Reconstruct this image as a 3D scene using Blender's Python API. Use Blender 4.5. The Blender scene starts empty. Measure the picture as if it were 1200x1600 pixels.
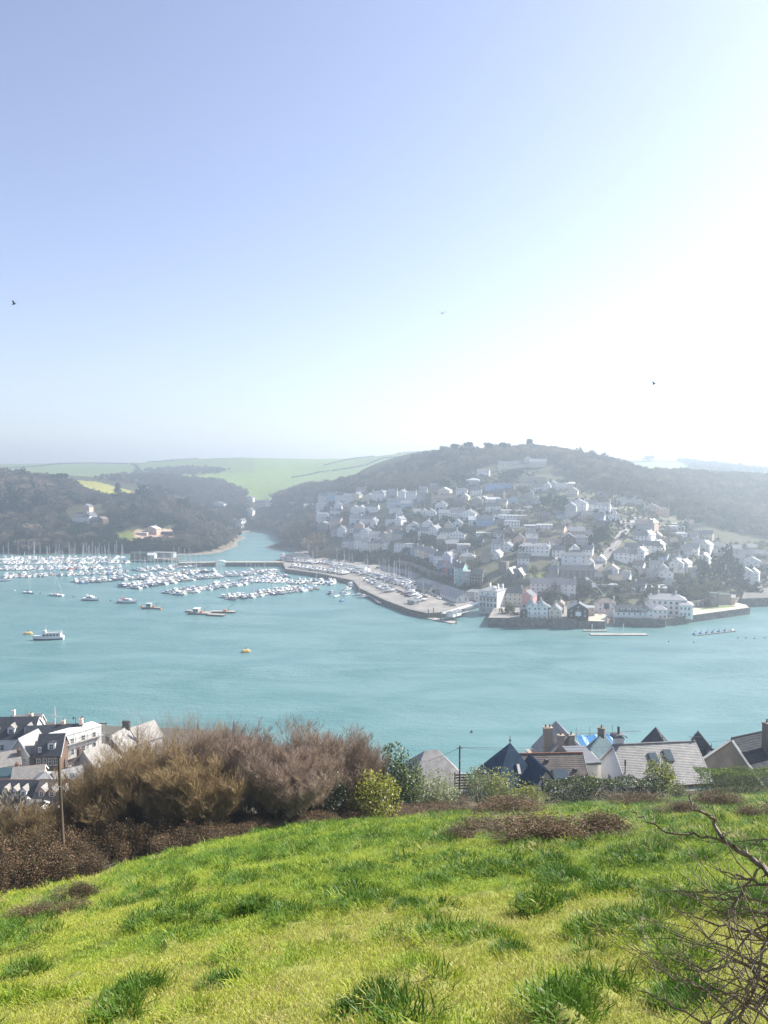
import bpy, bmesh, math, random
import numpy as np
from mathutils import Vector, Matrix
random.seed(7); rng = np.random.default_rng(7)
R = math.radians
SC = bpy.context.scene
COL = SC.collection
# ---------------------------------------------------------------- camera, sky, sun, exposure
H = 90.0
FPX = 1209.0
PITCH = math.atan(60 / FPX)
cam = bpy.data.cameras.new('camera'); cam.sensor_fit = 'VERTICAL'; cam.sensor_height = 36; cam.lens = FPX / 1600 * 36
cam.clip_start = 0.05; cam.clip_end = 20000
camo = bpy.data.objects.new('camera', cam); COL.objects.link(camo)
camo.location = (0, 0, H); camo.rotation_euler = (math.pi / 2 - PITCH, 0, 0)
SC.camera = camo
SUN_AZ, SUN_EL = R(63), R(37)
sun_dir = Vector((math.sin(SUN_AZ) * math.cos(SUN_EL), math.cos(SUN_AZ) * math.cos(SUN_EL), math.sin(SUN_EL)))
w = bpy.data.worlds.new('World'); SC.world = w; w.use_nodes = True
nt = w.node_tree
sky = nt.nodes.new('ShaderNodeTexSky'); sky.sky_type = 'NISHITA'; sky.sun_disc = False
sky.sun_elevation = SUN_EL; sky.sun_rotation = SUN_AZ
sky.air_density = 1.0; sky.dust_density = .8; sky.ozone_density = 2.0; sky.altitude = 90
bg = nt.nodes['Background']; bg.inputs[1].default_value = .084
hsv = nt.nodes.new('ShaderNodeHueSaturation'); hsv.inputs['Saturation'].default_value = .80
tnt = nt.nodes.new('ShaderNodeMix'); tnt.data_type = 'RGBA'; tnt.blend_type = 'MULTIPLY'; tnt.inputs[0].default_value = 1; tnt.inputs[7].default_value = (1.03, .97, 1.06, 1)
nt.links.new(sky.outputs[0], hsv.inputs['Color']); nt.links.new(hsv.outputs[0], tnt.inputs[6]); nt.links.new(tnt.outputs[2], bg.inputs[0])
sl = bpy.data.lights.new('sun', 'SUN'); sl.energy = 5.0; sl.angle = R(0.5); sl.color = (1, .95, .86)
so = bpy.data.objects.new('sun', sl); COL.objects.link(so)
so.rotation_euler = (-sun_dir).to_track_quat('-Z', 'Y').to_euler()
vs = SC.view_settings; vs.view_transform = 'Standard'; vs.look = 'None'; vs.gamma = 1; vs.use_curve_mapping = False
vs.exposure = 1.25
SC.cycles.max_bounces = 6; SC.cycles.volume_bounces = 0; SC.cycles.transparent_max_bounces = 8
SC.cycles.use_denoising = True; SC.cycles.caustics_reflective = False; SC.cycles.caustics_refractive = False
# ---------------------------------------------------------------- projection helpers
def ray(px, py):
    a = (px - 600) / FPX; v = (800 - py) / FPX
    c, s = math.cos(PITCH), math.sin(PITCH)
    return Vector((a, c + v * s, -s + v * c))
def at(px, py, Y):
    d = ray(px, py); return Vector((0, 0, H)) + d * (Y / d.y)
def atz(px, py, z):
    d = ray(px, py); return Vector((0, 0, H)) + d * ((z - H) / d.z)
def tdep(px, py):
    d = ray(px, py); return -d.z / d.y
def proj(x, y, z):
    c, s = math.cos(PITCH), math.sin(PITCH)
    dz = z - H
    f = y * c - dz * s; u = y * s + dz * c
    return 600 + FPX * x / f, 800 - FPX * u / f
# ---------------------------------------------------------------- noise
def vnoise(x, y, seed=0):
    x = np.asarray(x, float); y = np.asarray(y, float)
    xi = np.floor(x).astype(np.int64); yi = np.floor(y).astype(np.int64)
    fx = x - xi; fy = y - yi
    fx = fx * fx * (3 - 2 * fx); fy = fy * fy * (3 - 2 * fy)
    def h(a, b):
        n = (a * 374761393 + b * 668265263 + seed * 1442695041) & 0x7fffffff
        n = ((n ^ (n >> 13)) * 1274126177) & 0x7fffffff
        return ((n ^ (n >> 16)) & 0xffff) / 65535.0
    return (h(xi, yi) * (1 - fx) + h(xi + 1, yi) * fx) * (1 - fy) + (h(xi, yi + 1) * (1 - fx) + h(xi + 1, yi + 1) * fx) * fy
def fbm(x, y, seed=0, o=3):
    t = 0; a = .5
    for i in range(o):
        t = t + a * vnoise(x * 2 ** i, y * 2 ** i, seed + i); a *= .5
    return t
def inpoly(x, y, poly):
    x = np.asarray(x, float); y = np.asarray(y, float)
    r = np.zeros(x.shape, bool); n = len(poly)
    for i in range(n):
        x1, y1 = poly[i]; x2, y2 = poly[(i + 1) % n]
        c = ((y1 > y) != (y2 > y)) & (x < (x2 - x1) * (y - y1) / (y2 - y1 + 1e-12) + x1)
        r ^= c
    return r
class RBF:
    def __init__(s, P, lam=1e-3, sc=100.):
        P = np.array(P, float); s.sc = sc; X = P[:, :2] / sc; s.X = X; n = len(X)
        d = np.linalg.norm(X[:, None] - X[None], axis=2)
        K = s.k(d) + lam * np.eye(n); A = np.c_[np.ones(n), X]
        M = np.block([[K, A], [A.T, np.zeros((3, 3))]])
        s.w = np.linalg.solve(M, np.r_[P[:, 2], 0, 0, 0])
    def k(s, d): return np.where(d > 1e-9, d * d * np.log(d + 1e-12), 0)
    def __call__(s, x, y):
        x = np.atleast_1d(np.asarray(x, float)); sh = x.shape; y = np.broadcast_to(np.asarray(y, float), sh)
        Q = np.c_[x.ravel(), y.ravel()] / s.sc; out = np.empty(len(Q)); n = len(s.X)
        for i in range(0, len(Q), 20000):
            q = Q[i:i + 20000]; d = np.sqrt(((q[:, None] - s.X[None]) ** 2).sum(2))
            out[i:i + 20000] = s.k(d) @ s.w[:n] + s.w[n] + q @ s.w[n + 1:]
        return out.reshape(sh)
# ---------------------------------------------------------------- far terrain
FP = []
def fp(px, py, Y): p = at(px, py, Y); FP.append((p.x, p.y, p.z))
def fz(px, py, z): p = atz(px, py, z); FP.append((p.x, p.y, p.z))
def fx(x, y, z): FP.append((x, y, z))
# river bed
for px in (-200, 0, 200, 400, 600, 800, 1000, 1200, 1400):
    fz(px, 1060, -6)
for px, py in ((-150, 950), (0, 900), (150, 900), (300, 905), (420, 912), (500, 925), (0, 876), (150, 876), (560, 950), (640, 975), (1180, 985), (1300, 970), (1450, 950)):
    fz(px, py, -5)
fz(340, 889, -4)
# left wooded hill
for px in (-300, -100, 0, 100, 200, 260, 310): fz(px, 864, 1.0)
fz(345, 860, .5)
for px, py, Y in ((-350, 752, 1120), (-150, 752, 1110), (0, 754, 1100), (60, 757, 1110), (120, 770, 1120), (200, 781, 1130), (270, 788, 1150), (330, 812, 1160),
                  (-200, 805, 960), (0, 805, 950), (100, 808, 960), (200, 818, 960), (280, 830, 980), (365, 840, 1120),
                  (110, 757, 1230), (200, 773, 1260), (290, 764, 1450), (240, 752, 1500), (330, 765, 1500)): fp(px, py, Y)
# creek
for px, py in ((405, 834), (425, 842), (390, 852), (330, 872), (260, 880), (400, 868), (440, 850)): fz(px, py, -2)
fz(470, 858, 2); fz(500, 866, 3); fz(375, 838, 1); fz(400, 827, 3); fz(440, 836, 4)
# valley and woods behind the creek
for px, py, Y in ((340, 800, 1300), (420, 800, 1260), (480, 815, 1080), (470, 775, 1250), (530, 765, 1200), (400, 785, 1500), (330, 782, 1420)): fp(px, py, Y)
# far hills
for px, py, Y in ((-300, 722, 2300), (0, 726, 2300), (60, 725, 2300), (200, 727, 2300), (240, 722, 2300), (300, 719, 2250), (380, 716, 2250), (450, 719, 2250), (520, 719, 2200), (560, 716, 2150), (640, 708, 2000), (700, 709, 1950), (760, 712, 1900),
                  (150, 745, 1800), (300, 742, 1800), (400, 745, 1800), (500, 745, 1800), (600, 735, 1700), (400, 772, 1580), (480, 760, 1500), (560, 748, 1450),
                  (850, 722, 1900), (960, 721, 2000), (1050, 721, 2100), (1200, 722, 2100), (1500, 722, 2100), (1000, 729, 1550), (1100, 735, 1600), (1250, 745, 1500)): fp(px, py, Y)
for x in (-2200, -1200, 0, 1200, 2400): fx(x, 3200, 120)
# town hill
for px, py, z in ((450, 878, 1), (520, 880, 1), (600, 890, 1), (660, 912, 1), (710, 930, 1), (748, 945, 0), (800, 956, 2.2), (850, 958, 2.2), (900, 958, 2.2), (960, 952, 2), (1050, 950, 1.5), (1150, 940, 1), (1220, 915, 3),
                  (560, 856, 10), (620, 868, 11), (680, 888, 11.5), (730, 908, 11), (790, 918, 9), (850, 912, 12), (920, 905, 14), (1000, 900, 14), (1060, 900, 13), (1120, 893, 12), (1190, 890, 10), (1300, 880, 12)): fz(px, py, z)
for px, py, Y in ((500, 820, 920), (520, 785, 1060), (540, 752, 1160), (560, 738, 1190), (600, 830, 800), (600, 780, 950), (620, 735, 1120), (640, 720, 1130),
                  (660, 840, 740), (680, 790, 860), (690, 745, 1000), (700, 714, 1090), (740, 835, 690), (760, 790, 800), (760, 745, 930), (770, 709, 1040),
                  (820, 850, 620), (830, 800, 740), (840, 755, 880), (840, 711, 1020), (910, 850, 600), (920, 805, 700), (930, 765, 830), (920, 725, 960),
                  (1000, 850, 620), (1000, 810, 710), (1010, 770, 840), (1000, 745, 990), (1080, 850, 690), (1100, 800, 840), (1100, 752, 1020),
                  (1180, 845, 760), (1200, 800, 900), (1200, 753, 1080), (1350, 800, 900), (1350, 755, 1080), (1500, 760, 1080),
                  (700, 722, 1350), (850, 730, 1300), (1000, 748, 1250), (1150, 758, 1300)): fp(px, py, Y)
far_h = RBF(FP, lam=2e-4)
def far_z(x, y):
    z = far_h(x, y)
    return z
def hit_far(px, py, y0=430, y1=2400):
    d = ray(px, py); Y = np.geomspace(y0, y1, 900)
    s = Y / d.y; X = d.x * s; Z = H + d.z * s
    g = far_z(X, Y); k = np.nonzero(np.maximum(g, 0.0) >= Z)[0]
    if len(k) == 0: i = int(np.argmin(Z - g))
    else: i = k[0]
    return Vector((X[i], Y[i], max(g[i], 0.0)))
# ---------------------------------------------------------------- near terrain
EDGE = [(-260, 1430, 38), (-60, 1415, 40), (100, 1385, 43), (350, 1308, 50), (600, 1282, 58), (840, 1266, 64), (1100, 1250, 70), (1260, 1244, 72), (1500, 1240, 74)]
EU = [(e[0] - 600) / FPX for e in EDGE]; ET = [tdep(e[0], e[1]) - 1.6 / e[2] for e in EDGE]; EY = [e[2] for e in EDGE]
def tinf(u): return np.interp(u, EU, ET)
NP = []
for u in (-.62, -.45, -.3, -.15, 0, .15, .3, .45, .6):
    for k in (.03, .1, .25, .5, .8, 1.0):
        Y = float(np.interp(u, EU, EY)) * k; NP.append((u * Y, Y, 88.4 - Y * float(tinf(u))))
    Y = float(np.interp(u, EU, EY)); t = float(tinf(u))
    NP.append((u * (Y + 14), Y + 14, 88.4 - Y * t - 14 * (.42 + .25 * max(0, -u))))
for x in (-40, 0, 40): NP.append((x, -12, 88.4 + 12 * .40 + .1 * x)); NP.append((x, -40, 88.4 + 40 * .38 + .1 * x))
for px, py, Y in ((850, 1238, 92), (700, 1250, 88), (1000, 1236, 98), (1180, 1225, 100), (560, 1285, 85)):
    p = at(px, py, Y); NP.append(tuple(p))
for x, y, z in ((-30, 110, 36), (0, 120, 33), (-70, 165, 16), (-60, 100, 36), (-95, 165, 15), (-110, 130, 22), (-80, 215, 7), (-110, 215, 6), (-140, 215, 6), (-110, 262, 3), (-140, 262, 3), (-60, 262, 1), (0, 170, 13), (0, 225, 0), (0, 270, -6), (60, 150, 24), (80, 120, 36),
                (110, 120, 38), (60, 205, 5), (120, 200, 8), (60, 240, -2), (120, 240, -2), (180, 240, -2), (180, 180, 14), (-200, 200, 8), (-200, 130, 24), (-100, 290, -5), (-200, 290, -5), (-100, 75, 44)):
    NP.append((x, y, z))
def mound(x, y):
    m_ = vnoise(x * 1.9 + .35 * y, y * 2.9, 9); g_ = vnoise(x * .21, y * .33, 19)
    return np.clip(m_ - .81 + .20 * g_, 0, .2) / .2 * .13
near_h = RBF(NP, lam=1e-4, sc=30.)
def near_z(x, y):
    x = np.atleast_1d(np.asarray(x, float)); y = np.atleast_1d(np.asarray(y, float))
    z = near_h(x, y)
    f = np.clip((78 - y) / 10, 0, 1)
    t1 = fbm(x * .35 + .12 * y, y * .85, 3) - .45; t3 = vnoise(x * 2.1, y * 2.7, 15) - .5
    z = z + f * (.16 * t1 + mound(x, y) + .05 * t3)
    return z
def hit_near(px, py, y0=3.5, y1=280):
    d = ray(px, py); Y = np.geomspace(y0, y1, 1200); s = Y / d.y; X = d.x * s; Z = H + d.z * s
    g = near_z(X, Y); k = np.nonzero(g >= Z)[0]; i = k[0] if len(k) else int(np.argmin(Z - g))
    return Vector((X[i], Y[i], g[i]))
# ---------------------------------------------------------------- materials
MATS = {}
def M(name, c, c2=None, scale=1.0, rough=.8, bump=0.0, bscale=None, rnd=0.0, detail=4, spec=.3, metal=0, stretch=None, world=False, c3=None):
    if name in MATS: return MATS[name]
    m = bpy.data.materials.new(name); m.use_nodes = True; n = m.node_tree.nodes; L = m.node_tree.links
    p = n['Principled BSDF']; p.inputs['Roughness'].default_value = rough; p.inputs['Specular IOR Level'].default_value = spec; p.inputs['Metallic'].default_value = metal
    out = None
    if world: co = n.new('ShaderNodeNewGeometry').outputs['Position']
    else: co = n.new('ShaderNodeTexCoord').outputs['Object']
    if stretch:
        mp = n.new('ShaderNodeMapping'); mp.inputs['Scale'].default_value = stretch; L.new(co, mp.inputs[0]); co = mp.outputs[0]
    if c2 is None: c2 = tuple(v * .8 for v in c)
    nz = n.new('ShaderNodeTexNoise'); nz.inputs['Scale'].default_value = scale; nz.inputs['Detail'].default_value = detail; L.new(co, nz.inputs['Vector'])
    rp = n.new('ShaderNodeValToRGB'); rp.color_ramp.elements[0].position = .35; rp.color_ramp.elements[1].position = .65
    rp.color_ramp.elements[0].color = (*c, 1); rp.color_ramp.elements[1].color = (*c2, 1)
    if c3:
        e = rp.color_ramp.elements.new(.5); e.color = (*c3, 1)
    L.new(nz.outputs['Fac'], rp.inputs[0]); out = rp.outputs[0]
    if rnd:
        oi = n.new('ShaderNodeObjectInfo'); mr = n.new('ShaderNodeMapRange'); mr.inputs[3].default_value = 1 - rnd; mr.inputs[4].default_value = 1 + rnd
        L.new(oi.outputs['Random'], mr.inputs[0]); hv = n.new('ShaderNodeHueSaturation'); L.new(mr.outputs[0], hv.inputs['Value']); L.new(out, hv.inputs['Color']); out = hv.outputs[0]
    L.new(out, p.inputs['Base Color'])
    if bump:
        n2 = n.new('ShaderNodeTexNoise'); n2.inputs['Scale'].default_value = bscale or scale * 4; n2.inputs['Detail'].default_value = 3; L.new(co, n2.inputs['Vector'])
        b = n.new('ShaderNodeBump'); b.inputs['Strength'].default_value = bump; b.inputs['Distance'].default_value = .05; L.new(n2.outputs['Fac'], b.inputs['Height']); L.new(b.outputs[0], p.inputs['Normal'])
    MATS[name] = m; return m
def leafmat(name, c, c2, rnd=.3, trans=.35, gloss=.0, attr=None, scale=.6):
    if name in MATS: return MATS[name]
    m = bpy.data.materials.new(name); m.use_nodes = True; n = m.node_tree.nodes; L = m.node_tree.links; n.clear()
    o = n.new('ShaderNodeOutputMaterial'); d = n.new('ShaderNodeBsdfDiffuse'); t = n.new('ShaderNodeBsdfTranslucent'); mx = n.new('ShaderNodeMixShader'); mx.inputs[0].default_value = trans
    co = n.new('ShaderNodeTexCoord'); nz = n.new('ShaderNodeTexNoise'); nz.inputs['Scale'].default_value = scale; nz.inputs['Detail'].default_value = 5; L.new(co.outputs['Object'], nz.inputs['Vector'])
    rp = n.new('ShaderNodeValToRGB'); rp.color_ramp.elements[0].position = .35; rp.color_ramp.elements[1].position = .66
    rp.color_ramp.elements[0].color = (*c, 1); rp.color_ramp.elements[1].color = (*c2, 1); L.new(nz.outputs['Fac'], rp.inputs[0])
    oi = n.new('ShaderNodeObjectInfo'); mr = n.new('ShaderNodeMapRange'); mr.inputs[3].default_value = 1 - rnd; mr.inputs[4].default_value = 1 + rnd
    L.new(oi.outputs['Random'], mr.inputs[0]); hv = n.new('ShaderNodeHueSaturation'); L.new(mr.outputs[0], hv.inputs['Value']); L.new(rp.outputs[0], hv.inputs['Color'])
    L.new(hv.outputs[0], d.inputs[0]); L.new(hv.outputs[0], t.inputs[0]); L.new(d.outputs[0], mx.inputs[1]); L.new(t.outputs[0], mx.inputs[2])
    fin = mx.outputs[0]
    if gloss:
        g = n.new('ShaderNodeBsdfGlossy'); g.inputs['Roughness'].default_value = .45; m2 = n.new('ShaderNodeMixShader'); m2.inputs[0].default_value = gloss
        L.new(fin, m2.inputs[1]); L.new(g.outputs[0], m2.inputs[2]); fin = m2.outputs[0]
    L.new(fin, o.inputs[0]); MATS[name] = m; return m
# ---------------------------------------------------------------- object helpers
def tag(o, label=None, cat=None, group=None, kind=None):
    if label: o['label'] = label
    if cat: o['category'] = cat
    if group: o['group'] = group
    if kind: o['kind'] = kind
    return o
def link(name, me, parent=None, loc=None, rz=None, scale=None):
    o = bpy.data.objects.new(name, me); COL.objects.link(o)
    if parent is not None: o.parent = parent
    if loc is not None: o.location = loc
    if rz is not None: o.rotation_euler = (0, 0, rz)
    if scale is not None: o.scale = scale
    return o
def thing(name, label, cat, loc=(0, 0, 0), rz=0, group=None):
    o = link(name, None, None, loc, rz); o.empty_display_size = .1
    return tag(o, label, cat, group)
def mesh_np(name, V, F, mats, smooth=False, mi=None):
    """V (n,3), F (m,k) with k = 3 or 4"""
    V = np.ascontiguousarray(V, np.float32); F = np.ascontiguousarray(F, np.int32); me = bpy.data.meshes.new(name); k = F.shape[1]
    me.vertices.add(len(V)); me.vertices.foreach_set('co', V.ravel()); me.loops.add(F.size); me.loops.foreach_set('vertex_index', F.ravel())
    me.polygons.add(len(F)); me.polygons.foreach_set('loop_start', np.arange(0, F.size, k, dtype=np.int32))
    me.polygons.foreach_set('loop_total', np.full(len(F), k, np.int32))
    if mi is not None: me.polygons.foreach_set('material_index', np.ascontiguousarray(mi, np.int32))
    if smooth: me.polygons.foreach_set('use_smooth', np.ones(len(F), bool))
    for m in (mats if isinstance(mats, (list, tuple)) else [mats]): me.materials.append(m)
    me.update(calc_edges=True); return me
class MB:
    def __init__(s): s.v = []; s.f = []; s.m = []
    def face(s, pts, m=0):
        i = len(s.v); s.v += [tuple(p) for p in pts]; s.f.append(tuple(range(i, i + len(pts)))); s.m.append(m)
    def poly(s, pts, faces, m=0):
        i = len(s.v); s.v += [tuple(p) for p in pts]
        for f in faces: s.f.append(tuple(i + k for k in f)); s.m.append(m)
    def box(s, x0, x1, y0, y1, z0, z1, m=0):
        s.poly([(x0, y0, z0), (x1, y0, z0), (x1, y1, z0), (x0, y1, z0), (x0, y0, z1), (x1, y0, z1), (x1, y1, z1), (x0, y1, z1)],
               [(0, 3, 2, 1), (4, 5, 6, 7), (0, 1, 5, 4), (1, 2, 6, 5), (2, 3, 7, 6), (3, 0, 4, 7)], m)
    def prism(s, poly, z0, z1, m=0):
        n = len(poly); a = sum(poly[i][0] * poly[(i + 1) % n][1] - poly[(i + 1) % n][0] * poly[i][1] for i in range(n))
        if a < 0: poly = poly[::-1]
        s.poly([(x, y, z0) for x, y in poly] + [(x, y, z1) for x, y in poly],
               [tuple(range(n - 1, -1, -1)), tuple(range(n, 2 * n))] + [(i, (i + 1) % n, n + (i + 1) % n, n + i) for i in range(n)], m)
    def tube(s, p, q, r0, r1=None, n=6, m=0, cap=True):
        p = Vector(p); q = Vector(q); r1 = r0 if r1 is None else r1
        d = (q - p).normalized(); a = d.orthogonal().normalized(); b = d.cross(a)
        pts = []
        for c, r in ((p, r0), (q, r1)):
            for k in range(n):
                t = 2 * math.pi * k / n; pts.append(c + (a * math.cos(t) + b * math.sin(t)) * r)
        fs = [(k, (k + 1) % n, n + (k + 1) % n, n + k) for k in range(n)]
        if cap: fs += [tuple(range(n - 1, -1, -1)), tuple(range(n, 2 * n))]
        s.poly(pts, fs, m)
    def slab(s, a, b, c, d, t, m=0):
        """a quad a b c d thickened by t along its upward normal"""
        a, b, c, d = map(Vector, (a, b, c, d)); n = (b - a).cross(d - a).normalized()
        if n.z < 0: a, b, c, d = d, c, b, a; n = -n
        lo = [a, b, c, d]; hi = [p + n * t for p in lo]
        s.poly(lo + hi, [(3, 2, 1, 0), (4, 5, 6, 7), (0, 1, 5, 4), (1, 2, 6, 5), (2, 3, 7, 6), (3, 0, 4, 7)], m)
    def mesh(s, name, mats):
        me = bpy.data.meshes.new(name); me.from_pydata(s.v, [], s.f)
        for m in (mats if isinstance(mats, (list, tuple)) else [mats]): me.materials.append(m)
        if any(s.m): me.polygons.foreach_set('material_index', s.m)
        return me
    def build(s, name, mats, parent=None, **k): return link(name, s.mesh(name, mats), parent, **k)
def copy_tree(root, loc=None, rz=None, label=None, group=None, scale=None, kids=None):
    r = root.copy(); COL.objects.link(r)
    if loc is not None: r.location = loc
    if rz is not None: r.rotation_euler = (0, 0, rz)
    if scale is not None: r.scale = scale
    if label: r['label'] = label
    if group: r['group'] = group
    def rec(a, b):
        for ch in kids_of.get(a, ()):
            c = ch.copy(); COL.objects.link(c); c.parent = b; rec(ch, c)
    rec(root, r); return r
class _K(dict):
    pass
kids_of = {}
def remember(root):
    """cache a prototype's children"""
    for o in root.children_recursive:
        kids_of.setdefault(o.parent, []).append(o)
    return root
# instancer for uncountable masses
def inst_group():
    g = bpy.data.node_groups.get('Scatter')
    if g: return g
    g = bpy.data.node_groups.new('Scatter', 'GeometryNodeTree')
    g.interface.new_socket('Geometry', in_out='INPUT', socket_type='NodeSocketGeometry'); g.interface.new_socket('Coll', in_out='INPUT', socket_type='NodeSocketCollection')
    g.interface.new_socket('Geometry', in_out='OUTPUT', socket_type='NodeSocketGeometry')
    n = g.nodes; L = g.links; i = n.new('NodeGroupInput'); o = n.new('NodeGroupOutput'); ci = n.new('GeometryNodeCollectionInfo'); ci.inputs['Separate Children'].default_value = True; ci.inputs['Reset Children'].default_value = True
    L.new(i.outputs[1], ci.inputs[0]); ip = n.new('GeometryNodeInstanceOnPoints'); ip.inputs['Pick Instance'].default_value = True
    L.new(i.outputs[0], ip.inputs['Points']); L.new(ci.outputs[0], ip.inputs['Instance'])
    def na(nm, dt):
        a = n.new('GeometryNodeInputNamedAttribute'); a.data_type = dt; a.inputs[0].default_value = nm; return a.outputs[0]
    L.new(na('idx', 'INT'), ip.inputs['Instance Index']); L.new(na('rot', 'FLOAT_VECTOR'), ip.inputs['Rotation']); L.new(na('scl', 'FLOAT_VECTOR'), ip.inputs['Scale'])
    L.new(ip.outputs[0], o.inputs[0]); return g
def scatter(name, P, rot, scl, idx, meshes, kind='stuff', parent=None, col=None):
    n = len(P); me = bpy.data.meshes.new(name); me.vertices.add(n); me.vertices.foreach_set('co', np.ascontiguousarray(P, np.float32).ravel())
    def attr(nm, t, v, key):
        a = me.attributes.new(nm, t, 'POINT'); a.data.foreach_set(key, np.ascontiguousarray(v).ravel())
    attr('rot', 'FLOAT_VECTOR', np.asarray(rot, np.float32), 'vector'); attr('scl', 'FLOAT_VECTOR', np.asarray(scl, np.float32), 'vector'); attr('idx', 'INT', np.asarray(idx, np.int32), 'value')
    if col is not None: attr('tint', 'FLOAT', np.asarray(col, np.float32), 'value')
    c = bpy.data.collections.new(name + '_source')
    for k, m in enumerate(meshes):
        c.objects.link(bpy.data.objects.new('%s_source_%02d' % (name, k), m))
    o = link(name, me, parent); md = o.modifiers.new('Scatter', 'NODES'); md.node_group = inst_group()
    md[[s.identifier for s in md.node_group.interface.items_tree if s.name == 'Coll'][0]] = c
    if kind: o['kind'] = kind
    return o
# ---------------------------------------------------------------- setting: terrain, water, haze
def grid_mesh(name, U, V, mat, smooth=True):
    """U,V,Z arrays (r,c,3)"""
    r, c = U.shape[:2]; idx = np.arange(r * c).reshape(r, c)
    F = np.stack([idx[:-1, :-1], idx[:-1, 1:], idx[1:, 1:], idx[1:, :-1]], -1).reshape(-1, 4)
    return mesh_np(name, U.reshape(-1, 3), F, mat, smooth)
def attr_mat(name, rough=.9, bump=.4, bscale=1.0, nscale=.05, namp=.25, trans=0, fine=2.0):
    m = bpy.data.materials.new(name); m.use_nodes = True; n = m.node_tree.nodes; L = m.node_tree.links; p = n['Principled BSDF']
    p.inputs['Roughness'].default_value = rough; p.inputs['Specular IOR Level'].default_value = .15
    a = n.new('ShaderNodeAttribute'); a.attribute_name = 'Col'; g = n.new('ShaderNodeNewGeometry')
    n1 = n.new('ShaderNodeTexNoise'); n1.inputs['Scale'].default_value = nscale; n1.inputs['Detail'].default_value = 8; n1.inputs['Roughness'].default_value = .65; L.new(g.outputs['Position'], n1.inputs['Vector'])
    mr = n.new('ShaderNodeMapRange'); mr.inputs[1].default_value = .3; mr.inputs[2].default_value = .7; mr.inputs[3].default_value = 1 - namp; mr.inputs[4].default_value = 1 + namp; L.new(n1.outputs['Fac'], mr.inputs[0])
    hv = n.new('ShaderNodeHueSaturation'); L.new(mr.outputs[0], hv.inputs['Value']); L.new(a.outputs['Color'], hv.inputs['Color']); L.new(hv.outputs[0], p.inputs['Base Color'])
    if bump:
        n2 = n.new('ShaderNodeTexNoise'); n2.inputs['Scale'].default_value = bscale; n2.inputs['Detail'].default_value = 5; L.new(g.outputs['Position'], n2.inputs['Vector'])
        b = n.new('ShaderNodeBump'); b.inputs['Strength'].default_value = bump; b.inputs['Distance'].default_value = fine; L.new(n2.outputs['Fac'], b.inputs['Height']); L.new(b.outputs[0], p.inputs['Normal'])
    return m
def setcol(me, C):
    a = me.color_attributes.new('Col', 'FLOAT_COLOR', 'POINT'); a.data.foreach_set('color', np.c_[C, np.ones(len(C))].astype(np.float32).ravel())
# far sheet
us = np.r_[np.linspace(-1.9, -.56, 60)[:-1], np.linspace(-.56, .56, 330), np.linspace(.56, 1.9, 60)[1:]]
Ys = np.r_[np.geomspace(425, 1350, 240)[:-1], np.geomspace(1350, 3300, 110)]
YY, UU = np.meshgrid(Ys, us, indexing='ij'); XX = UU * YY; ZZ = far_z(XX, YY)
ZZ = ZZ + np.where(ZZ > 2, 1.2 * (fbm(XX * .03, YY * .03, 5) - .45), 0)
PX, PY = proj(XX, YY, ZZ)
fl = lambda a: a.ravel()
C = np.zeros((XX.size, 3)); C[:] = (.055, .055, .03)
n1 = fl(fbm(XX * .012, YY * .012, 21))[:, None]
C = C * (.7 + .7 * n1)
GARD = [(470, 775), (560, 760), (640, 762), (740, 730), (880, 745), (960, 770), (1060, 800), (1130, 850), (1230, 850), (1230, 940), (1050, 960), (820, 975), (740, 935), (600, 880), (520, 865), (480, 830)]
g = inpoly(fl(PX), fl(PY), GARD) & (fl(YY) < 1150)
gn = fl(fbm(XX * .05, YY * .05, 33))[:, None]
C[g] = (np.array((.05, .06, .028)) * (1 - gn) * 2 * .6 + np.array((.13, .115, .08)) * gn * 1.2)[g]
# fields
FIELDS = [([(-50, 720), (60, 718), (215, 722), (205, 745), (120, 757), (-50, 750)], 1500, 3000, (0.140, .19, 0.051)),
          ([(215, 722), (310, 712), (395, 710), (400, 738), (300, 745), (220, 740)], 1500, 3000, (0.135, .18, 0.048)),
          ([(395, 708), (560, 710), (640, 700), (720, 702), (650, 740), (560, 760), (480, 775), (400, 782), (360, 760), (300, 752), (310, 742), (400, 738)], 1300, 3000, (0.162, .23, 0.042)),
          ([(560, 712), (700, 700), (690, 715), (630, 720), (545, 732)], 1500, 3000, (0.146, .19, 0.051)),
          ([(630, 702), (760, 702), (740, 716), (650, 712)], 1500, 3000, (.17, .18, .11)),
          ([(232, 752), (300, 738), (335, 752), (300, 762), (240, 762)], 1300, 1800, (0.173, .22, 0.048)),
          ([(110, 750), (150, 752), (208, 768), (206, 778), (170, 782), (140, 776)], 1050, 1400, (0.281, .27, 0.054)),
          ([(0, 738), (60, 740), (120, 752), (60, 757), (0, 750)], 1115, 1400, (0.216, .22, 0.054)),
          ([(955, 712), (1220, 710), (1220, 730), (1080, 726), (960, 721)], 1500, 3000, (0.162, .2, 0.054)),
          ([(960, 720), (1080, 722), (1130, 730), (1080, 738), (1010, 732)], 1300, 2000, (0.173, .22, 0.054)),
          ([(835, 785), (862, 783), (864, 790), (832, 791)], 700, 1000, (0.216, .27, 0.042)),
          ([(830, 895), (868, 893), (862, 903), (830, 903)], 500, 700, (0.216, .24, 0.054)),
          ([(180, 832), (215, 828), (225, 846), (190, 848)], 800, 1100, (0.151, .17, 0.036)),
          ([(208, 828), (270, 826), (276, 842), (215, 846)], 800, 1100, (.42, .3, .22)),
          ([(965, 787), (985, 786), (1000, 800), (985, 806)], 700, 1000, (.26, .28, .14)),
          ([(948, 815), (985, 812), (998, 822), (950, 822)], 600, 800, (.38, .33, .28))]
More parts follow.
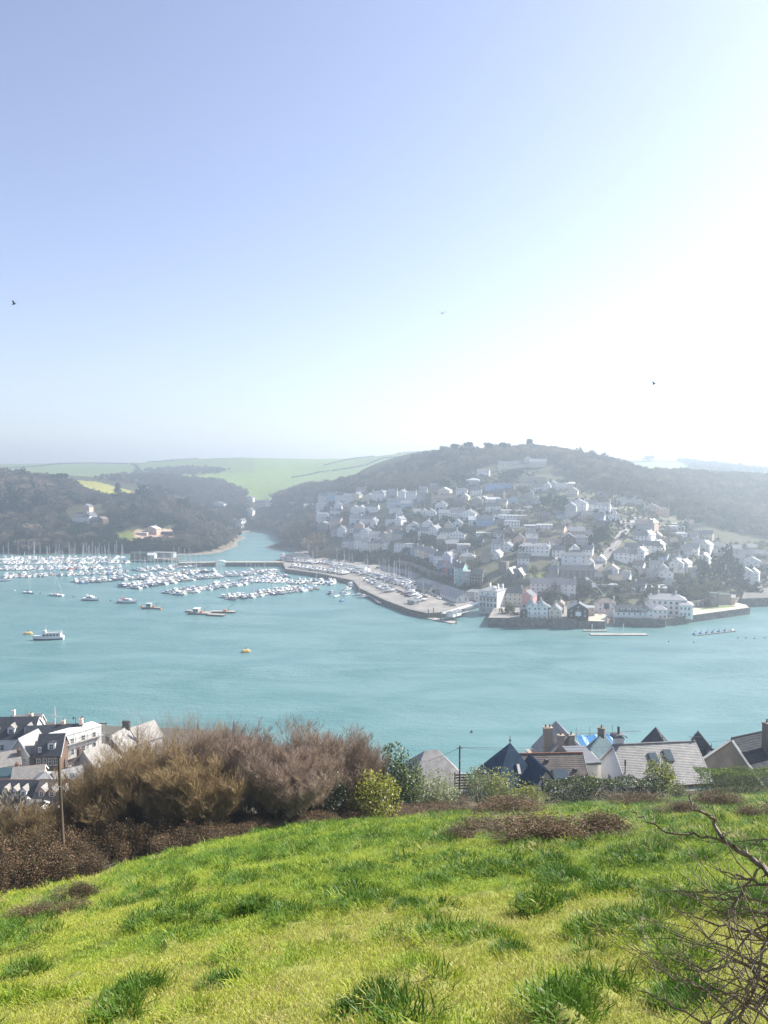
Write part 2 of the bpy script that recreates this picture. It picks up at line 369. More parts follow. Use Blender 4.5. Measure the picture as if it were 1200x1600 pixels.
for poly, y0, y1, c in FIELDS:
    k = inpoly(fl(PX), fl(PY), poly) & (fl(YY) > y0) & (fl(YY) < y1)
    C[k] = np.array(c) * (.88 + .24 * n1[k])
sh = (fl(ZZ) < 2.2) & (fl(ZZ) > -2); C[sh] = (.17, .15, .11)
mud = (fl(PX) < 460) & (fl(PX) > 250) & (fl(ZZ) < .8); C[mud] = (.24, .22, .18)
far_mat = attr_mat('hill_ground', nscale=.06, namp=.3, bump=.5, bscale=.15, fine=1.5)
me = grid_mesh('hills', np.stack([XX, YY, ZZ], -1), None, far_mat); setcol(me, C)
tag(link('hills', me), kind='structure')
# near sheet
Yn = [-24.0, -16.0, -10.0, -6.0, -3.0]
while Yn[-1] < 300: Yn.append(Yn[-1] + max(.16, .0125 * Yn[-1]))
Yn = np.array(Yn); un = np.linspace(-1, 1, 300)
YY2, UU2 = np.meshgrid(Yn, un, indexing='ij'); XX2 = UU2 * (np.maximum(YY2, 6) * .78 + 3); ZZ2 = near_z(XX2, YY2)
def field_edge(x, y):
    """>0 inside the field (towards the camera)"""
    u = x / np.maximum(y, 3); return np.interp(u, EU, EY) - y
fe = field_edge(XX2, YY2).ravel()
def grass_tint(x, y):
    t = fbm(x * .10 + 3, y * .22, 41, 4); t2 = fbm(x * .5, y * .9, 51, 3)
    t = t * .65 + t2 * .35
    px, py = proj(x, y, near_z(x, y))
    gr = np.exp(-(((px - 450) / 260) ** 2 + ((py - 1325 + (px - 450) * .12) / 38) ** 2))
    return t, gr
tt, gr = grass_tint(XX2.ravel(), YY2.ravel())
C2 = np.zeros((XX2.size, 3)); s = np.clip((tt - .33) / .25, 0, 1)[:, None]
C2[:] = np.array((.07, .13, .018)) * (1 - s) + np.array((.19, .20, .05)) * s
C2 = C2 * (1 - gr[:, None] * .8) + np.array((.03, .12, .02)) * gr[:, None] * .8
C2[fe < 0] = (.05, .045, .025)
C2[(YY2.ravel() > 110)] = (.1, .095, .08)
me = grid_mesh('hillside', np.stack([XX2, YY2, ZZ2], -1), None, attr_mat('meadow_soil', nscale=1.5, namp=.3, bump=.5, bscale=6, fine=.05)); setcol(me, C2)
tag(link('field', me), kind='structure')
# water
m = bpy.data.materials.new('river_water'); m.use_nodes = True; n = m.node_tree.nodes; L = m.node_tree.links; p = n['Principled BSDF']
p.inputs['Roughness'].default_value = .30; p.inputs['IOR'].default_value = 1.33; p.inputs['Specular IOR Level'].default_value = .5
g = n.new('ShaderNodeNewGeometry')
def nnoise(scale, sx, sy, detail=4, rz=0.0, dist=0.0):
    mp = n.new('ShaderNodeMapping'); mp.inputs['Scale'].default_value = (sx, sy, 1); mp.inputs['Rotation'].default_value = (0, 0, rz); L.new(g.outputs['Position'], mp.inputs[0])
    t = n.new('ShaderNodeTexNoise'); t.inputs['Scale'].default_value = scale; t.inputs['Detail'].default_value = detail; t.inputs['Distortion'].default_value = dist; L.new(mp.outputs[0], t.inputs['Vector']); return t.outputs['Fac']
def madd(a, b, op='ADD'):
    k = n.new('ShaderNodeMath'); k.operation = op
    for i, v in enumerate((a, b)):
        if isinstance(v, (int, float)): k.inputs[i].default_value = v
        else: L.new(v, k.inputs[i])
    return k.outputs[0]
streak = nnoise(.02, 1.0, 2.4, 9, .12, 1.0)
rp = n.new('ShaderNodeValToRGB'); e = rp.color_ramp.elements; e[0].position = .36; e[0].color = (.075, .18, .18, 1); e[1].position = .66; e[1].color = (.125, .235, .23, 1); L.new(streak, rp.inputs[0]); L.new(rp.outputs[0], p.inputs['Base Color'])
h = madd(madd(nnoise(.75, 1, 1.6, 5, .3), .34, 'MULTIPLY'), madd(nnoise(.16, 1, 1.8, 3, -.2), .5, 'MULTIPLY'))
h = madd(h, madd(nnoise(3.2, 1, 1.4, 2, .1), .08, 'MULTIPLY'))
calm = n.new('ShaderNodeMapRange'); calm.inputs[1].default_value = .38; calm.inputs[2].default_value = .6; calm.inputs[3].default_value = .35; calm.inputs[4].default_value = 1.0; L.new(nnoise(.010, 1, 2.4, 4, -.15, 1.0), calm.inputs[0])
b = n.new('ShaderNodeBump'); b.inputs['Distance'].default_value = 1.0; L.new(calm.outputs[0], b.inputs['Strength']); L.new(h, b.inputs['Height']); L.new(b.outputs[0], p.inputs['Normal'])
mb = MB(); mb.face([(-2600, 150, 0), (2600, 150, 0), (2600, 1400, 0), (-2600, 1400, 0)])
tag(mb.build('river_water', m), kind='structure')
# haze
m = bpy.data.materials.new('haze'); m.use_nodes = True; n = m.node_tree.nodes; n.remove(n['Principled BSDF']); v = n.new('ShaderNodeVolumePrincipled')
v.inputs['Color'].default_value = (.74, .88, 1.0, 1); v.inputs['Density'].default_value = .00047; v.inputs['Anisotropy'].default_value = .5
m.node_tree.links.new(v.outputs[0], n['Material Output'].inputs['Volume'])
mb = MB(); mb.box(-9000, 9000, -400, 3700, -40, 190); hz = tag(mb.build('haze', m), kind='stuff')
# ---------------------------------------------------------------- foliage meshes
def quads(Cn, sx, sy, rg, up=0.0, axis=None):
    """random leaf-sized quads at centres Cn; sx, sy arrays of half sizes; axis = long-axis directions"""
    n = len(Cn); A = rg.normal(size=(n, 3))
    if axis is not None: A = axis + A * .25
    A[:, 2] += up; A /= np.linalg.norm(A, axis=1)[:, None] + 1e-9
    B = rg.normal(size=(n, 3)); B -= (B * A).sum(1)[:, None] * A; B /= np.linalg.norm(B, axis=1)[:, None] + 1e-9
    a = A * np.asarray(sy)[:, None]; b = B * np.asarray(sx)[:, None]
    V = np.stack([Cn - a * .9 - b * .5, Cn - a * .2 + b, Cn + a, Cn + a * .2 - b], 1).reshape(-1, 3)
    return V, np.arange(4 * n).reshape(n, 4)
def blob_pts(n, rg, shell=.55):
    d = rg.normal(size=(n, 3)); d /= np.linalg.norm(d, axis=1)[:, None]
    r = 1 - shell * rg.random(n) ** 1.6
    return d * r[:, None]
def clumped(n, rg, blobs):
    """points in a union of ellipsoids: blobs = list of (cx,cy,cz,rx,ry,rz)"""
    wts = np.array([b[3] * b[4] + b[3] * b[5] for b in blobs]); wts = wts / wts.sum(); out = []
    for b, wt in zip(blobs, wts):
        k = max(4, int(n * wt)); out.append(blob_pts(k, rg) * np.array(b[3:6]) + np.array(b[:3]))
    return np.concatenate(out)
def segs_mesh(P0, P1, R0, R1):
    """three-sided tapered sticks"""
    P0 = np.asarray(P0, float); P1 = np.asarray(P1, float); R0 = np.asarray(R0, float); R1 = np.asarray(R1, float)
    d = P1 - P0; L_ = np.linalg.norm(d, axis=1)[:, None] + 1e-9; d = d / L_
    ref = np.where(np.abs(d[:, 2:3]) < .9, np.array([[0, 0, 1.]]), np.array([[1., 0, 0]])); a = np.cross(d, ref); a /= np.linalg.norm(a, axis=1)[:, None] + 1e-9; b = np.cross(d, a)
    V = []
    for P, Rr in ((P0, R0), (P1, R1)):
        for k in range(3):
            t = 2 * math.pi * k / 3; V.append(P + (a * math.cos(t) + b * math.sin(t)) * Rr[:, None])
    V = np.stack(V, 1).reshape(-1, 3); n = len(P0); base = (np.arange(n) * 6)[:, None]
    F = np.concatenate([base + np.array([[k, (k + 1) % 3, 3 + (k + 1) % 3, 3 + k]]) for k in range(3)], 0)
    return V, F
def limb_segs(h, rg, spread=.45, n=7, r=.22, base=.25):
    P0, P1, R0, R1 = [], [], [], []
    top = np.array([rg.normal() * .3, rg.normal() * .3, h * .62])
    P0.append((0, 0, -1.5)); P1.append(top * .5); R0.append(r); R1.append(r * .75); P0.append(top * .5); P1.append(top); R0.append(r * .75); R1.append(r * .4)
    for i in range(n):
        f = base + (.9 - base) * i / n; s = top * f * 1.1; an = i * 2.4 + rg.random(); q = s + np.array([math.cos(an) * h * spread, math.sin(an) * h * spread, h * (.18 + .2 * rg.random())]) * (.6 + .4 * rg.random())
        P0.append(s); P1.append(q); R0.append(r * .4); R1.append(r * .1)
    return P0, P1, R0, R1
BARK = M('bark', (.09, .075, .06), (.05, .042, .035), scale=3)
BARE = leafmat('bare_twig_crown', (.085, .078, .06), (.16, .14, .105), rnd=.35, trans=.2, scale=.25)
BARE2 = leafmat('bare_twig_crown_warm', (.17, .135, .095), (.27, .215, .15), rnd=.3, trans=.2, scale=.25)
EVER = leafmat('evergreen_crown', (.014, .034, .022), (.038, .066, .036), rnd=.35, trans=.15, scale=.3)
SAGE = leafmat('sage_crown', (.10, .115, .06), (.16, .165, .085), rnd=.3, trans=.25, scale=.3)
def crown_mesh(name, kind, seed, mat):
    rg = np.random.default_rng(seed)
    if kind == 'bare':
        blobs = [(0, 0, 7, 4.2, 4.2, 3.8)] + [(rg.normal() * 2.2, rg.normal() * 2.2, 6.5 + rg.normal() * 1.6, 2.4, 2.4, 2.2) for _ in range(5)]
        Cn = clumped(300, rg, blobs); Cn[:, 2] = np.maximum(Cn[:, 2], .8); n = len(Cn); ax = Cn - np.array([0, 0, 1.5]); ax /= np.linalg.norm(ax, axis=1)[:, None]
        V, F = quads(Cn, .22 + .25 * rg.random(n), .6 + .6 * rg.random(n), rg, .3, ax)
    elif kind == 'round':
        blobs = [(0, 0, 5, 3.6, 3.6, 3.6)] + [(rg.normal() * 2.3, rg.normal() * 2.3, 5 + rg.normal() * 1.8, 2.0, 2.0, 1.7) for _ in range(7)]
        Cn = clumped(320, rg, blobs); Cn[:, 2] = np.maximum(Cn[:, 2], .3); n = len(Cn); V, F = quads(Cn, .4 + .3 * rg.random(n), .5 + .4 * rg.random(n), rg)
    elif kind == 'cone':
        n = 320; z = rg.random(n) ** 1.4; an = rg.random(n) * 6.28; r = 2.7 * (1 - z) ** .8 * (.6 + .4 * rg.random(n)) + .15
        Cn = np.c_[np.cos(an) * r, np.sin(an) * r, .8 + z * 11]; V, F = quads(Cn, .35 + .2 * rg.random(n), .6 + .4 * rg.random(n), rg)
    elif kind == 'umbrella':
        blobs = [(0, 0, 8.6, 4.2, 4.2, 1.3)] + [(rg.normal() * 2.4, rg.normal() * 2.4, 8.6 + rg.normal() * .6, 1.9, 1.9, 1.0) for _ in range(6)]
        Cn = clumped(360, rg, blobs); n = len(Cn); V, F = quads(Cn, .35 + .25 * rg.random(n), .45 + .35 * rg.random(n), rg)
    return mesh_np(name, V, F, mat)
CR = {'bare': [crown_mesh('crown', 'bare', 10 + k, BARE) for k in range(5)], 'warm': [crown_mesh('crown', 'bare', 20 + k, BARE2) for k in range(3)],
      'round': [crown_mesh('crown', 'round', 30 + k, EVER) for k in range(4)], 'cone': [crown_mesh('crown', 'cone', 40 + k, EVER) for k in range(3)],
      'umbrella': [crown_mesh('crown', 'umbrella', 50 + k, EVER) for k in range(3)], 'sage': [crown_mesh('crown', 'round', 60 + k, SAGE) for k in range(3)]}
def trunk_mesh(kind, seed):
    rg = np.random.default_rng(seed)
    if kind == 'umbrella':
        P0 = [(0, 0, -1.5), (.1, .1, 4)]; P1 = [(.1, .1, 4), (.3, 0, 8)]; R0 = [.42, .34]; R1 = [.34, .2]
        for i in range(7):
            an = i * .9; P0.append((.2, .05, 6.2 + .2 * i)); P1.append((math.cos(an) * 3, math.sin(an) * 3, 8.5)); R0.append(.16); R1.append(.06)
    else: P0, P1, R0, R1 = limb_segs(9.5 if kind != 'cone' else 12, rg, .3 if kind != 'cone' else .1)
    V, F = segs_mesh(P0, P1, R0, R1); return mesh_np('trunk', V, F, BARK)
TR = {k: [trunk_mesh(k, 70 + i) for i in range(2)] for k in CR}
# ---------------------------------------------------------------- far woods
CLEAR = [[(106, 790), (170, 788), (172, 826), (106, 826)], [(205, 822), (280, 822), (282, 850), (205, 850)], [(178, 832), (212, 828), (222, 850), (186, 850)],
         [(332, 784), (354, 784), (354, 800), (332, 800)], [(384, 772), (428, 770), (428, 810), (384, 812)], [(364, 812), (386, 812), (386, 832), (364, 832)],
         [(110, 750), (150, 752), (208, 768), (206, 778), (170, 782), (140, 776)]]
def wood(name, poly, y0, y1, sp, mix, hs=(.75, 1.25), xr=(-700, 800), dens=None, seed=1, label=None):
    rg = np.random.default_rng(seed)
    gx, gy = np.meshgrid(np.arange(xr[0], xr[1], sp), np.arange(y0, y1, sp)); x = gx.ravel() + (rg.random(gx.size) - .5) * sp * .95; y = gy.ravel() + (rg.random(gx.size) - .5) * sp * .95
    px, _ = proj(x, y, 40.0); k = (px > -90) & (px < 1290); x, y = x[k], y[k]
    z = far_z(x, y); px, py = proj(x, y, z); k = inpoly(px, py, poly) & (z > 1.2)
    for c in CLEAR: k &= ~inpoly(px, py, c)
    if dens is not None: k &= (fbm(x * .02, y * .02, seed + 3) > dens)
    x, y, z = x[k], y[k], z[k]; n = len(x)
    ms = []; lut = []; pr = []
    for kd, wt in mix:
        lut.append(list(range(len(ms), len(ms) + len(CR[kd])))); ms += CR[kd]; pr.append(wt)
    cl = fbm(x * .014, y * .014, seed + 9)   # kinds stand in clumps
    cum = np.cumsum(pr) / sum(pr); v = np.clip((cl - .44) * 2.6 + .5 + rg.normal(size=n) * .16, 0, .999); ki = np.searchsorted(cum, v)
    idx = np.array([lut[min(i, len(lut) - 1)][rg.integers(len(lut[min(i, len(lut) - 1)]))] for i in ki], int)
    s = hs[0] + (hs[1] - hs[0]) * rg.random(n); rot = np.c_[np.zeros(n), np.zeros(n), rg.random(n) * 6.28]
    o = scatter(name, np.c_[x, y, z - .4], rot, np.c_[s * (.9 + .3 * rg.random(n)), s * (.9 + .3 * rg.random(n)), s], idx, ms)
    if label: o['label'] = label
    return n
wood('woodland', [(-90, 730), (0, 742), (60, 750), (110, 755), (140, 776), (205, 780), (230, 776), (300, 775), (340, 800), (374, 838), (345, 862), (0, 872), (-90, 872)], 830, 1260, 7.2, [('round', .42), ('bare', .8), ('warm', .3), ('cone', .12)], xr=(-620, -120), seed=2, label='mixed winter woodland covering the hill behind the marina')
wood('woodland', [(228, 744), (300, 752), (345, 755), (402, 780), (392, 830), (370, 836), (330, 798), (280, 774), (240, 766)], 1130, 1750, 8, [('bare', .8), ('round', .2)], xr=(-620, -120), seed=3, label='bare woodland on the valley side left of the creek head')
wood('woodland', [(395, 797), (440, 770), (500, 760), (560, 752), (620, 735), (645, 720), (700, 708), (715, 735), (690, 760), (640, 768), (560, 770), (495, 774), (485, 800), (500, 840), (515, 864), (470, 862), (440, 840), (400, 826)], 900, 1500, 7.6, [('bare', .75), ('warm', .1), ('round', .22)], xr=(-350, 120), seed=4, label='bare woodland above the creek and the upper houses')
wood('woodland', [(688, 706), (760, 707), (850, 705), (905, 714), (960, 726), (1010, 743), (1060, 744), (1290, 744), (1290, 862), (1170, 852), (1110, 835), (1060, 805), (1010, 778), (935, 768), (890, 742), (862, 716), (780, 720), (735, 737), (700, 745)], 780, 1200, 7.6, [('round', .3), ('bare', .85), ('warm', .2)], xr=(40, 760), seed=5, label='hazy woodland covering the ridge and the steep bank above the village')
wood('woodland', [(222, 736), (300, 731), (362, 735), (345, 741), (240, 745)], 1500, 2300, 13, [('bare', 1)], (.6, 1), seed=6, label='purplish scrub patch on the far green hill')
wood('woodland', [(130, 752), (222, 738), (235, 760), (215, 768)], 1400, 2300, 15, [('bare', 1), ('round', .2)], (.6, 1), seed=8, dens=.45, label='scattered scrub on the far slope left of the pale field')
wood('woodland', [(1060, 718), (1180, 722), (1290, 735), (1290, 745), (1130, 738), (1080, 734)], 1200, 2200, 13, [('bare', 1), ('round', .4)], (.8, 1.2), seed=9, label='pale hedges and copses on the far right horizon')
wood('shrubbery', GARD, 500, 1100, 6.2, [('round', .5), ('bare', .5), ('sage', .2)], (.2, .5), seed=7, dens=.36, label='garden shrubs and small trees filling gaps between the village houses')
def hedgerow(pts, w, hgt, label, Y0=1300):
    rg = np.random.default_rng(len(label) * 7 + int(pts[0][0])); Q = []
    P = [hit_far(px, py, Y0, 3000) for px, py in pts]
    for a, b in zip(P[:-1], P[1:]):
        n = int((b - a).length / .8) + 2
        t = rg.random(n * 2); q = np.array(a)[None] * (1 - t[:, None]) + np.array(b)[None] * t[:, None]; q[:, 2] = far_z(q[:, 0], q[:, 1]) + rg.random(len(q)) * hgt; q[:, :2] += rg.normal(size=(len(q), 2)) * w * .4; Q.append(q)
    Q = np.concatenate(Q); V, F = quads(Q, 1.0 + rg.random(len(Q)) * .8, 1.0 + rg.random(len(Q)), rg)
    o = link('hedge', mesh_np('hedge', V, F, BARE)); tag(o, label, 'hedge', 'hedgerows dividing the far fields')
for pts, lab in (([(0, 732), (60, 729), (130, 724), (200, 725)], 'thin hedgerow crossing the palest far field under the skyline'),
                 ([(205, 725), (216, 733), (222, 738)], 'short hedgerow running down to the purplish scrub on the far hill'),
                 ([(300, 742), (312, 750), (322, 757)], 'dark hedgerow running down the bright green far field'),
                 ([(505, 728), (530, 722), (560, 716), (585, 712)], 'hedgerow climbing to the crest of the smooth green hill'),
                 ([(230, 720), (270, 716), (310, 717)], 'hedgerow along the crest above the purplish scrub'),
                 ([(620, 708), (650, 706), (690, 713)], 'dark hedgerow across the pale brown field beside the pines'),
                 ([(640, 722), (632, 714), (600, 716), (570, 728), (500, 738), (455, 747)], 'faint hedgerow crossing the middle of the smooth green hill'),
                 ([(975, 724), (1030, 721), (1090, 724), (1120, 729)], 'hedgerow edging the pale field beyond the wooded ridge')):
    hedgerow(pts, 2.5, 2.6, lab)
def far_tree(kind, px, py, hpx, wpx, label, name=None, group=None, cat='tree', y0=430, y1=2400, Y=None, seed=None):
    p = hit_far(px, py, y0, y1) if Y is None else Vector((at(px, py, Y).x, Y, float(far_z(at(px, py, Y).x, Y)[0])))
    s = p.y / FPX; top = {'bare': 10.8, 'warm': 10.8, 'round': 8.6, 'sage': 8.6, 'cone': 12, 'umbrella': 9.8}[kind]; wd = {'bare': 9.5, 'warm': 9.5, 'round': 8.6, 'sage': 8.6, 'cone': 5.4, 'umbrella': 9.5}[kind]
    k = seed if seed is not None else int(px + py)
    if Y is not None: hpx = (proj(p.x, p.y, p.z)[1] - (py - hpx))
    nm = name or {'bare': 'bare_tree', 'warm': 'bare_tree', 'round': 'evergreen_tree', 'sage': 'olive_green_tree', 'cone': 'conifer_tree', 'umbrella': 'pine_tree'}[kind]
    t = thing(nm, label, cat, (p.x, p.y, p.z), k * 1.7, group); t.scale = (wpx * s / wd, wpx * s / wd, hpx * s / top)
    link('crown', CR[kind][k % len(CR[kind])], t); link('trunk', TR[kind][k % 2], t); return t
# trees that stand out (pixel of foot, height, width)
for a in [('umbrella', 710, 718, 24, 15, 'flat topped pine at the left end of the row on the ridge', 930), ('umbrella', 733, 717, 26, 14, 'second flat topped pine from the left on the ridge', 930), ('umbrella', 764, 717, 24, 14, 'squat flat topped pine in the middle of the ridge row', 930),
          ('umbrella', 786, 717, 25, 16, 'broad pine on the ridge left of the tall lone pine', 930), ('umbrella', 826, 714, 28, 9, 'tall lone pine with small crown poking above the ridge', 930), ('umbrella', 722, 719, 20, 12, 'small leaning pine between the first two ridge pines', 930),
          ('round', 1015, 722, 11, 18, 'round hazy tree clump on the far right skyline', 1500), ('round', 1060, 722, 7, 12, 'small round tree on the far right skyline', 1500),
          ('bare', 905, 720, 22, 15, 'bare fuzzy tree on the ridge right of the pines', 880), ('bare', 945, 727, 20, 16, 'bare pale tree at the right end of the ridge', 880), ('bare', 925, 723, 21, 14, 'bare tree between two others near the ridge right end', 880)]:
    far_tree(a[0], a[1], a[2], a[3], a[4], a[5], y0=a[6])
for a in [('umbrella', 96, 763, 23, 25, 'spreading dark pine on top of the wooded hill', 1090), ('round', 36, 752, 17, 19, 'round bare topped tree near the top of the left wooded hill', 1090), ('round', 56, 756, 14, 14, 'small dark round tree beside the spreading hilltop pine', 1090), ('round', 118, 764, 14, 12, 'small dark tree just right of the spreading hilltop pine', 1090),
          ('cone', 184, 788, 30, 20, 'broad cedar standing before the pale green hilltop field', 1080), ('round', 222, 786, 25, 26, 'big dark evergreen at the right end of the pale hilltop field', 1080), ('round', 249, 783, 22, 22, 'dark rounded evergreen second in the hilltop clump', 1080), ('round', 264, 783, 17, 15, 'smaller dark evergreen at the right of the hilltop clump', 1080),
          ('round', 285, 800, 22, 20, 'dark evergreen above the right hand pale crowned trees', 900), ('cone', 208, 820, 34, 20, 'dark conifer above the orange stone house site', 900), ('cone', 248, 826, 28, 18, 'dark conifer standing behind the orange stone house site', 900), ('round', 278, 842, 24, 22, 'dark evergreen right of the orange stone house site', 850), ('round', 20, 800, 34, 34, 'massive dark evergreen on the slope far left', 900), ('round', 60, 800, 28, 30, 'dark evergreen on the slope left of the white house', 900),
          ('warm', 105, 800, 18, 16, 'pale bare tree above the white house in the wood', 900), ('warm', 55, 838, 20, 24, 'russet bare tree low on the wooded slope', 850), ('warm', 92, 846, 16, 30, 'spreading russet shrubby tree above the boatyard masts', 850), ('warm', 140, 846, 15, 24, 'pinkish bare tree low between dark evergreens', 850)]:
    far_tree(*a[:6], y0=a[6])
for a in [('warm', 500, 868, 36, 40, 'large fuzzy bare tree at the head of the boatyard'), ('warm', 480, 864, 24, 26, 'smaller bare tree left of the large fuzzy tree'), ('round', 592, 884, 22, 16, 'dark pointed evergreen below the white terrace'), ('cone', 576, 884, 20, 13, 'dark narrow conifer beside the boatyard sheds'), ('round', 612, 886, 22, 18, 'dark evergreen at the start of the railway bank'),
          ('round', 944, 855, 34, 30, 'big round dark evergreen left of the hill road'), ('round', 928, 858, 24, 20, 'dark evergreen beside the big round one left of the hill road'), ('round', 1136, 908, 46, 36, 'tall dark evergreen towering over the seafront gardens'), ('round', 1118, 914, 38, 30, 'broad dark evergreen left of the tallest garden tree'), ('round', 1152, 918, 36, 26, 'dark evergreen right of the tallest garden tree'), ('round', 1098, 905, 30, 24, 'dark evergreen above the clipped round trees'),
          ('sage', 1064, 936, 30, 40, 'large domed olive tree behind the white hotel'), ('sage', 1087, 934, 24, 22, 'smaller domed olive tree right of the large domed one'), ('sage', 1107, 934, 28, 18, 'upright olive coloured tree by the stone arcade'), ('sage', 797, 968, 26, 18, 'yellow green shrubby tree at the foot of the slip'), ('round', 803, 972, 16, 16, 'dark shrub below the yellow green tree by the slip'),
          ('sage', 835, 908, 22, 16, 'pale green tree beside the church'), ('round', 872, 802, 30, 34, 'dark evergreen mass left of the tall white house'), ('round', 855, 796, 22, 20, 'dark evergreen right of the white gabled bungalow'), ('warm', 797, 844, 20, 16, 'pale bare tree under the terraced white flats'), ('warm', 850, 842, 16, 18, 'pale bare tree below the flat roofed house'), ('warm', 820, 840, 15, 16, 'pale bare tree between two garden walls'),
          ('round', 800, 750, 16, 34, 'dark spreading evergreen above the long blue building'), ('round', 722, 760, 20, 34, 'dark wood edge tree above the upper terraces'), ('round', 695, 766, 18, 24, 'dark evergreen above the middle terraces'), ('bare', 815, 778, 20, 20, 'grey bare tree below the flat roofed school'), ('bare', 800, 785, 18, 20, 'grey bare tree right of the white stacked houses'), ('round', 725, 838, 16, 26, 'dark garden evergreen above the colourful terrace'), ('round', 745, 860, 18, 24, 'dark garden evergreen right of the colourful terrace'), ('round', 785, 838, 18, 18, 'dark evergreen below the tall flats'), ('round', 810, 866, 16, 22, 'dark evergreen between two white villas'),
          ('round', 700, 818, 12, 20, 'dark hedge tree below the long white terrace'), ('round', 668, 850, 16, 22, 'dark evergreen behind the colourful terrace'), ('round', 640, 845, 14, 18, 'dark evergreen left of the cream terrace'), ('bare', 868, 936, 22, 24, 'bare grey tree behind the seafront cottages'), ('bare', 915, 930, 26, 30, 'bare grey tree on the slope above the mock tudor house'), ('bare', 975, 928, 20, 24, 'bare tree among the walled gardens'), ('round', 960, 945, 16, 22, 'dark shrub tree behind the white seafront inn'),
          ('round', 1070, 838, 20, 20, 'dark tree beside the flat roofed bungalows'), ('round', 1085, 826, 18, 16, 'dark upright tree right of the flat roofed bungalows'), ('round', 1015, 880, 14, 20, 'dark garden tree right of the white villa'), ('sage', 1035, 875, 18, 20, 'grey green garden tree beside the tall white villa'), ('round', 1055, 862, 16, 18, 'dark tree above the white gabled house'), ('round', 1175, 900, 16, 20, 'hazy evergreen beside the far right white house'), ('bare', 1045, 845, 16, 22, 'hazy bare tree under the bungalows'),
          ('round', 640, 866, 12, 24, 'dark bush on the railway bank under the cream terrace'), ('round', 665, 884, 12, 26, 'dark bush in the middle of the railway bank'), ('round', 690, 898, 11, 24, 'dark bush on the railway bank under the blue house'), ('round', 1180, 932, 16, 24, 'dark shrub above the far right sea wall'), ('round', 1165, 926, 18, 20, 'dark shrub at the corner of the far right sea wall'), ('round', 885, 762, 12, 16, 'dark shrub right of the white gabled row'), ('round', 975, 845, 12, 14, 'dark shrub right of the hill road')]:
    far_tree(*a[:6])
# ---------------------------------------------------------------- boats
def paint(name, c, rough=.35): return M(name, c, tuple(v * .9 for v in c), scale=2, rough=rough, spec=.5)
WHITE = paint('white_gelcoat', (.80, .80, .78)); CREAM = paint('cream_paint', (.7, .66, .55)); NAVY = paint('navy_paint', (.03, .05, .12)); BLUEP = paint('blue_paint', (.05, .16, .36)); REDP = paint('red_paint', (.35, .05, .03))
GREYP = paint('grey_paint', (.32, .33, .33), .6); DKGREY = paint('dark_grey_paint', (.09, .095, .1), .6); GLASS = paint('dark_glass', (.02, .025, .03), .08); ALU = M('aluminium', (.72, .73, .74), (.6, .6, .62), 3, rough=.35, metal=.6)
CANVAS = paint('canvas_cover', (.07, .10, .17), .9); TAN = paint('tan_canvas', (.42, .3, .2), .9); WOODD = M('weathered_timber', (.22, .17, .12), (.13, .10, .075), 1.5, rough=.9, stretch=(1, 6, 6)); ORANGE = paint('orange_paint', (.55, .22, .05), .6); YELLOW = paint('ochre_paint', (.6, .42, .16), .6)
BLACKP = paint('black_paint', (.02, .02, .022), .6); CONC = M('concrete', (.42, .40, .37), (.33, .32, .30), .35, rough=.9, bump=.2); PONT = M('pontoon_deck', (.40, .37, .33), (.30, .28, .25), .8, rough=.9, bump=.3)
def hull_mb(L_, B, F_, bow=.35, stern=.85, m=0, band=None, draft=.35):
    mb = MB(); st = []
    for t in (0, .12, .35, .6, .8, .92, 1.0):
        hb = B / 2 * (stern + (1 - stern) * min(1, t / .4)) * (1 - max(0, (t - .45) / .55) ** 2.2 * .97); sh = F_ * (1 + bow * t * t); x = (t - .5) * L_ + (.06 * L_ * max(0, t - .9) * 10 if t > .9 else 0)
        st.append([(x, -hb, sh), (x - .04 * L_ * t, -hb * .93, F_ * .38), (x - .07 * L_ * t, -hb * .62, -draft), (x - .07 * L_ * t, hb * .62, -draft), (x - .04 * L_ * t, hb * .93, F_ * .38), (x, hb, sh)])
    pts = [p for s in st for p in s]
    for i in range(len(st) - 1):
        for k in range(5):
            a = i * 6 + k; mm = m if (k in (0, 4) or band is None) else band
            mb.poly([pts[a], pts[a + 6], pts[a + 7], pts[a + 1]], [(0, 1, 2, 3)], mm)
        a, b = st[i], st[i + 1]; d = .08
        mb.face([(a[0][0], a[0][1] * .93, a[0][2] - d), (b[0][0], b[0][1] * .93, b[0][2] - d), (b[5][0], b[5][1] * .93, b[5][2] - d), (a[5][0], a[5][1] * .93, a[5][2] - d)], m)
    mb.face([st[0][5], st[0][4], st[0][3], st[0][2], st[0][1], st[0][0]][::-1], m)
    return mb
def cabin_mb(x0, x1, w0, w1, z0, z1, rake0=.1, rake1=.5, m=0):
    mb = MB(); mb.poly([(x0, -w0, z0), (x1, -w1, z0), (x1, w1, z0), (x0, w0, z0), (x0 + rake0, -w0 * .85, z1), (x1 - rake1, -w1 * .8, z1), (x1 - rake1, w1 * .8, z1), (x0 + rake0, w0 * .85, z1)],
                       [(4, 5, 6, 7), (0, 1, 5, 4), (1, 2, 6, 5), (2, 3, 7, 6), (3, 0, 4, 7)], m); return mb
def window_band(x0, x1, w, z0, z1, rake, n=3):
    mb = MB(); s = (x1 - x0) / n
    for k in range(n):
        for sg in (-1, 1):
            mb.slab((x0 + s * k + .08, sg * w, z0), (x0 + s * (k + 1) - .08, sg * w, z0), (x0 + s * (k + 1) - .12, sg * (w - rake), z1), (x0 + s * k + .12, sg * (w - rake), z1), .03)
    return mb
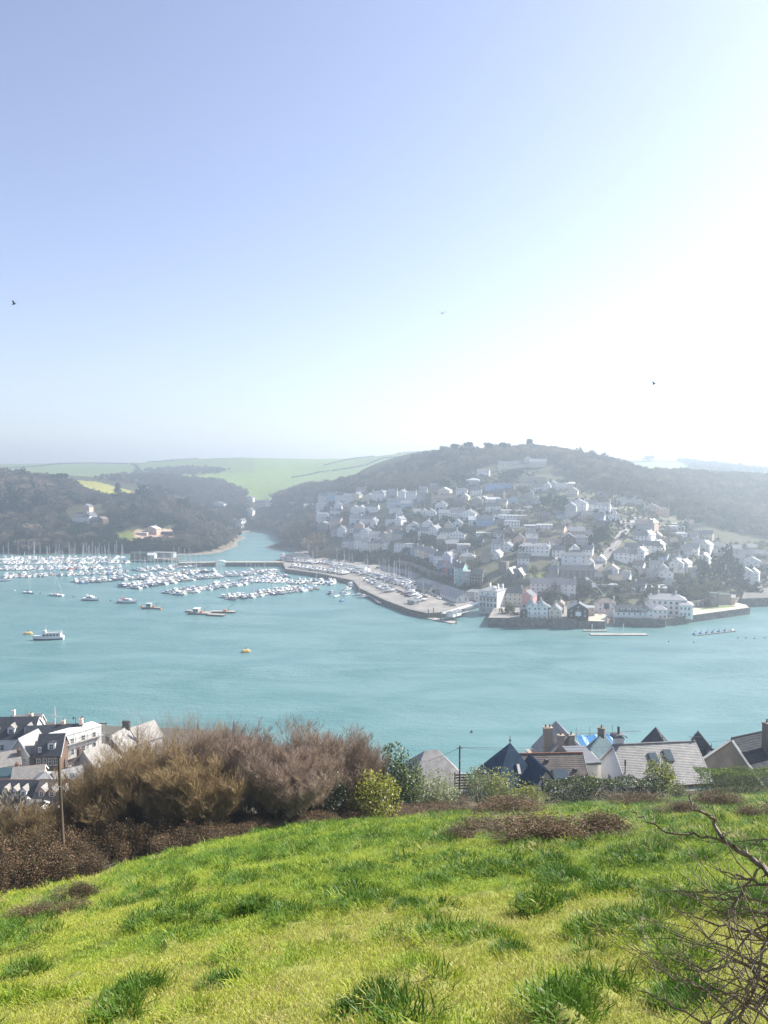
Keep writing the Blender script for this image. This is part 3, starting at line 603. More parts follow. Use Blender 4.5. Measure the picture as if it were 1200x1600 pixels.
def sailing_yacht(hullm, cover, L_=10.0, mast=13.5, name='sailing_yacht', label='white sailing yacht with bare mast moored at a pontoon'):
    t = thing(name, label, 'sailing yacht'); B = L_ * .31; F_ = L_ * .095
    hull_mb(L_, B, F_, .3, .75, 0, 1).build('hull', [hullm, NAVY if hullm is WHITE else WHITE], t)
    cabin_mb(-L_ * .12, L_ * .24, B * .3, B * .22, F_ * .95, F_ * 1.0 + .55, .1, .5).build('cabin', WHITE, t)
    window_band(-L_ * .08, L_ * .14, B * .285, F_ + .12, F_ + .36, .05, 3).build('window', GLASS, t)['kind'] = 'stuff'
    mb = MB(); mb.tube((L_ * .1, 0, F_), (L_ * .1, 0, F_ + mast), .15, .12, 6); mb.tube((L_ * .1, -.9, F_ + mast * .5), (L_ * .1, .9, F_ + mast * .5), .04, .04, 4)
    for q in ((L_ * .5, 0), (-L_ * .48, 0), (L_ * .08, B * .46), (L_ * .08, -B * .46)): mb.tube((L_ * .1, 0, F_ + mast), (q[0], q[1], F_), .018, .018, 3, cap=False)
    mb.build('mast', ALU, t)
    mb = MB(); mb.tube((L_ * .1, 0, F_ + 1.2), (-L_ * .3, 0, F_ + 1.15), .2, .11, 6); mb.build('boom', cover, t)
    mb = MB(); mb.poly([(-L_ * .1, -B * .32, F_ + .5), (-L_ * .1, B * .32, F_ + .5), (-L_ * .19, B * .32, F_ + 1.2), (-L_ * .19, -B * .32, F_ + 1.2), (-L_ * .1 + .3, -B * .3, F_ + .4), (-L_ * .1 + .3, B * .3, F_ + .4)], [(0, 1, 2, 3), (0, 4, 5, 1)]); mb.build('sprayhood', cover, t)
    return remember(t)
def motor_cruiser(hullm, roof, L_=9.0, fly=True, name='motor_cruiser', label='white motor cruiser moored at a pontoon'):
    t = thing(name, label, 'motorboat'); B = L_ * .34; F_ = L_ * .12
    hull_mb(L_, B, F_, .4, .9, 0, 1).build('hull', [hullm, NAVY if hullm is WHITE else WHITE], t)
    cabin_mb(-L_ * .22, L_ * .26, B * .40, B * .30, F_ * .9, F_ + 1.25, .1, 1.3).build('cabin', WHITE, t)
    window_band(-L_ * .18, L_ * .12, B * .385, F_ + .45, F_ + 1.0, .045, 3).build('window', GLASS, t)['kind'] = 'stuff'
    mb = MB(); mb.slab((L_ * .235, -B * .25, F_ + .4), (L_ * .235, B * .25, F_ + .4), (L_ * .135, B * .22, F_ + 1.15), (L_ * .135, -B * .22, F_ + 1.15), .04); mb.build('windscreen', GLASS, t)
    if fly:
        mb = MB(); mb.box(-L_ * .26, L_ * .06, -B * .33, B * .33, F_ + 1.27, F_ + 1.5); mb.box(-L_ * .05, L_ * .04, -B * .28, B * .28, F_ + 1.5, F_ + 1.95)
        mb.build('flybridge', WHITE, t); mb = MB()
        for sg in (-1, 1): mb.tube((-L_ * .2, sg * B * .3, F_ + 1.5), (-L_ * .24, sg * B * .3, F_ + 2.6), .05, .05, 4)
        mb.box(-L_ * .26, -L_ * .22, -B * .32, B * .32, F_ + 2.55, F_ + 2.65); mb.build('radar_arch', WHITE, t)
    else:
        mb = MB(); mb.box(-L_ * .42, -L_ * .12, -B * .38, B * .38, F_ + 1.3, F_ + 1.42)
        for sg in (-1, 1): mb.tube((-L_ * .41, sg * B * .35, F_ * .9), (-L_ * .41, sg * B * .35, F_ + 1.3), .04, .04, 4)
        mb.build('canopy', roof, t)
    mb = MB(); s0 = F_ * 1.1
    pts = [(L_ * .05, B * .47), (L_ * .3, B * .36), (L_ * .5, 0), (L_ * .3, -B * .36), (L_ * .05, -B * .47)]
    for p_, q_ in zip(pts[:-1], pts[1:]): mb.tube((p_[0], p_[1], s0 + .65), (q_[0], q_[1], s0 + .65), .03, .03, 3)
    for p_ in pts: mb.tube((p_[0], p_[1], s0 - .1), (p_[0], p_[1], s0 + .65), .03, .03, 3)
    mb.build('railing', ALU, t)
    return remember(t)
def small_boat(hullm, L_=5.5, name='motor_launch', label='small open motor launch at a pontoon'):
    t = thing(name, label, 'small boat'); B = L_ * .37; F_ = .6
    hull_mb(L_, B, F_, .4, .9, 0, None, .2).build('hull', [hullm], t)
    mb = MB(); mb.box(-.3, .5, -.35, .35, F_ - .1, F_ + .65); mb.build('console', WHITE, t)
    mb = MB(); mb.slab((.5, -.34, F_ + .6), (.5, .34, F_ + .6), (.3, .3, F_ + 1.0), (.3, -.3, F_ + 1.0), .03); mb.build('windscreen', GLASS, t)
    mb = MB(); mb.box(-L_ * .5 - .3, -L_ * .5 + .1, -.2, .2, F_ * .5, F_ + .5); mb.box(-L_ * .5 - .2, -L_ * .5 - .02, -.08, .08, -.3, F_ * .5); mb.build('outboard_motor', BLACKP, t)
    return remember(t)
protos = {}
def proto(key):
    if key in protos: return protos[key][0], False
    k, h, c, L_ = key
    hm = {'w': WHITE, 'n': NAVY, 'c': CREAM, 'b': BLUEP, 'r': REDP, 'g': GREYP}[h]; cv = {'n': CANVAS, 'w': WHITE, 't': TAN, 'b': BLUEP, 'r': REDP}[c]
    t = {'yacht': lambda: sailing_yacht(hm, cv, L_, L_ * 1.35), 'fly': lambda: motor_cruiser(hm, cv, L_, True), 'cruiser': lambda: motor_cruiser(hm, cv, L_, False), 'launch': lambda: small_boat(hm, L_)}[k]()
    protos[key] = (t,); return t, True
def boat(key, loc, rz, label, group):
    t, new = proto(key)
    if new: t.location = loc; t.rotation_euler = (0, 0, rz); t['label'] = label; t['group'] = group; return t
    return copy_tree(t, loc, rz, label, group)
def pontoon(a, b, label, w=2.2, piles=True, fingers=0, name='pontoon'):
    d = (b - a); Lp = d.length; rz = math.atan2(d.y, d.x); t = thing(name, label, 'pontoon', (a.x, a.y, 0), rz, 'floating pontoons of the marina')
    mb = MB(); mb.box(0, Lp, -w / 2, w / 2, .28, .5); mb.build('deck', PONT, t)
    mb = MB(); k = 0
    while k < Lp: mb.box(k, min(Lp, k + 5), -w / 2 + .2, w / 2 - .2, -.3, .277); k += 6
    f = mb.build('float', DKGREY, t); f['kind'] = 'stuff'
    if piles:
        k = 6; me = None
        while k < Lp:
            if me is None: m2 = MB(); m2.tube((0, 0, -1), (0, 0, 4.2), .16, .16, 6); me = m2.mesh('pile', DKGREY)
            link('pile', me, t, (k, w / 2 + .25, 0)); k += 22
    if fingers:
        m2 = MB(); m2.box(-.4, .4, 0, 7, .2, .44); me = m2.mesh('finger', PONT); m3 = MB(); m3.box(-.4, .4, -7, 0, .2, .44); me2 = m3.mesh('finger', PONT); k = 4
        while k < Lp - 2: link('finger', me, t, (k, w / 2 + .003, 0)); link('finger', me2, t, (k, -w / 2 - .003, 0)); k += fingers
    return t
rb = random.Random(11)
HULLS = {'w': 'white', 'n': 'navy hulled', 'c': 'cream', 'b': 'blue hulled', 'r': 'red hulled', 'g': 'grey'}
ONES = 'first second third fourth fifth sixth seventh eighth ninth tenth eleventh twelfth thirteenth fourteenth fifteenth sixteenth seventeenth eighteenth nineteenth'.split()
def ordinal(n):
    if n < 20: return ONES[n - 1]
    t = {2: 'twent', 3: 'thirt', 4: 'fort', 5: 'fift'}[n // 10]; return t + 'ieth' if n % 10 == 0 else t + 'y-' + ONES[n % 10 - 1]
def row(p1, p2, where, sides=(1, 1), sp=4.6, yf=.3, drop=.03, fingers=9.0, Lr=(9, 12), small=.15):
    a = atz(*p1, 0); b = atz(*p2, 0); d = (b - a); Lp = d.length; u = d.normalized(); nrm = Vector((-u.y, u.x, 0)); ang = math.atan2(nrm.y, nrm.x)
    pontoon(a, b, 'long grey marina walkway ' + where.replace('of the', 'forming the'), fingers=fingers)
    cnt = {}
    for si, sg in enumerate((1, -1)):
        if not sides[si]: continue
        k = 2.5
        while k < Lp - 1:
            if rb.random() < drop: k += sp; continue
            r = rb.random(); L_ = rb.choice([Lr[0], (Lr[0] + Lr[1]) / 2, Lr[1]]); h = rb.choices('wnbcrg', [22, 2, 1.6, 1.5, .5, .6])[0]
            if r < yf: key = ('yacht', h, rb.choice('nnwt'), L_ + 1)
            elif r < yf + small: key = ('launch', rb.choice('wwwgb'), 'w', 5.5)
            elif r < yf + small + .3: key = ('fly', h if h in 'wn' else 'w', 'w', L_)
            else: key = ('cruiser', h, rb.choice('nwb'), L_)
            kind = {'yacht': 'yacht', 'launch': 'open launch', 'fly': 'flybridge cruiser', 'cruiser': 'motorboat'}[key[0]]; cnt[sg] = cnt.get(sg, 0) + 1
            p = a + u * k + nrm * sg * (1.5 + key[3] / 2); flip = rb.random() < .45
            lab = '%s %s, %s from left on %s side %s' % (HULLS[key[1]], kind, ordinal(cnt[sg]), 'far' if sg > 0 else 'near', where)
            boat(key, (p.x, p.y, 0), ang + (0 if (sg > 0) ^ flip else math.pi) + rb.uniform(-.05, .05), lab, 'boats berthed on both sides ' + where)
            k += sp * (1 if key[0] != 'launch' else .75) * rb.uniform(.92, 1.1)
row((4, 902), (98, 898), 'of the leftmost front pontoon', yf=.35, sp=4.6, Lr=(9, 12))
row((118, 911), (203, 903), 'of the front diagonal pontoon', yf=.12, sp=4.6)
row((198, 919), (302, 903), 'of the middle diagonal pontoon', yf=.12, sp=4.4)
row((266, 929), (442, 900), 'of the second front diagonal pontoon', yf=.06, sp=4.2, Lr=(8, 10.5), small=.25)
row((352, 936), (488, 919), 'of the pontoon nearest the buoy', yf=.12, sp=3.9, Lr=(8, 11), small=.2)
row((104, 898), (200, 895), 'of the pontoon left of the boathouses', yf=.25, sp=4.6)
row((0, 889), (190, 888), 'of the long left middle pontoon', yf=.3, sp=4.8)
row((0, 873.5), (196, 873), 'of the rearmost pontoon under the trees', yf=.5, sp=6.5)
row((0, 880), (205, 879), 'of the long pontoon by the wooded shore', yf=.38, sp=5.2)
row((205, 905), (330, 892), 'of the pontoon below the boathouses', yf=.3, sp=4.8)
row((215, 893), (300, 884), 'of the short boathouse jetty pontoon', yf=.55, sp=5.5)
row((306, 904), (425, 893), 'of the pontoon before the causeway', yf=.12, sp=4.6)
row((385, 907), (528, 912), 'of the pontoon below the boatyard wall', yf=.1, sp=4.6, sides=(1, 1), Lr=(8, 10.5))
# boats on the open water
def lone(key, px, py, rz, label):
    p = atz(px, py, 0); return boat(key, (p.x, p.y, 0), rz, label, None) if False else boat(key, (p.x, p.y, 0), rz, label, 'boats on moorings in the open river')
lone(('yacht', 'w', 'n', 10.5), 45, 927, -.5, 'two masted looking white yacht on a mooring off the left pontoon end')
lone(('yacht', 'w', 't', 11.5), 88, 931, 2.9, 'low white yacht moored between the left yacht and a motor yacht')
lone(('fly', 'w', 'w', 13.0), 142, 938, -.35, 'large white motor yacht moored alone left of centre')
lone(('cruiser', 'w', 'r', 14.0), 199, 942, -.2, 'white boat with a red cabin cover moored alone')
lone(('cruiser', 'w', 'n', 10), 8, 908, .3, 'white boat cut off at the left edge by the pontoon end')
for i, (px, py, rz, k) in enumerate([(518, 928, 1.2, ('cruiser', 'n', 'n', 9)), (526, 932, 1.1, ('launch', 'w', 'w', 7.5)), (535, 939, 1.15, ('launch', 'b', 'w', 6.5)), (542, 930, 1.0, ('cruiser', 'w', 'n', 8)), (543, 922, .9, ('fly', 'w', 'w', 9)), (536, 926, 1.1, ('launch', 'g', 'w', 7))]):
    lone(k, px, py, rz, ['navy hulled cabin boat at the left of the small raft off the quay', 'white launch second in the raft off the quay', 'blue launch lowest in the raft off the quay', 'white cabin boat at the right of the raft off the quay', 'white flybridge cruiser at the back of the raft off the quay', 'grey launch in the middle of the raft off the quay'][i])
lone(('yacht', 'w', 'n', 9.5), 560, 930, .5, 'white yacht lying under the quay wall beside the jetty'); lone(('cruiser', 'w', 'n', 9.5), 568, 934, .5, 'white cabin boat lying under the quay wall by the jetty end')
lone(('fly', 'w', 'w', 12), 548, 916, 1.9, 'white motor cruiser moored at the corner of the boatyard wall')
# passenger ferry
def passenger_ferry(px, py, rz):
    p = atz(px, py, 0); t = thing('passenger_ferry', 'white passenger ferry with dark blue hull band alone on the river', 'ferry', (p.x, p.y, 0), rz)
    hull_mb(15.5, 4.6, 1.7, .45, .85, 0, 1).build('hull', [WHITE, NAVY], t)
    cabin_mb(-6.6, 3.6, 2.05, 1.7, 1.6, 3.6, .1, .9).build('saloon', WHITE, t)
    for k in range(5):
        for sg in (-1, 1):
            mb = MB(); x = -5.6 + k * 1.75; mb.slab((x, sg * 2.06 * .97, 2.2), (x + 1.2, sg * 2.03 * .97, 2.2), (x + 1.2, sg * 1.90 * .97, 3.05), (x, sg * 1.93 * .97, 3.05), .05); mb.build('window', GLASS, t)
    mb = MB(); mb.box(-6.8, 1.0, -1.9, 1.9, 3.62, 3.74); mb.build('upper_deck', TAN if False else GREYP, t)
    cabin_mb(1.1, 3.4, 1.2, 1.0, 3.6, 5.0, .1, .7).build('wheelhouse', WHITE, t)
    mb = MB(); mb.slab((3.25, -.85, 4.0), (3.25, .85, 4.0), (2.85, .8, 4.75), (2.85, -.8, 4.75), .04); mb.build('windscreen', GLASS, t)
    mb = MB(); mb.tube((1.2, 0, 4.9), (1.0, 0, 8.2), .09, .05); mb.tube((1.1, -.8, 7), (1.1, .8, 7), .04, .04, 4); mb.tube((1.5, 0, 5), (1.5, 0, 6.4), .3, .2); mb.build('mast', WHITE, t)
    mb = MB(); pts = [(-6.7, 1.85), (-6.7, -1.85), (1, -1.85), (1, 1.85)]
    for i in range(4):
        a, b = pts[i], pts[(i + 1) % 4]
        if i == 2: continue
        mb.tube((*a, 4.7), (*b, 4.7), .04, .04, 4); mb.tube((*a, 4.25), (*b, 4.25), .03, .03, 4)
        for k in range(6): q = (a[0] + (b[0] - a[0]) * k / 5, a[1] + (b[1] - a[1]) * k / 5); mb.tube((*q, 3.7), (*q, 4.7), .03, .03, 4)
    mb.build('railing', WHITE, t)
    mb = MB(); mb.tube((6.9, 0, 2.3), (7.3, 0, 4.0), .05, .04, 4); mb.build('jackstaff', WHITE, t)
passenger_ferry(76, 999, math.pi * .88 + .55)
def buoy(px, py, r, mat, label, long=False, name='mooring_buoy'):
    p = atz(px, py, 0); t = thing(name, label, 'buoy', (p.x, p.y, 0), .3); mb = MB(); n = 10
    if long:
        ringz = [(-1.9, .25), (-1.6, .8), (-.8, 1), (.8, 1), (1.6, .8), (1.9, .25)]
        pts = [(x * r, math.cos(2 * math.pi * k / n) * q * r, .25 * r + math.sin(2 * math.pi * k / n) * q * r) for x, q in ringz for k in range(n)]
    else:
        ringz = [(-.7, .7), (-.3, .95), (.2, 1), (.6, .8), (.9, .45), (1.0, .1)]
        pts = [(math.cos(2 * math.pi * k / n) * q * r, math.sin(2 * math.pi * k / n) * q * r, .3 * r + z * r) for z, q in ringz for k in range(n)]
    fs = [(i * n + k, i * n + (k + 1) % n, (i + 1) * n + (k + 1) % n, (i + 1) * n + k) for i in range(len(ringz) - 1) for k in range(n)] + [tuple(range(n))[::-1], tuple(range((len(ringz) - 1) * n, len(ringz) * n))]
    mb.poly(pts, fs); mb.build('float_body', mat, t)
    mb = MB(); mb.tube((0, 0, r * 1.1), (0, 0, r * 1.75), r * .12, r * .12, 6); mb.tube((-r * .3, 0, r * 1.75), (r * .3, 0, r * 1.75), r * .1, r * .1, 5); mb.build('mooring_ring', DKGREY, t)
    return t
buoy(384, 1019, 1.25, YELLOW, 'ochre barrel buoy alone in the middle of the river', True); buoy(44, 991, 1.2, YELLOW, 'ochre barrel buoy just left of the white ferry', True); buoy(737, 1144, .45, BLACKP, 'small black buoy in the near water above the gabled roofs')
for px, py, lab in ((23, 923, 'small pale buoy left of the moored two masted yacht'), (63, 928, 'tiny dark buoy between the two yachts on the left'), (115, 933, 'dark buoy between low yacht and large motor yacht'), (173, 939, 'dark buoy left of the red covered boat')):
    buoy(px, py, .6, DKGREY if 'dark' in lab else WHITE, lab)
for px, py, lab in ((1153, 997, 'dark mooring dot right of the moored dinghies'), (1166, 997, 'second dark mooring dot right of the dinghies'), (1179, 998, 'larger dark mooring buoy right of the dinghies'), (1195, 997, 'rightmost dark mooring dot on the glittering water'), (1084, 1004, 'dark mooring dot below the row of blue dinghies'), (1045, 1003, 'faint mooring dot below the white floating landing')):
    buoy(px, py, .4, DKGREY, lab)
# work boat with deck gear and orange buoys at each end
def work_barge(px, py, rz, label, L_, B, cabin=True, gear=True, name='work_barge'):
    p = atz(px, py, 0); t = thing(name, label, 'barge', (p.x, p.y, 0), rz); mb = MB()
    mb.prism([(-L_ / 2, -B / 2), (L_ / 2 - B * .2, -B / 2), (L_ / 2, -B * .3), (L_ / 2, B * .3), (L_ / 2 - B * .2, B / 2), (-L_ / 2, B / 2)], -.4, .9); mb.build('hull', DKGREY, t)
    mb = MB(); mb.box(-L_ / 2 + .2, L_ / 2 - .6, -B / 2 + .2, B / 2 - .2, .903, .98); mb.build('deck', PONT, t)
    if cabin:
        mb = MB(); mb.box(-L_ * .3, -L_ * .05, -B * .3, B * .3, .983, 3.4); mb.build('wheelhouse', GREYP, t); mb = MB(); mb.box(-L_ * .32, -L_ * .03, -B * .34, B * .34, 3.403, 3.6); mb.build('roof', WHITE, t)
        for k in (-.26, -.15):
            mb = MB(); mb.box(L_ * k, L_ * k + 1.0, -B * .3 - .03, -B * .3, 2.1, 2.9); mb.build('window', GLASS, t)
    if gear:
        mb = MB(); mb.tube((L_ * .2, 0, .98), (L_ * .2, 0, 3.6), .18, .14); mb.tube((L_ * .2, 0, 3.4), (L_ * .42, .4, 5.0), .12, .08); mb.build('crane', DKGREY, t)
        mb = MB(); mb.box(L_ * .02, L_ * .14, -B * .25, B * .1, .983, 1.9); mb.build('winch', ORANGE, t)
    mb = MB(); mb.tube((-L_ * .18, 0, .98), (-L_ * .18, 0, 6.2), .07, .05); mb.build('mast', ALU, t)
    return t
work_barge(238, 951, -.12, 'dark work boat between two orange buoys', 13, 4)
buoy(222, 949, .9, ORANGE, 'orange buoy at the left end of the dark work boat'); buoy(251, 953, .9, ORANGE, 'orange buoy at the right end of the dark work boat')
work_barge(313, 959, -.15, 'moored barge with grey deckhouse at the left of the raft', 14, 7); work_barge(338, 962, -.25, 'low barge with pale deck in front of the raft', 12, 4.5, False, False); work_barge(349, 957, -.1, 'dark barge carrying a crane at the back of the raft', 17, 5, False, True); work_barge(300, 956, -.1, 'small dark barge at the far left end of the raft', 8, 4, False, False)
buoy(325, 962, .8, ORANGE, 'orange buoy in front of the raft of barges')
# floating landing stage, blue dinghies
a, b = atz(922, 992, 0), atz(1011, 992, 0); pontoon(a, b, 'long white topped floating landing stage off the seafront', 4.2, False, 0, 'landing_stage')
a, b = atz(911, 986, 0), atz(948, 986, 0); pontoon(a, b, 'short white floating landing stage behind the long one', 2.2, False, 0, 'landing_stage')
for px, py, h, lab in ((974, 991, 5.5, 'white mooring post on the long landing stage'), (925, 990, 5, 'white mooring post at the left end of the long landing stage')):
    p = atz(px, py, 0); t = thing('mooring_post', lab, 'post', (p.x, p.y, 0)); mb = MB(); mb.tube((0, 0, -1), (0, 0, h), .25, .22, 8); mb.build('pile', WHITE, t); mb = MB(); mb.tube((0, 0, h), (0, 0, h + .5), .3, .05, 8); mb.build('pointed_cap', WHITE, t)
tags = ['first blue dinghy at the left end of the moored line', 'second blue dinghy in the moored line', 'third blue dinghy in the moored line', 'fourth blue dinghy in the moored line', 'fifth blue dinghy in the moored line', 'sixth blue dinghy in the moored line', 'white dinghy at the right end of the moored line']
for i in range(7):
    p = atz(1086 + i * 9.6, 991 - i * 1.0, 0); boat(('launch', 'b' if i < 6 else 'w', 'w', 4.6), (p.x, p.y, 0), .9, tags[i], 'line of dinghies moored off the seafront')
a, b = atz(1090, 993, 0), atz(1150, 986.5, 0); pontoon(a, b, 'thin white floating boom holding the blue dinghies', .7, False, 0, 'floating_boom')
# ---------------------------------------------------------------- buildings
def wallm(name, c, d=.12): return M('render_' + name, c, tuple(v * (1 - d) for v in c), scale=.35, rough=.85, bump=.15, bscale=6, detail=6)
WALL = {'w': wallm('white', (.80, .79, .76)), 'c': wallm('cream', (.68, .61, .47)), 'g': wallm('grey', (.42, .42, .41)), 'b': wallm('blue', (.28, .42, .66)), 'l': wallm('pale_blue', (.45, .57, .70)), 'p': wallm('pink', (.62, .30, .27)),
        'm': wallm('mint', (.32, .58, .50)), 's': wallm('rubble_stone', (.24, .22, .19), .45), 'n': wallm('brown_brick', (.17, .11, .08), .3), 'r': wallm('red', (.42, .05, .05)), 'd': wallm('dark_blue', (.04, .06, .11)), 'v': wallm('lilac', (.55, .53, .66)), 'o': wallm('peach', (.66, .47, .36)), 't': wallm('tan', (.38, .32, .26)), 'k': wallm('black_timber', (.05, .045, .04))}
def slate(name, c, c2, rough=.45):
    return M('slate_' + name, c, c2, scale=1.1, rough=rough, bump=.5, bscale=5, spec=.5, stretch=(1, 3, 3), detail=6)
ROOF = {'s': slate('grey', (.17, .175, .185), (.11, .115, .125)), 'd': slate('dark', (.075, .08, .09), (.045, .05, .058)), 'l': slate('light', (.34, .34, .34), (.25, .25, .25), .5), 'b': slate('brown', (.19, .145, .115), (.12, .095, .08), .6), 'w': slate('white', (.62, .62, .60), (.5, .5, .49), .6), 'g': slate('green', (.05, .09, .07), (.03, .06, .045), .5), 't': slate('teal', (.05, .10, .125), (.03, .07, .09)), 'u': slate('blue', (.025, .07, .13), (.015, .045, .085), .3)}
TRIM = paint('white_trim', (.78, .78, .76)); POT = M('terracotta', (.30, .14, .08), (.22, .10, .06), 3)
WIN = {}
def window_mesh(w, h, bars=True):
    k = (round(w, 2), round(h, 2), bars)
    if k not in WIN:
        f = MB(); t = .09
        f.box(-w / 2, -w / 2 + t, -.07, .03, 0, h); f.box(w / 2 - t, w / 2, -.07, .03, 0, h); f.box(-w / 2 + t, w / 2 - t, -.07, .03, h - t, h); f.box(-w / 2 - .06, w / 2 + .06, -.12, .03, -.09, .012); f.box(-w / 2 + t, w / 2 - t, -.07, .03, 0, t)
        if bars:
            f.box(-.03, .03, -.06, .02, t, h - t); f.box(-w / 2 + t, -.03, -.055, .02, h * .5 - .03, h * .5 + .03); f.box(.03, w / 2 - t, -.055, .02, h * .5 - .03, h * .5 + .03)
        g = MB(); g.box(-w / 2 + t, w / 2 - t, -.025, .02, t, h - t)
        WIN[k] = (f.mesh('window', TRIM), g.mesh('pane', GLASS))
    return WIN[k]
class House:
    """L along local x (ridge), W deep in y, front towards -y"""
    def __init__(s, name, label, cat, loc, rz, L_, W, hw, hr, kind='gable', wall='w', roof='s', group=None, ext=5.0, over=.35, courses=0, trim=True, thick=.16):
        s.t = thing(name, label, cat, loc, rz, group); s.L, s.W, s.hw, s.hr, s.kind = L_, W, hw, hr, kind; s.wall = WALL[wall] if isinstance(wall, str) else wall; s.roof = ROOF[roof] if isinstance(roof, str) else roof
        l, w = L_ / 2, W / 2; mb = MB()
        if kind == 'gable':
            mb.poly([(-l, -w, -ext), (l, -w, -ext), (l, w, -ext), (-l, w, -ext), (-l, -w, hw), (l, -w, hw), (l, w, hw), (-l, w, hw), (-l, 0, hw + hr), (l, 0, hw + hr)],
                    [(0, 1, 5, 4), (2, 3, 7, 6), (1, 2, 6, 9, 5), (3, 0, 4, 8, 7), (4, 5, 9, 8), (6, 7, 8, 9), (3, 2, 1, 0)])
        elif kind == 'mono':
            mb.poly([(-l, -w, -ext), (l, -w, -ext), (l, w, -ext), (-l, w, -ext), (-l, -w, hw), (l, -w, hw), (l, w, hw + hr), (-l, w, hw + hr)], [(0, 1, 5, 4), (2, 3, 7, 6), (1, 2, 6, 5), (3, 0, 4, 7), (4, 5, 6, 7), (3, 2, 1, 0)])
        else: mb.box(-l, l, -w, w, -ext, hw)
        s.wo = mb.build('wall', s.wall, s.t)
        rb_ = MB(); o = over; th = thick
        if kind == 'gable':
            k = hr / w; e = hw - k * o + .01
            if courses:
                for sg in (-1, 1):
                    n = courses
                    for i in range(n):
                        f0, f1 = i / n, (i + 1) / n; y0 = sg * (w + o) * (1 - f0); y1 = sg * (w + o) * (1 - f1); z0 = e + (hw + hr + .02 - e) * f0; z1 = e + (hw + hr + .02 - e) * f1
                        rb_.slab((-l - o, y0, z0), (l + o, y0, z0), (l + o, y1, z1 - .03), (-l - o, y1, z1 - .03), th)
            else:
                for sg in (-1, 1): rb_.slab((-l - o, sg * (w + o), e), (l + o, sg * (w + o), e), (l + o, 0, hw + hr + .02), (-l - o, 0, hw + hr + .02), th)
        elif kind == 'hip':
            e = hw + .01; r = max(0.05, l - w * .9); a = [(-l - o, -w - o, e), (l + o, -w - o, e), (l + o, w + o, e), (-l - o, w + o, e)]; p, q = (-r, 0, hw + hr), (r, 0, hw + hr)
            rb_.poly(a + [p, q], [(0, 1, 5, 4), (2, 3, 4, 5), (1, 2, 5), (3, 0, 4), (3, 2, 1, 0)]); rb_.box(-l - o, l + o, -w - o, w + o, e - .22, e - .003)
        elif kind == 'mono': rb_.slab((-l - o, -w - o, hw + .01 - hr / W * o), (l + o, -w - o, hw + .01 - hr / W * o), (l + o, w + o, hw + hr + .01 + hr / W * o), (-l - o, w + o, hw + hr + .01 + hr / W * o), th)
        else:
            rb_.box(-l - o, l + o, -w - o, w + o, hw + .005, hw + .3)
        s.ro = rb_.build('roof', s.roof, s.t)
        if kind == 'gable' and trim:
            m = MB(); m.tube((-l - o, 0, hw + hr + .12), (l + o, 0, hw + hr + .12), .11, .11, 6); m.build('ridge_tiles', POT if trim == 'red' else s.roof, s.t)
            for sx in (-1, 1):
                m = MB()
                for sg in (-1, 1): m.slab((sx * (l + o + .005), sg * (w + o), hw - k * o - .28), (sx * (l + o + .045), sg * (w + o), hw - k * o - .28), (sx * (l + o + .045), 0, hw + hr - .26), (sx * (l + o + .005), 0, hw + hr - .26), .3)
                m.build('bargeboard', TRIM, s.t)
    def chimney(s, x, y, h, w=.55, d=.9, wall=None, pots=2, potm=None):
        zb = s.hw + (s.hr * max(0, 1 - abs(y) / (s.W / 2)) if s.kind in ('gable', 'hip') else 0)
        m = MB(); m.box(x - w / 2, x + w / 2, y - d / 2, y + d / 2, zb - 1.2, zb + h); m.box(x - w / 2 - .08, x + w / 2 + .08, y - d / 2 - .08, y + d / 2 + .08, zb + h + .003, zb + h + .15)
        c = m.build('chimney', WALL[wall] if isinstance(wall, str) else (wall or s.wall), s.t)
        for k in range(pots):
            q = MB(); yy = y - d / 2 + d * (k + .5) / pots; q.tube((x, yy, zb + h + .153), (x, yy, zb + h + .62), .13, .10, 8); q.build('chimney_pot', potm or POT, c)
    def win(s, face, u, z, w=1.0, h=1.3, bars=True, name='window'):
        fm, gm = window_mesh(w, h, bars); l, d = s.L / 2, s.W / 2
        loc, rz = {'f': ((u, -d - .001, z), 0), 'b': ((-u, d + .001, z), math.pi), 'r': ((l + .001, u, z), math.pi / 2), 'l': ((-l - .001, -u, z), -math.pi / 2)}[face]
        f = link(name, fm, s.t, loc, rz); link('pane', gm, f)
    def wins(s, face, n, zs, w=1.0, h=1.3, u0=None, u1=None):
        l = (s.L if face in 'fb' else s.W); u0 = -l / 2 + l / n / 2 if u0 is None else u0; u1 = -u0 if u1 is None else u1
        for z in zs:
            for k in range(n): s.win(face, u0 + (u1 - u0) * (k / (n - 1) if n > 1 else .5), z, w, h)
    def door(s, face, u, z=0, w=1.0, h=2.1, m=None):
        mb = MB(); mb.box(-w / 2, w / 2, -.06, .03, 0, h); l, d = s.L / 2, s.W / 2
        loc, rz = {'f': ((u, -d - .001, z), 0), 'r': ((l + .001, u, z), math.pi / 2), 'l': ((-l - .001, -u, z), -math.pi / 2)}[face]
        o = mb.build('door', m or NAVY, s.t, loc=loc, rz=rz); q = MB(); q.tube((w * .35, -.09, 1.0), (w * .35, -.04, 1.0), .04, .04, 5); q.build('handle', ALU, o)
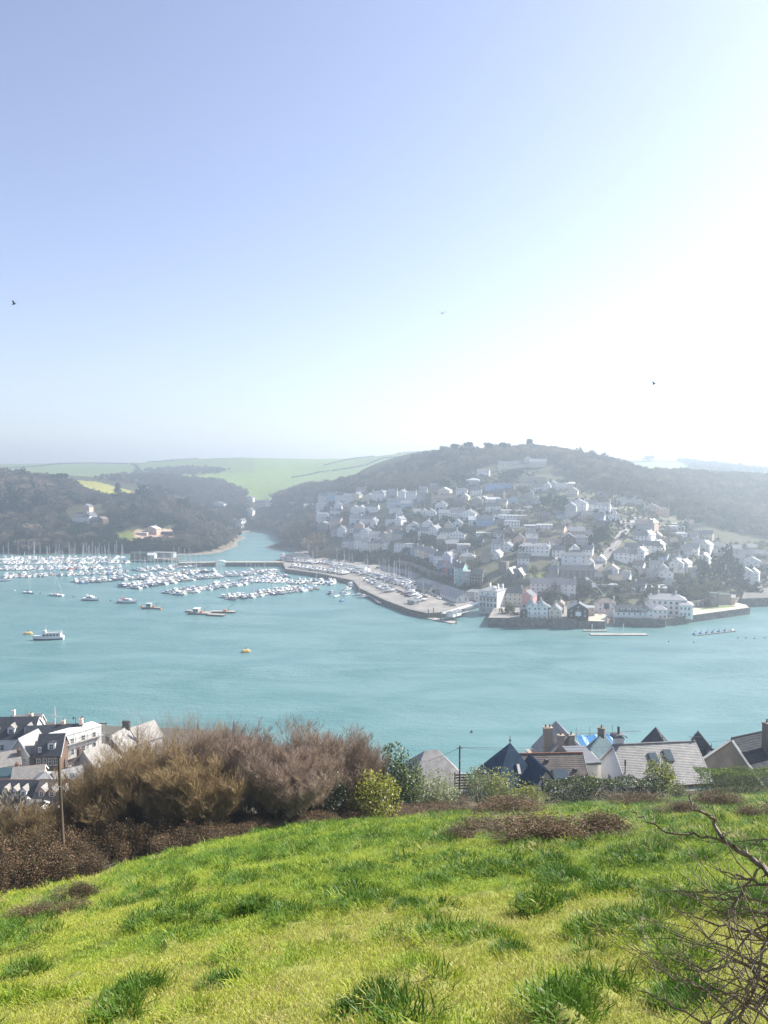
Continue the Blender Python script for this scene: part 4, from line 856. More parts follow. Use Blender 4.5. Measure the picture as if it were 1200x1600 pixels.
    def dormer(s, u, z0, w=1.7, h=1.5, d=2.0, side=-1, wall=None, roof=None, gable=.7):
        """gabled dormer on the front (side=-1) slope; z0 = height of its sill"""
        y = side * (s.W / 2) * (1 - (z0 - s.hw) / s.hr); root = MB(); y1 = y - side * d
        root.poly([(u - w / 2, y, z0 - .2), (u + w / 2, y, z0 - .2), (u + w / 2, y, z0 + h), (u, y, z0 + h + gable), (u - w / 2, y, z0 + h), (u - w / 2, y1, z0 - .2), (u + w / 2, y1, z0 - .2), (u + w / 2, y1, z0 + h), (u, y1, z0 + h + gable), (u - w / 2, y1, z0 + h)],
                  [(0, 1, 2, 3, 4), (1, 6, 7, 2), (0, 4, 9, 5), (9, 8, 7, 6, 5)])
        c = root.build('dormer', wall or TRIM, s.t); q = MB(); o = .22
        for sg in (-1, 1): q.slab((u + sg * (w / 2 + o), y + side * .2, z0 + h - o * gable / (w / 2)), (u + sg * (w / 2 + o), y1 - side * .6, z0 + h - o * gable / (w / 2)), (u, y1 - side * .6, z0 + h + gable + .03), (u, y + side * .2, z0 + h + gable + .03), .1)
        q.build('dormer_roof', roof or s.roof, c); fm, gm = window_mesh(w * .62, h * .8)
        link('dormer_window', fm, c, (u, y + side * .03, z0 + .1), 0 if side < 0 else math.pi); link('dormer_pane', gm, c, (u, y + side * .03, z0 + .1), 0 if side < 0 else math.pi)
    def skylight(s, u, f, w=.9, h=1.2, side=-1, m=None):
        """roof window centred at fraction f up the slope"""
        w2 = s.W / 2; y = side * w2 * (1 - f); z = s.hw + s.hr * f; sl = math.atan2(s.hr, w2); mb = MB(); mb.box(-w / 2 - .09, w / 2 + .09, -h / 2 - .09, h / 2 + .09, .12, .25); o = mb.build('skylight', DKGREY, s.t)
        o.location = (u, y, z); o.rotation_euler = (sl if side < 0 else -sl, 0, 0); q = MB(); q.box(-w / 2, w / 2, -h / 2, h / 2, .251, .27); q.build('pane', m or SKYL, o)
    def ridge_finial(s, x, h=.8):
        m = MB(); m.tube((x, 0, s.hw + s.hr), (x, 0, s.hw + s.hr + h), .07, .03, 6); m.tube((x, 0, s.hw + s.hr + h * .5), (x, 0, s.hw + s.hr + h * .62), .13, .13, 6); m.build('finial', DKGREY, s.t)
SKYL = paint('skylight_glass', (.10, .13, .15), .12)
SCALE = 1.2
VG = 'houses on the hillside across the river'
def vh(px, py, wpx, hpx, code, wall, roof, yaw, label, n=None, fl=None, name='house', depth=None, group=VG, pos=None, chim=1, y0=430):
    p = pos or hit_far(px, py, y0); s = p.y / FPX * SCALE; Lm = wpx * s; hw = hpx * s * .87; yw = R(yaw); rg = random.Random(int(px * 31 + py))
    D = depth or (8.0 if code in 'ghf' else 9.5); c = code
    if code == 'G': Lm, D, yw = (depth or 10.0), Lm, yw - math.pi / 2
    kind = {'g': 'gable', 'G': 'gable', 'h': 'hip', 'f': 'flat', 'm': 'mono'}[code]
    hr = min(3.4, D * .40) if kind == 'gable' else (min(2.6, D * .3) if kind == 'hip' else 1.2)
    pos_ = (p.x, p.y + (D / 2 if code != 'G' else Lm / 2) * .8, p.z)
    h = House(name, label, 'building' if name not in ('house', 'villa', 'cottage', 'bungalow', 'terraced_house') else 'house', pos_, yw, Lm, D, hw, hr, kind, wall, roof, group, ext=6, trim=False if hpx < 9 else True, over=.3)
    fl = fl or max(1, int(round(hw / 2.9))); zs = [hw - 1.9 - 2.7 * k for k in range(fl) if hw - 1.9 - 2.7 * k > -2]
    nf = n or max(1, int(round((Lm if code != 'G' else Lm) / 2.9)))
    if code == 'G':
        h.wins('r', n or max(1, int(round(D / 2.9))), zs, 1.0, 1.25); h.wins('f', 2, zs[:1], 1.0, 1.2)
        h.win('r', 0, hw + .5, .9, 1.0)
    else:
        h.wins('f', nf, zs, 1.05, 1.3)
        if yaw < -8: h.wins('r', 2, zs, .9, 1.2)
        if yaw > 8: h.wins('l', 2, zs, .9, 1.2)
    if kind in ('gable', 'hip') and chim:
        x = (Lm / 2 - .5) * rg.choice((-1, 1)); h.chimney(x, 0, 1.2, .7, 1.0, pots=2)
        if chim > 1: h.chimney(-x, 0, 1.2, .7, 1.0, pots=2)
    return h
V = [
 # upper left terraces
 (506, 785, 14, 10, 'g', 'w', 's', -10, 'white terrace house at the left end of the highest left row'), (519, 785, 13, 11, 'g', 'l', 's', -10, 'pale terrace house second in the highest left row'), (532, 785, 13, 11, 'g', 'w', 'd', -12, 'white terrace house with darker roof third in the highest left row'), (546, 786, 14, 10, 'g', 'w', 'l', -15, 'white house with light roof fourth in the highest left row'), (559, 782, 10, 8, 'G', 'c', 's', -30, 'small cream gabled house ending the highest left row'),
 (577, 784, 16, 8, 'G', 'c', 's', -20, 'pale gabled house between the highest row and the tall villa'), (591, 784, 15, 13, 'h', 'w', 's', -10, 'tall white villa with square chimneys high on the left slope', None, None, 'villa'), (600, 782, 9, 10, 'G', 'w', 's', -35, 'narrow white gable beside the tall villa high on the left'), (614, 778, 12, 9, 'g', 'g', 's', -10, 'hazy grey house under the wood right of the tall villa'),
 (630, 779, 10, 9, 'G', 'w', 's', -25, 'small white gable close under the dark wood'), (643, 781, 14, 10, 'h', 'w', 's', -15, 'white hipped house close under the dark wood'), (658, 783, 10, 8, 'g', 'g', 's', -15, 'grey house at the lower corner of the dark wood'),
 (482, 800, 12, 9, 'g', 'w', 'w', 0, 'white house alone beside the bare wood at the far left of the village'), (487, 814, 11, 8, 'g', 'g', 's', 0, 'grey house below the white one beside the bare wood'), (505, 796, 18, 9, 'G', 'w', 's', -20, 'white house with gable under the highest left row'), (505, 814, 17, 10, 'h', 'w', 'l', -20, 'bright white villa with bay above the large bare tree', None, None, 'villa'), (524, 806, 14, 7, 'g', 'w', 's', -10, 'low white house right of the bright villa'),
 (530, 800, 11, 10, 'G', 'w', 'd', -20, 'white gabled house with tall chimney above the brown roofs'), (545, 800, 15, 8, 'g', 't', 'b', -12, 'brown house in the middle left of the village'), (556, 806, 12, 10, 'G', 'w', 's', -15, 'white twin gable house left half'), (565, 805, 12, 10, 'G', 'w', 'l', -15, 'white twin gable house right half'), (556, 818, 16, 8, 'g', 'w', 's', -5, 'white cottage row left of the long slate terrace', None, None, 'cottage'),
 (575, 818, 22, 7, 'g', 'w', 's', -28, 'long terrace with slate roof running down the slope'), (586, 824, 9, 8, 'G', 'w', 's', -30, 'white gable at the lower end of the slate terrace'), (525, 825, 16, 11, 'g', 'o', 's', -20, 'peach house with large roof left of the white terraces'), (527, 836, 14, 9, 'g', 'g', 'd', -15, 'grey house under the peach house'),
 (537, 838, 13, 10, 'G', 'w', 's', -35, 'white gabled house above the four storey terrace'), (549, 832, 13, 7, 'g', 'w', 'd', -15, 'white house with dark roof above the terrace end'), (561, 842, 14, 9, 'g', 'w', 'd', -15, 'white house with slate roof behind the terrace middle'), (572, 842, 13, 11, 'G', 'w', 's', -30, 'white gable rising over the white terrace'), (586, 846, 16, 9, 'g', 'w', 'l', -12, 'pale house right of the white gable over the terrace'),
 (541, 861, 10, 15, 'g', 'w', 'd', -6, 'pale terraced house at the left end of the four storey terrace', 3, 4, 'terraced_house'), (551, 862, 10, 16, 'g', 'v', 'd', -6, 'lilac grey terraced house second in the four storey terrace', 3, 4, 'terraced_house'), (561, 863, 11, 18, 'g', 'w', 's', -6, 'white terraced house with flat parapet in the four storey terrace', 3, 4, 'terraced_house'), (571, 862, 11, 15, 'g', 'w', 's', -6, 'white terraced house at the right end of the four storey terrace', 3, 4, 'terraced_house'),
 (587, 862, 20, 13, 'h', 'c', 'd', -15, 'cream house with pyramid roof right of the four storey terrace', 5), (600, 858, 14, 10, 'g', 'w', 's', -20, 'white house between the cream pyramid house and dark trees'), (603, 846, 13, 8, 'G', 't', 'b', -25, 'tan gabled house above the pyramid roofed one'),
 # left centre
 (618, 792, 22, 8, 'g', 'l', 's', -8, 'pale blue long house under the dark wood'), (636, 793, 16, 6, 'g', 'l', 'l', -8, 'pale blue bungalow right of the pale blue long house', None, None, 'bungalow'), (616, 801, 12, 7, 'g', 'w', 's', -8, 'white house with black timber under the pale blue houses'), (624, 806, 8, 6, 'G', 'w', 'd', -8, 'tiny white gable below the timbered white house'),
 (612, 822, 14, 11, 'g', 'w', 'd', -25, 'white house with sunlit end wall left of centre'), (626, 823, 10, 11, 'G', 'w', 's', -35, 'narrow gable with brilliantly sunlit wall left of centre'), (617, 833, 20, 6, 'g', 't', 'b', -20, 'long brown roofed house below the sunlit gable'), (612, 845, 12, 9, 'G', 'c', 's', -20, 'cream gable left of the modern white block'), (622, 842, 14, 8, 'g', 'g', 'd', -20, 'grey house left of the modern white block'),
 (647, 829, 18, 7, 'G', 'w', 's', -15, 'white cottage alone among dark gardens left of centre', None, None, 'cottage'), (652, 805, 10, 5, 'g', 'w', 'l', -5, 'first low bungalow in the line across the middle slope', None, None, 'bungalow'), (663, 805, 10, 5, 'G', 'w', 'l', -5, 'second low bungalow in the line across the middle slope', None, None, 'bungalow'), (674, 807, 14, 6, 'G', 'w', 's', -12, 'third bungalow with gable in the line across the middle slope', None, None, 'bungalow'),
 (683, 769, 18, 9, 'g', 't', 's', -15, 'tan house at the top of the middle slope under the wood'), (696, 776, 16, 9, 'G', 'c', 'w', -25, 'cream gabled house with bright roof on the upper middle slope'), (688, 786, 22, 7, 'g', 'o', 'b', -10, 'long peach house on the upper middle slope'), (705, 786, 12, 8, 'g', 'n', 'b', -10, 'brown brick house on the upper middle slope'), (722, 775, 15, 9, 'h', 'w', 's', -12, 'white house with tall posts on the upper middle slope'), (728, 784, 10, 7, 'G', 'c', 'l', -20, 'small cream gable left of the stone gabled pair'), (718, 792, 15, 9, 'g', 'n', 'd', -10, 'dark brown block on the middle slope'),
 (748, 792, 16, 10, 'G', 't', 's', -25, 'tan gabled house left half of stone gabled pair'), (758, 790, 10, 9, 'G', 't', 'l', -25, 'tan gabled house right half of stone gabled pair'),
 (698, 811, 20, 9, 'g', 'w', 'l', -8, 'long white terrace left part in the centre of the slope'), (715, 812, 18, 13, 'g', 'w', 's', -8, 'tall white terrace block in the centre of the slope', 6, 3), (734, 812, 20, 9, 'G', 'w', 's', -25, 'white house with big gable and chimney right of the tall terrace block'),
 (741, 821, 14, 8, 'g', 'w', 'w', -8, 'white and blue house left end of the blue pair'), (759, 822, 22, 10, 'g', 'b', 's', -15, 'long pale blue house in the centre of the slope'),
 (668, 838, 22, 8, 'g', 'w', 's', -30, 'white chalet with big sloping roof over the colourful terrace'), (681, 836, 12, 9, 'G', 'w', 's', -35, 'white gable end of the chalet over the colourful terrace'), (702, 840, 22, 8, 'g', 'w', 'd', -15, 'white house with wide dark roof in the centre'), (717, 845, 20, 10, 'G', 'w', 's', -20, 'bright white gable with chimney in the centre'),
 (757, 836, 20, 3, 'f', 'w', 'w', -5, 'low flat roofed white garage in the central gardens', None, None, 'garage'), (725, 856, 16, 5, 'f', 'w', 'w', -10, 'flat white outbuilding above the mint house', None, None, 'outbuilding'), (724, 868, 12, 8, 'g', 'w', 's', -10, 'small white house above the mint house'),
 # top
 (756, 746, 16, 8, 'g', 'w', 'l', -18, 'pale house just under the ridge left of the school'), (802, 733, 38, 7, 'g', 'c', 's', -4, 'long pale hall high under the ridge pines', 9, 1, 'long_hall'), (826, 730, 10, 12, 'G', 'c', 's', -10, 'gabled tower like block right of the long hall', 1, 2), (841, 731, 22, 9, 'g', 'c', 'l', -8, 'pale ruined looking house right of the tower block'), (739, 759, 17, 8, 'h', 'g', 'w', -15, 'grey house with bright roof left of the long blue building'),
 (779, 767, 34, 10, 'f', 'b', 'l', -10, 'long plain pale blue building high on the slope', 8, 1, 'blue_hall'), (817, 764, 24, 8, 'f', 'c', 'l', -8, 'pale wing stepping down left of the flat roofed school', 4, 1), (833, 757, 34, 11, 'f', 't', 'w', -8, 'flat roofed brown school with bright roof edge near the ridge', 9, 2, 'school'), (845, 768, 20, 7, 'g', 'w', 'd', -10, 'white house with dark roof at the left of the gabled row'), (857, 768, 10, 9, 'G', 'w', 's', -25, 'first white gable in the row right of the school'), (866, 765, 12, 8, 'G', 'w', 'd', -25, 'second white gable in the row right of the school'), (877, 766, 14, 6, 'g', 'w', 'l', -15, 'low white house ending the gabled row'), (891, 764, 14, 8, 'm', 'c', 'w', -10, 'pale house with two tilted bright roof panels'),
 # centre right
 (772, 789, 22, 8, 'h', 'w', 'w', -10, 'white house with bright flat topped roof in the upper stack'), (771, 800, 18, 9, 'g', 'w', 'd', -10, 'white balconied house in the middle of the upper stack', 4, 2), (785, 794, 14, 9, 'g', 'c', 's', -20, 'cream house right of the balconied white house'), (831, 789, 34, 5, 'g', 'g', 'g', -8, 'wide bungalow with dark green roof above the bright lawn', None, None, 'bungalow'), (841, 790, 14, 8, 'G', 'g', 'g', -18, 'grey gable of the bungalow above the bright lawn'),
 (802, 803, 30, 5, 'f', 'w', 'w', -12, 'upper storey block of the stepped white flats', 7, 1, 'flats'), (803, 813, 36, 7, 'f', 'w', 'w', -12, 'middle block of the stepped white flats', 8, 1, 'flats'), (801, 826, 20, 11, 'f', 'w', 'l', -8, 'square white block with rows of windows below the stepped flats', 5, 2, 'flats'), (818, 820, 14, 8, 'g', 'n', 'b', -10, 'brown house right of the square white block'), (826, 796, 9, 4, 'f', 'w', 'w', -8, 'little white hut right of the stepped flats', None, None, 'hut'), (851, 814, 16, 8, 'g', 'n', 'd', -10, 'brown house in shade above the flat roofed white house'),
 (835, 831, 24, 9, 'f', 'g', 'w', -8, 'grey house with bright flat roof above the garden walls', 6, 1), (852, 831, 20, 10, 'f', 'w', 'w', -12, 'white flat roofed house above the garden walls', 4, 2),
 (779, 860, 16, 10, 'g', 'w', 's', -15, 'white villa left wing standing in dark gardens', None, None, 'villa'), (795, 863, 16, 8, 'G', 'w', 's', -25, 'white villa right gable standing in dark gardens', None, None, 'villa'), (824, 866, 22, 12, 'h', 'w', 'l', -8, 'left half of the large double white villa', 5, 2, 'villa'), (846, 869, 24, 14, 'h', 'w', 'l', -18, 'right half of the large double white villa with chimneys', 4, 2, 'villa'),
 # right
 (907, 803, 20, 16, 'G', 'w', 's', -25, 'tall white house with sharp gable on the right spur', 2, 3), (894, 808, 14, 16, 'G', 'g', 's', -20, 'tall grey gabled block left of the sharp white house', 2, 3), (897, 812, 22, 6, 'g', 'w', 's', -10, 'low white terrace in front of the grey gabled block'), (924, 800, 16, 12, 'g', 'w', 's', -20, 'white house with turret left part of the big villa group', 3, 2, 'villa'), (942, 803, 22, 13, 'h', 'w', 's', -25, 'big white villa with bays on the right spur', 4, 2, 'villa'), (957, 803, 12, 8, 'f', 'w', 'w', -25, 'white balcony wing right of the big villa', 3, 1, 'villa'),
 (993, 792, 18, 8, 'G', 'g', 's', -10, 'hazy grey gabled house above the earth cutting'), (1021, 803, 18, 10, 'G', 'o', 's', -20, 'hazy house with tall chimneys under the wood on the right'), (1036, 806, 18, 9, 'h', 'o', 'b', -20, 'hazy rounded brown roofed house under the wood on the right'),
 (1008, 832, 22, 13, 'g', 'g', 'b', -15, 'tall pinkish house with double gables beside the hill road', 4, 2), (1021, 833, 12, 15, 'G', 'o', 'w', -40, 'sunlit double gable of the pinkish house beside the hill road', 2, 3), (1002, 846, 18, 9, 'g', 'w', 'd', -15, 'dark roofed house with bright dormer above the white villas'), (1016, 848, 13, 12, 'G', 'w', 's', -40, 'narrow sunlit gable below the double gables', 1, 2),
 (1018, 866, 24, 13, 'g', 'w', 'd', -18, 'white house with dark roof right of the hill road', 4, 2), (1031, 868, 14, 16, 'G', 'w', 's', -40, 'bright white gable end right of the hill road', 2, 3), (992, 868, 22, 12, 'g', 'w', 'd', -15, 'white villa with tall chimneys below the hill road', 4, 2, 'villa'), (1004, 880, 14, 17, 'G', 'w', 'd', -35, 'pointed white gable with timber work below the hill road', 2, 3, 'villa'), (971, 878, 18, 13, 'h', 'w', 'd', -10, 'white square house left of the pointed white gable', 3, 2), (986, 879, 16, 12, 'g', 'w', 'd', -12, 'white house between the square house and the pointed gable', 3, 2),
 (1046, 829, 40, 6, 'f', 'w', 'w', -5, 'long white flat roofed bungalow on the right', 7, 1, 'bungalow'), (1053, 838, 34, 4, 'f', 'w', 'w', -5, 'lower white flat roofed bungalow on the right', 6, 1, 'bungalow'), (1052, 824, 14, 5, 'f', 'g', 'w', -5, 'small grey block on top of the long bungalow', None, None, 'bungalow'),
 (890, 855, 18, 14, 'G', 'n', 's', -12, 'dark brown gabled house with white bay', 2, 2), (907, 855, 20, 13, 'h', 'g', 's', -15, 'grey house with large bay windows right of the dark gabled house', 4, 2), (902, 838, 22, 8, 'g', 'o', 'l', -12, 'long pale house above the bay windowed house'),
 (899, 888, 34, 18, 'h', 'w', 's', -10, 'large square white villa with pyramid roof above the grey terrace', 3, 2, 'villa'), (924, 889, 12, 8, 'G', 'w', 's', -20, 'little white lodge right of the square villa', None, None, 'lodge'), (941, 882, 14, 6, 'G', 'w', 'w', -20, 'small white garage beside the hill road', None, None, 'garage'),
 (902, 908, 44, 16, 'g', 's', 'd', -6, 'long grey stone terrace with white windows below the square villa', 6, 2, 'stone_terrace'),
 (1068, 868, 24, 8, 'g', 'w', 's', -20, 'white low house on the right slope'), (1083, 868, 18, 11, 'g', 'w', 's', -30, 'white house with long slate roof on the right slope', 3, 2), (1097, 860, 20, 11, 'g', 'w', 's', -15, 'pale house high on the right slope', 4, 2), (1106, 866, 14, 14, 'G', 'w', 's', -40, 'sunlit white gabled house on the right slope', 2, 2), (1104, 886, 14, 14, 'G', 'w', 'w', -35, 'sunlit pale house half hidden by the dark evergreens', 2, 3),
 (1062, 893, 18, 12, 'G', 'w', 's', -35, 'white house with dark hip left of the evergreens', 2, 2), (1073, 894, 14, 12, 'G', 'w', 's', -40, 'bright white gabled house left of the evergreens', 2, 2), (1041, 909, 20, 13, 'G', 'w', 's', -10, 'white house with black timber gable on a terrace', 2, 2), (1025, 892, 14, 8, 'g', 'w', 's', -15, 'white house with chimneys left of the timber gable'),
 (1130, 872, 22, 7, 'g', 'g', 's', -15, 'first hazy grey roof at the far right'), (1146, 866, 22, 8, 'g', 'g', 'l', -15, 'second hazy pale roof at the far right'), (1150, 880, 24, 8, 'g', 'w', 's', -15, 'third hazy white house at the far right'), (1168, 874, 20, 8, 'g', 'g', 's', -20, 'fourth hazy grey house at the far right'), (1178, 890, 20, 12, 'G', 'w', 's', -25, 'hazy gabled house above the far right white house', 2, 2), (1190, 872, 22, 6, 'g', 't', 's', -10, 'fifth hazy roof touching the right edge'), (1168, 915, 18, 20, 'G', 'w', 's', -25, 'white seafront house with two bright gables far right', 2, 3), (1181, 914, 14, 18, 'G', 'w', 'l', -30, 'bright bay fronted house right of the two gables', 2, 3),
 (1028, 924, 26, 5, 'm', 'w', 'w', -12, 'low building with bright white roof panel behind the hotel', 3, 1), (948, 920, 30, 5, 'f', 'g', 'l', -4, 'long low flat roofed garage among the walled gardens', 4, 1, 'garage'), (963, 912, 18, 5, 'g', 't', 'b', -5, 'brown roofed cottage among the walled gardens', None, None, 'cottage'), (978, 926, 24, 4, 'f', 't', 'l', -4, 'flat roofed brown outbuilding above the seafront inn', 3, 1, 'outbuilding'),
 # valley houses left of the creek head
 (343, 796, 16, 8, 'G', 'w', 's', -20, 'white house alone in the bare wood left of the creek head'), (391, 784, 9, 6, 'G', 'w', 's', -15, 'white house at the foot of the green hill'), (411, 792, 20, 7, 'g', 'c', 's', -15, 'long cream farmhouse at the foot of the green hill'), (421, 791, 8, 8, 'G', 'w', 's', -25, 'white gable at the right end of the cream farmhouse'), (391, 807, 9, 9, 'G', 'w', 's', -15, 'white house in trees above the creek head'), (372, 824, 12, 8, 'g', 'w', 's', -20, 'white boathouse at the head of the creek'), (378, 823, 6, 9, 'G', 'w', 's', -30, 'bright white end of the creek head boathouse'), (456, 813, 12, 6, 'g', 'g', 's', -10, 'grey house in the wood right of the creek'),
 (127, 816, 24, 8, 'g', 'w', 's', -8, 'white house in the wood behind the marina'), (140, 816, 12, 10, 'G', 'w', 's', -35, 'white gable end of the house in the wood behind the marina'), (136, 804, 9, 11, 'G', 'o', 's', -10, 'slim peach tower house above the white house in the wood'), (149, 820, 12, 8, 'g', 'n', 's', -20, 'brown brick house in the wood left part'), (158, 820, 12, 8, 'G', 'n', 'b', -20, 'brown gabled house in the wood right part'),
 (238, 834, 18, 7, 'G', 'o', 'w', -20, 'peach gabled house on the orange stone terrace'), (259, 836, 20, 5, 'f', 'n', 'w', -5, 'flat roofed brown house on the orange stone terrace'), (222, 836, 14, 3, 'f', 'o', 'w', -5, 'low peach wing on the orange stone terrace', None, None, 'outbuilding'),
]
for e in V:
    e = list(e); k = dict(zip(('n', 'fl', 'name'), e[9:]))
    k = {a: b for a, b in k.items() if b is not None}
    yy = 800 if e[0] < 470 else 430
    vh(*e[:9], y0=yy, chim=1 if e[4] in 'gGh' and e[3] > 5 else 0, **k)
# smaller houses filling the gaps, each named by the neighbour it stands beside
occ = [(e[0], e[1], e[2], e[8]) for e in V]; rf = random.Random(42); used = set()
for _ in range(2600):
    px, py = rf.uniform(484, 1200), rf.uniform(762, 928)
    if not inpoly([px], [py], [(484, 790), (560, 772), (640, 774), (700, 766), (760, 740), (880, 752), (960, 785), (1060, 812), (1130, 858), (1200, 860), (1200, 900), (1110, 905), (1060, 925), (900, 925), (800, 900), (742, 868), (640, 842), (520, 846), (484, 820)])[0]: continue
    w_ = rf.uniform(10, 17); hh_ = rf.uniform(6, 10)
    if any(abs(px - a) < (w_ + c) * .52 and -9 < py - b < 10 for a, b, c, _l in occ): continue
    if any(abs(px - a) < 12 and abs(py - b) < 14 for a, b in ((944, 845), (872, 795), (1136, 890), (1118, 900), (1150, 900), (1064, 920), (960, 850), (975, 830), (945, 870), (990, 812), (850, 900), (835, 900), (800, 895), (848, 788))): continue
    nb = min(occ, key=lambda q: (q[0] - px) ** 2 + ((q[1] - py) * 1.6) ** 2); dx, dy = px - nb[0], py - nb[1]; rel = ('just right of' if dx > 0 else 'just left of') if abs(dx) > abs(dy) * 1.3 else ('just below' if dy > 0 else 'just above')
    wl = rf.choices('wcgltons', [9, 3, 2, 2, 2, 1, 1, 1])[0]; nm = {'w': 'white', 'c': 'cream', 'g': 'grey', 'l': 'pale blue', 't': 'tan', 'o': 'peach', 'n': 'brown', 's': 'stone'}[wl]
    words = ('small %s house %s the %s' % (nm, rel, nb[3])).split()[:16]; lab = ' '.join(words)
    if lab in used: continue
    used.add(lab); occ.append((px, py, w_, 'small %s house' % nm)); vh(px, py, w_, hh_, rf.choice('ggG'), wl, rf.choice('ssdlb'), rf.uniform(-35, 0), lab, chim=1 if hh_ > 7 else 0)
    if len(used) >= 75: break
# colourful terrace above the railway
TER = [(627, 848, 861, 'w', 'l', 15, 'white modern flats with balconies at the left end of the colourful terrace', 'f', 3), (641, 848, 865, 'w', 'l', 12, 'second white modern block of the colourful terrace', 'f', 2), (649, 860, 869, 'b', 's', 8, 'bright blue house squeezed between white flats and cream terrace', 'g', 1),
       (657, 856, 873, 'c', 's', 9, 'first cream terraced house left of the peach one', 'g', 2), (665, 858, 876, 'c', 's', 9, 'second cream terraced house beside the peach one', 'g', 2), (672, 860, 878, 'o', 's', 7, 'narrow peach terraced house', 'g', 1), (679, 862, 881, 'l', 's', 7, 'narrow turquoise tinted terraced house', 'g', 1), (689, 866, 885, 'w', 'd', 13, 'white terraced house with slate mansard roof', 'g', 3), (702, 866, 888, 'v', 's', 12, 'lilac gabled house in the colourful terrace', 'G', 2),
       (692, 882, 898, 'b', 's', 10, 'deep blue house in front of the colourful terrace', 'g', 2), (701, 884, 902, 'r', 's', 6, 'narrow red fronted house in front of the terrace', 'g', 1), (709, 886, 905, 'd', 's', 9, 'narrow dark blue house right of the red fronted one', 'g', 1), (717, 882, 909, 'w', 'd', 6, 'narrow white end wall left of the mint house', 'g', 1), (723, 884, 912, 'm', 'd', 9, 'tall mint green house above the railway', 'g', 1), (733, 890, 914, 'g', 'l', 11, 'grey building right of the mint house', 'f', 2), (747, 896, 916, 'k', 'd', 16, 'black and white fronted building above the station', 'g', 4)]
for px, pt, pb, wl, rf, wp, lab, cd, n in TER:
    p = hit_far(px, pb)
    vh(px, pb, wp, (pb - pt) * .82, cd, wl, rf, -30 if px < 740 else -20, lab, n, None, 'terraced_house', depth=9, group='colourful terrace above the railway', pos=p, chim=1)
for px, py, lab in ((712, 872, 'pale house behind the mint one with large sunlit roof'), (731, 878, 'cream house with broad sunlit roof behind the terrace end')):
    vh(px, py, 20, 8, 'h', 'c', 'l', -20, lab, 3, 1)
# ---------------------------------------------------------------- waterfront of the village
QUAY = [(446, 889), (500, 896), (552, 907), (562, 919), (600, 937), (640, 952), (668, 958), (700, 956), (722, 952), (746, 936), (752, 920), (700, 903), (652, 891), (600, 877), (540, 866), (470, 860), (438, 870)]
ASPH = M('quay_surface', (.30, .275, .245), (.20, .19, .175), .12, rough=.95, world=True, detail=8); MASON = M('sea_wall_stone', (.20, .19, .165), (.10, .095, .085), .5, rough=.95, bump=.6, bscale=2.5, world=True, detail=8); TARMAC = M('tarmac_road', (.30, .28, .26), (.24, .225, .21), .3, rough=.95, world=True)
LAWN = M('lawn_grass', (.17, .21, .06), (.13, .17, .05), .3, world=True); DIRT = M('pale_gravel', (.48, .44, .34), (.38, .36, .28), .1, world=True, detail=8)
def slabpoly(name, poly, z, m, side, kind='structure', zb=-4, label=None, top='surface'):
    P = [atz(px, py, z) for px, py in poly]; c = [(p.x, p.y) for p in P]
    mb = MB(); mb.prism(c, zb, z, 0); o = mb.build(name, side); mt = MB(); mt.prism([(p.x * .999 + .001 * P[0].x, p.y) for p in P], z + .004, z + .03, 0)
    q = mt.build(top, m, o); tag(o, label, kind=kind); return o, P
quay, QP = slabpoly('quay', QUAY, 3.4, ASPH, MASON)
# timber piles along the quay face
mb = MB()
for a, b in zip(QP[2:8], QP[3:9]):
    n = int((b - a).length / 2.4)
    for k in range(n):
        q = a + (b - a) * (k / n); mb.tube((q.x, q.y - .25, -2), (q.x, q.y - .25, 3.2), .22, .22, 6)
    mb.tube((a.x, a.y - .35, 2.6), (b.x, b.y - .35, 2.6), .2, .2, 4)
o = mb.build('fender_piles', WOODD, quay); o['kind'] = 'stuff'
mb = MB()
for a, b in zip(QP[:8], QP[1:9]):
    n = max(2, int((b - a).length / 3))
    for k in range(n): q = a + (b - a) * (k / n); mb.tube((q.x, q.y + .4, 3.4), (q.x, q.y + .4, 4.5), .05, .05, 4)
    for h in (3.95, 4.48): mb.tube((a.x, a.y + .4, h), (b.x, b.y + .4, h), .04, .04, 4)
o = mb.build('railing', GREYP, quay); o['kind'] = 'stuff'
def house_along(A, B, zr, W, zb, hr, wall, roof, label, name, group=None, n=0, kind='gable', wz=None, ww=1.2, wh=1.6, doors=0, over=.5):
    a, b = atz(*A, zr), atz(*B, zr); d = b - a; c = (a + b) / 2
    h = House(name, label, 'building', (c.x, c.y, zb), math.atan2(d.y, d.x), d.length, W, zr - zb - hr, hr, kind, wall, roof, group, ext=1, over=over)
    if n: h.wins('f', n, [wz if wz else 1.2], ww, wh)
    return h
h = house_along((660, 902.5), (732, 925.5), 9.0, 13, 3.4, 2.4, 'g', 'd', 'long low railway station with dark slate roofs below the terrace', 'railway_station', n=14)
h = house_along((697, 918), (723, 927.5), 9.6, 9, 3.4, 3.0, 'w', 's', 'white station annexe with row of tall windows by the car park', 'station_annexe', n=7, wz=1.0, ww=1.3, wh=2.4); h.wins('r', 2, [1.2], 1, 2)
h = house_along((658, 911), (677, 915), 9.0, 7, 3.4, 2.6, 'c', 's', 'small cream building with gable end on the quay', 'quay_building', n=4); h.door('r', 0, 0, 2.4, 2.6); h.win('r', 0, 3.6, 1.6, .9)
h = house_along((604, 884), (655, 897), 7.0, 8, 3.4, 1.6, 'g', 'd', 'long dark platform canopy running beside the railway bank', 'platform_canopy')
h = house_along((686, 938), (694, 937), 6.2, 4, 3.4, .8, 'g', 'l', 'small grey kiosk at the corner of the quay car park', 'kiosk') if False else house_along((641, 935), (652, 937), 6.6, 5, 3.4, .8, 'g', 'l', 'small grey flat hut on the quay edge', 'quay_hut', n=2)
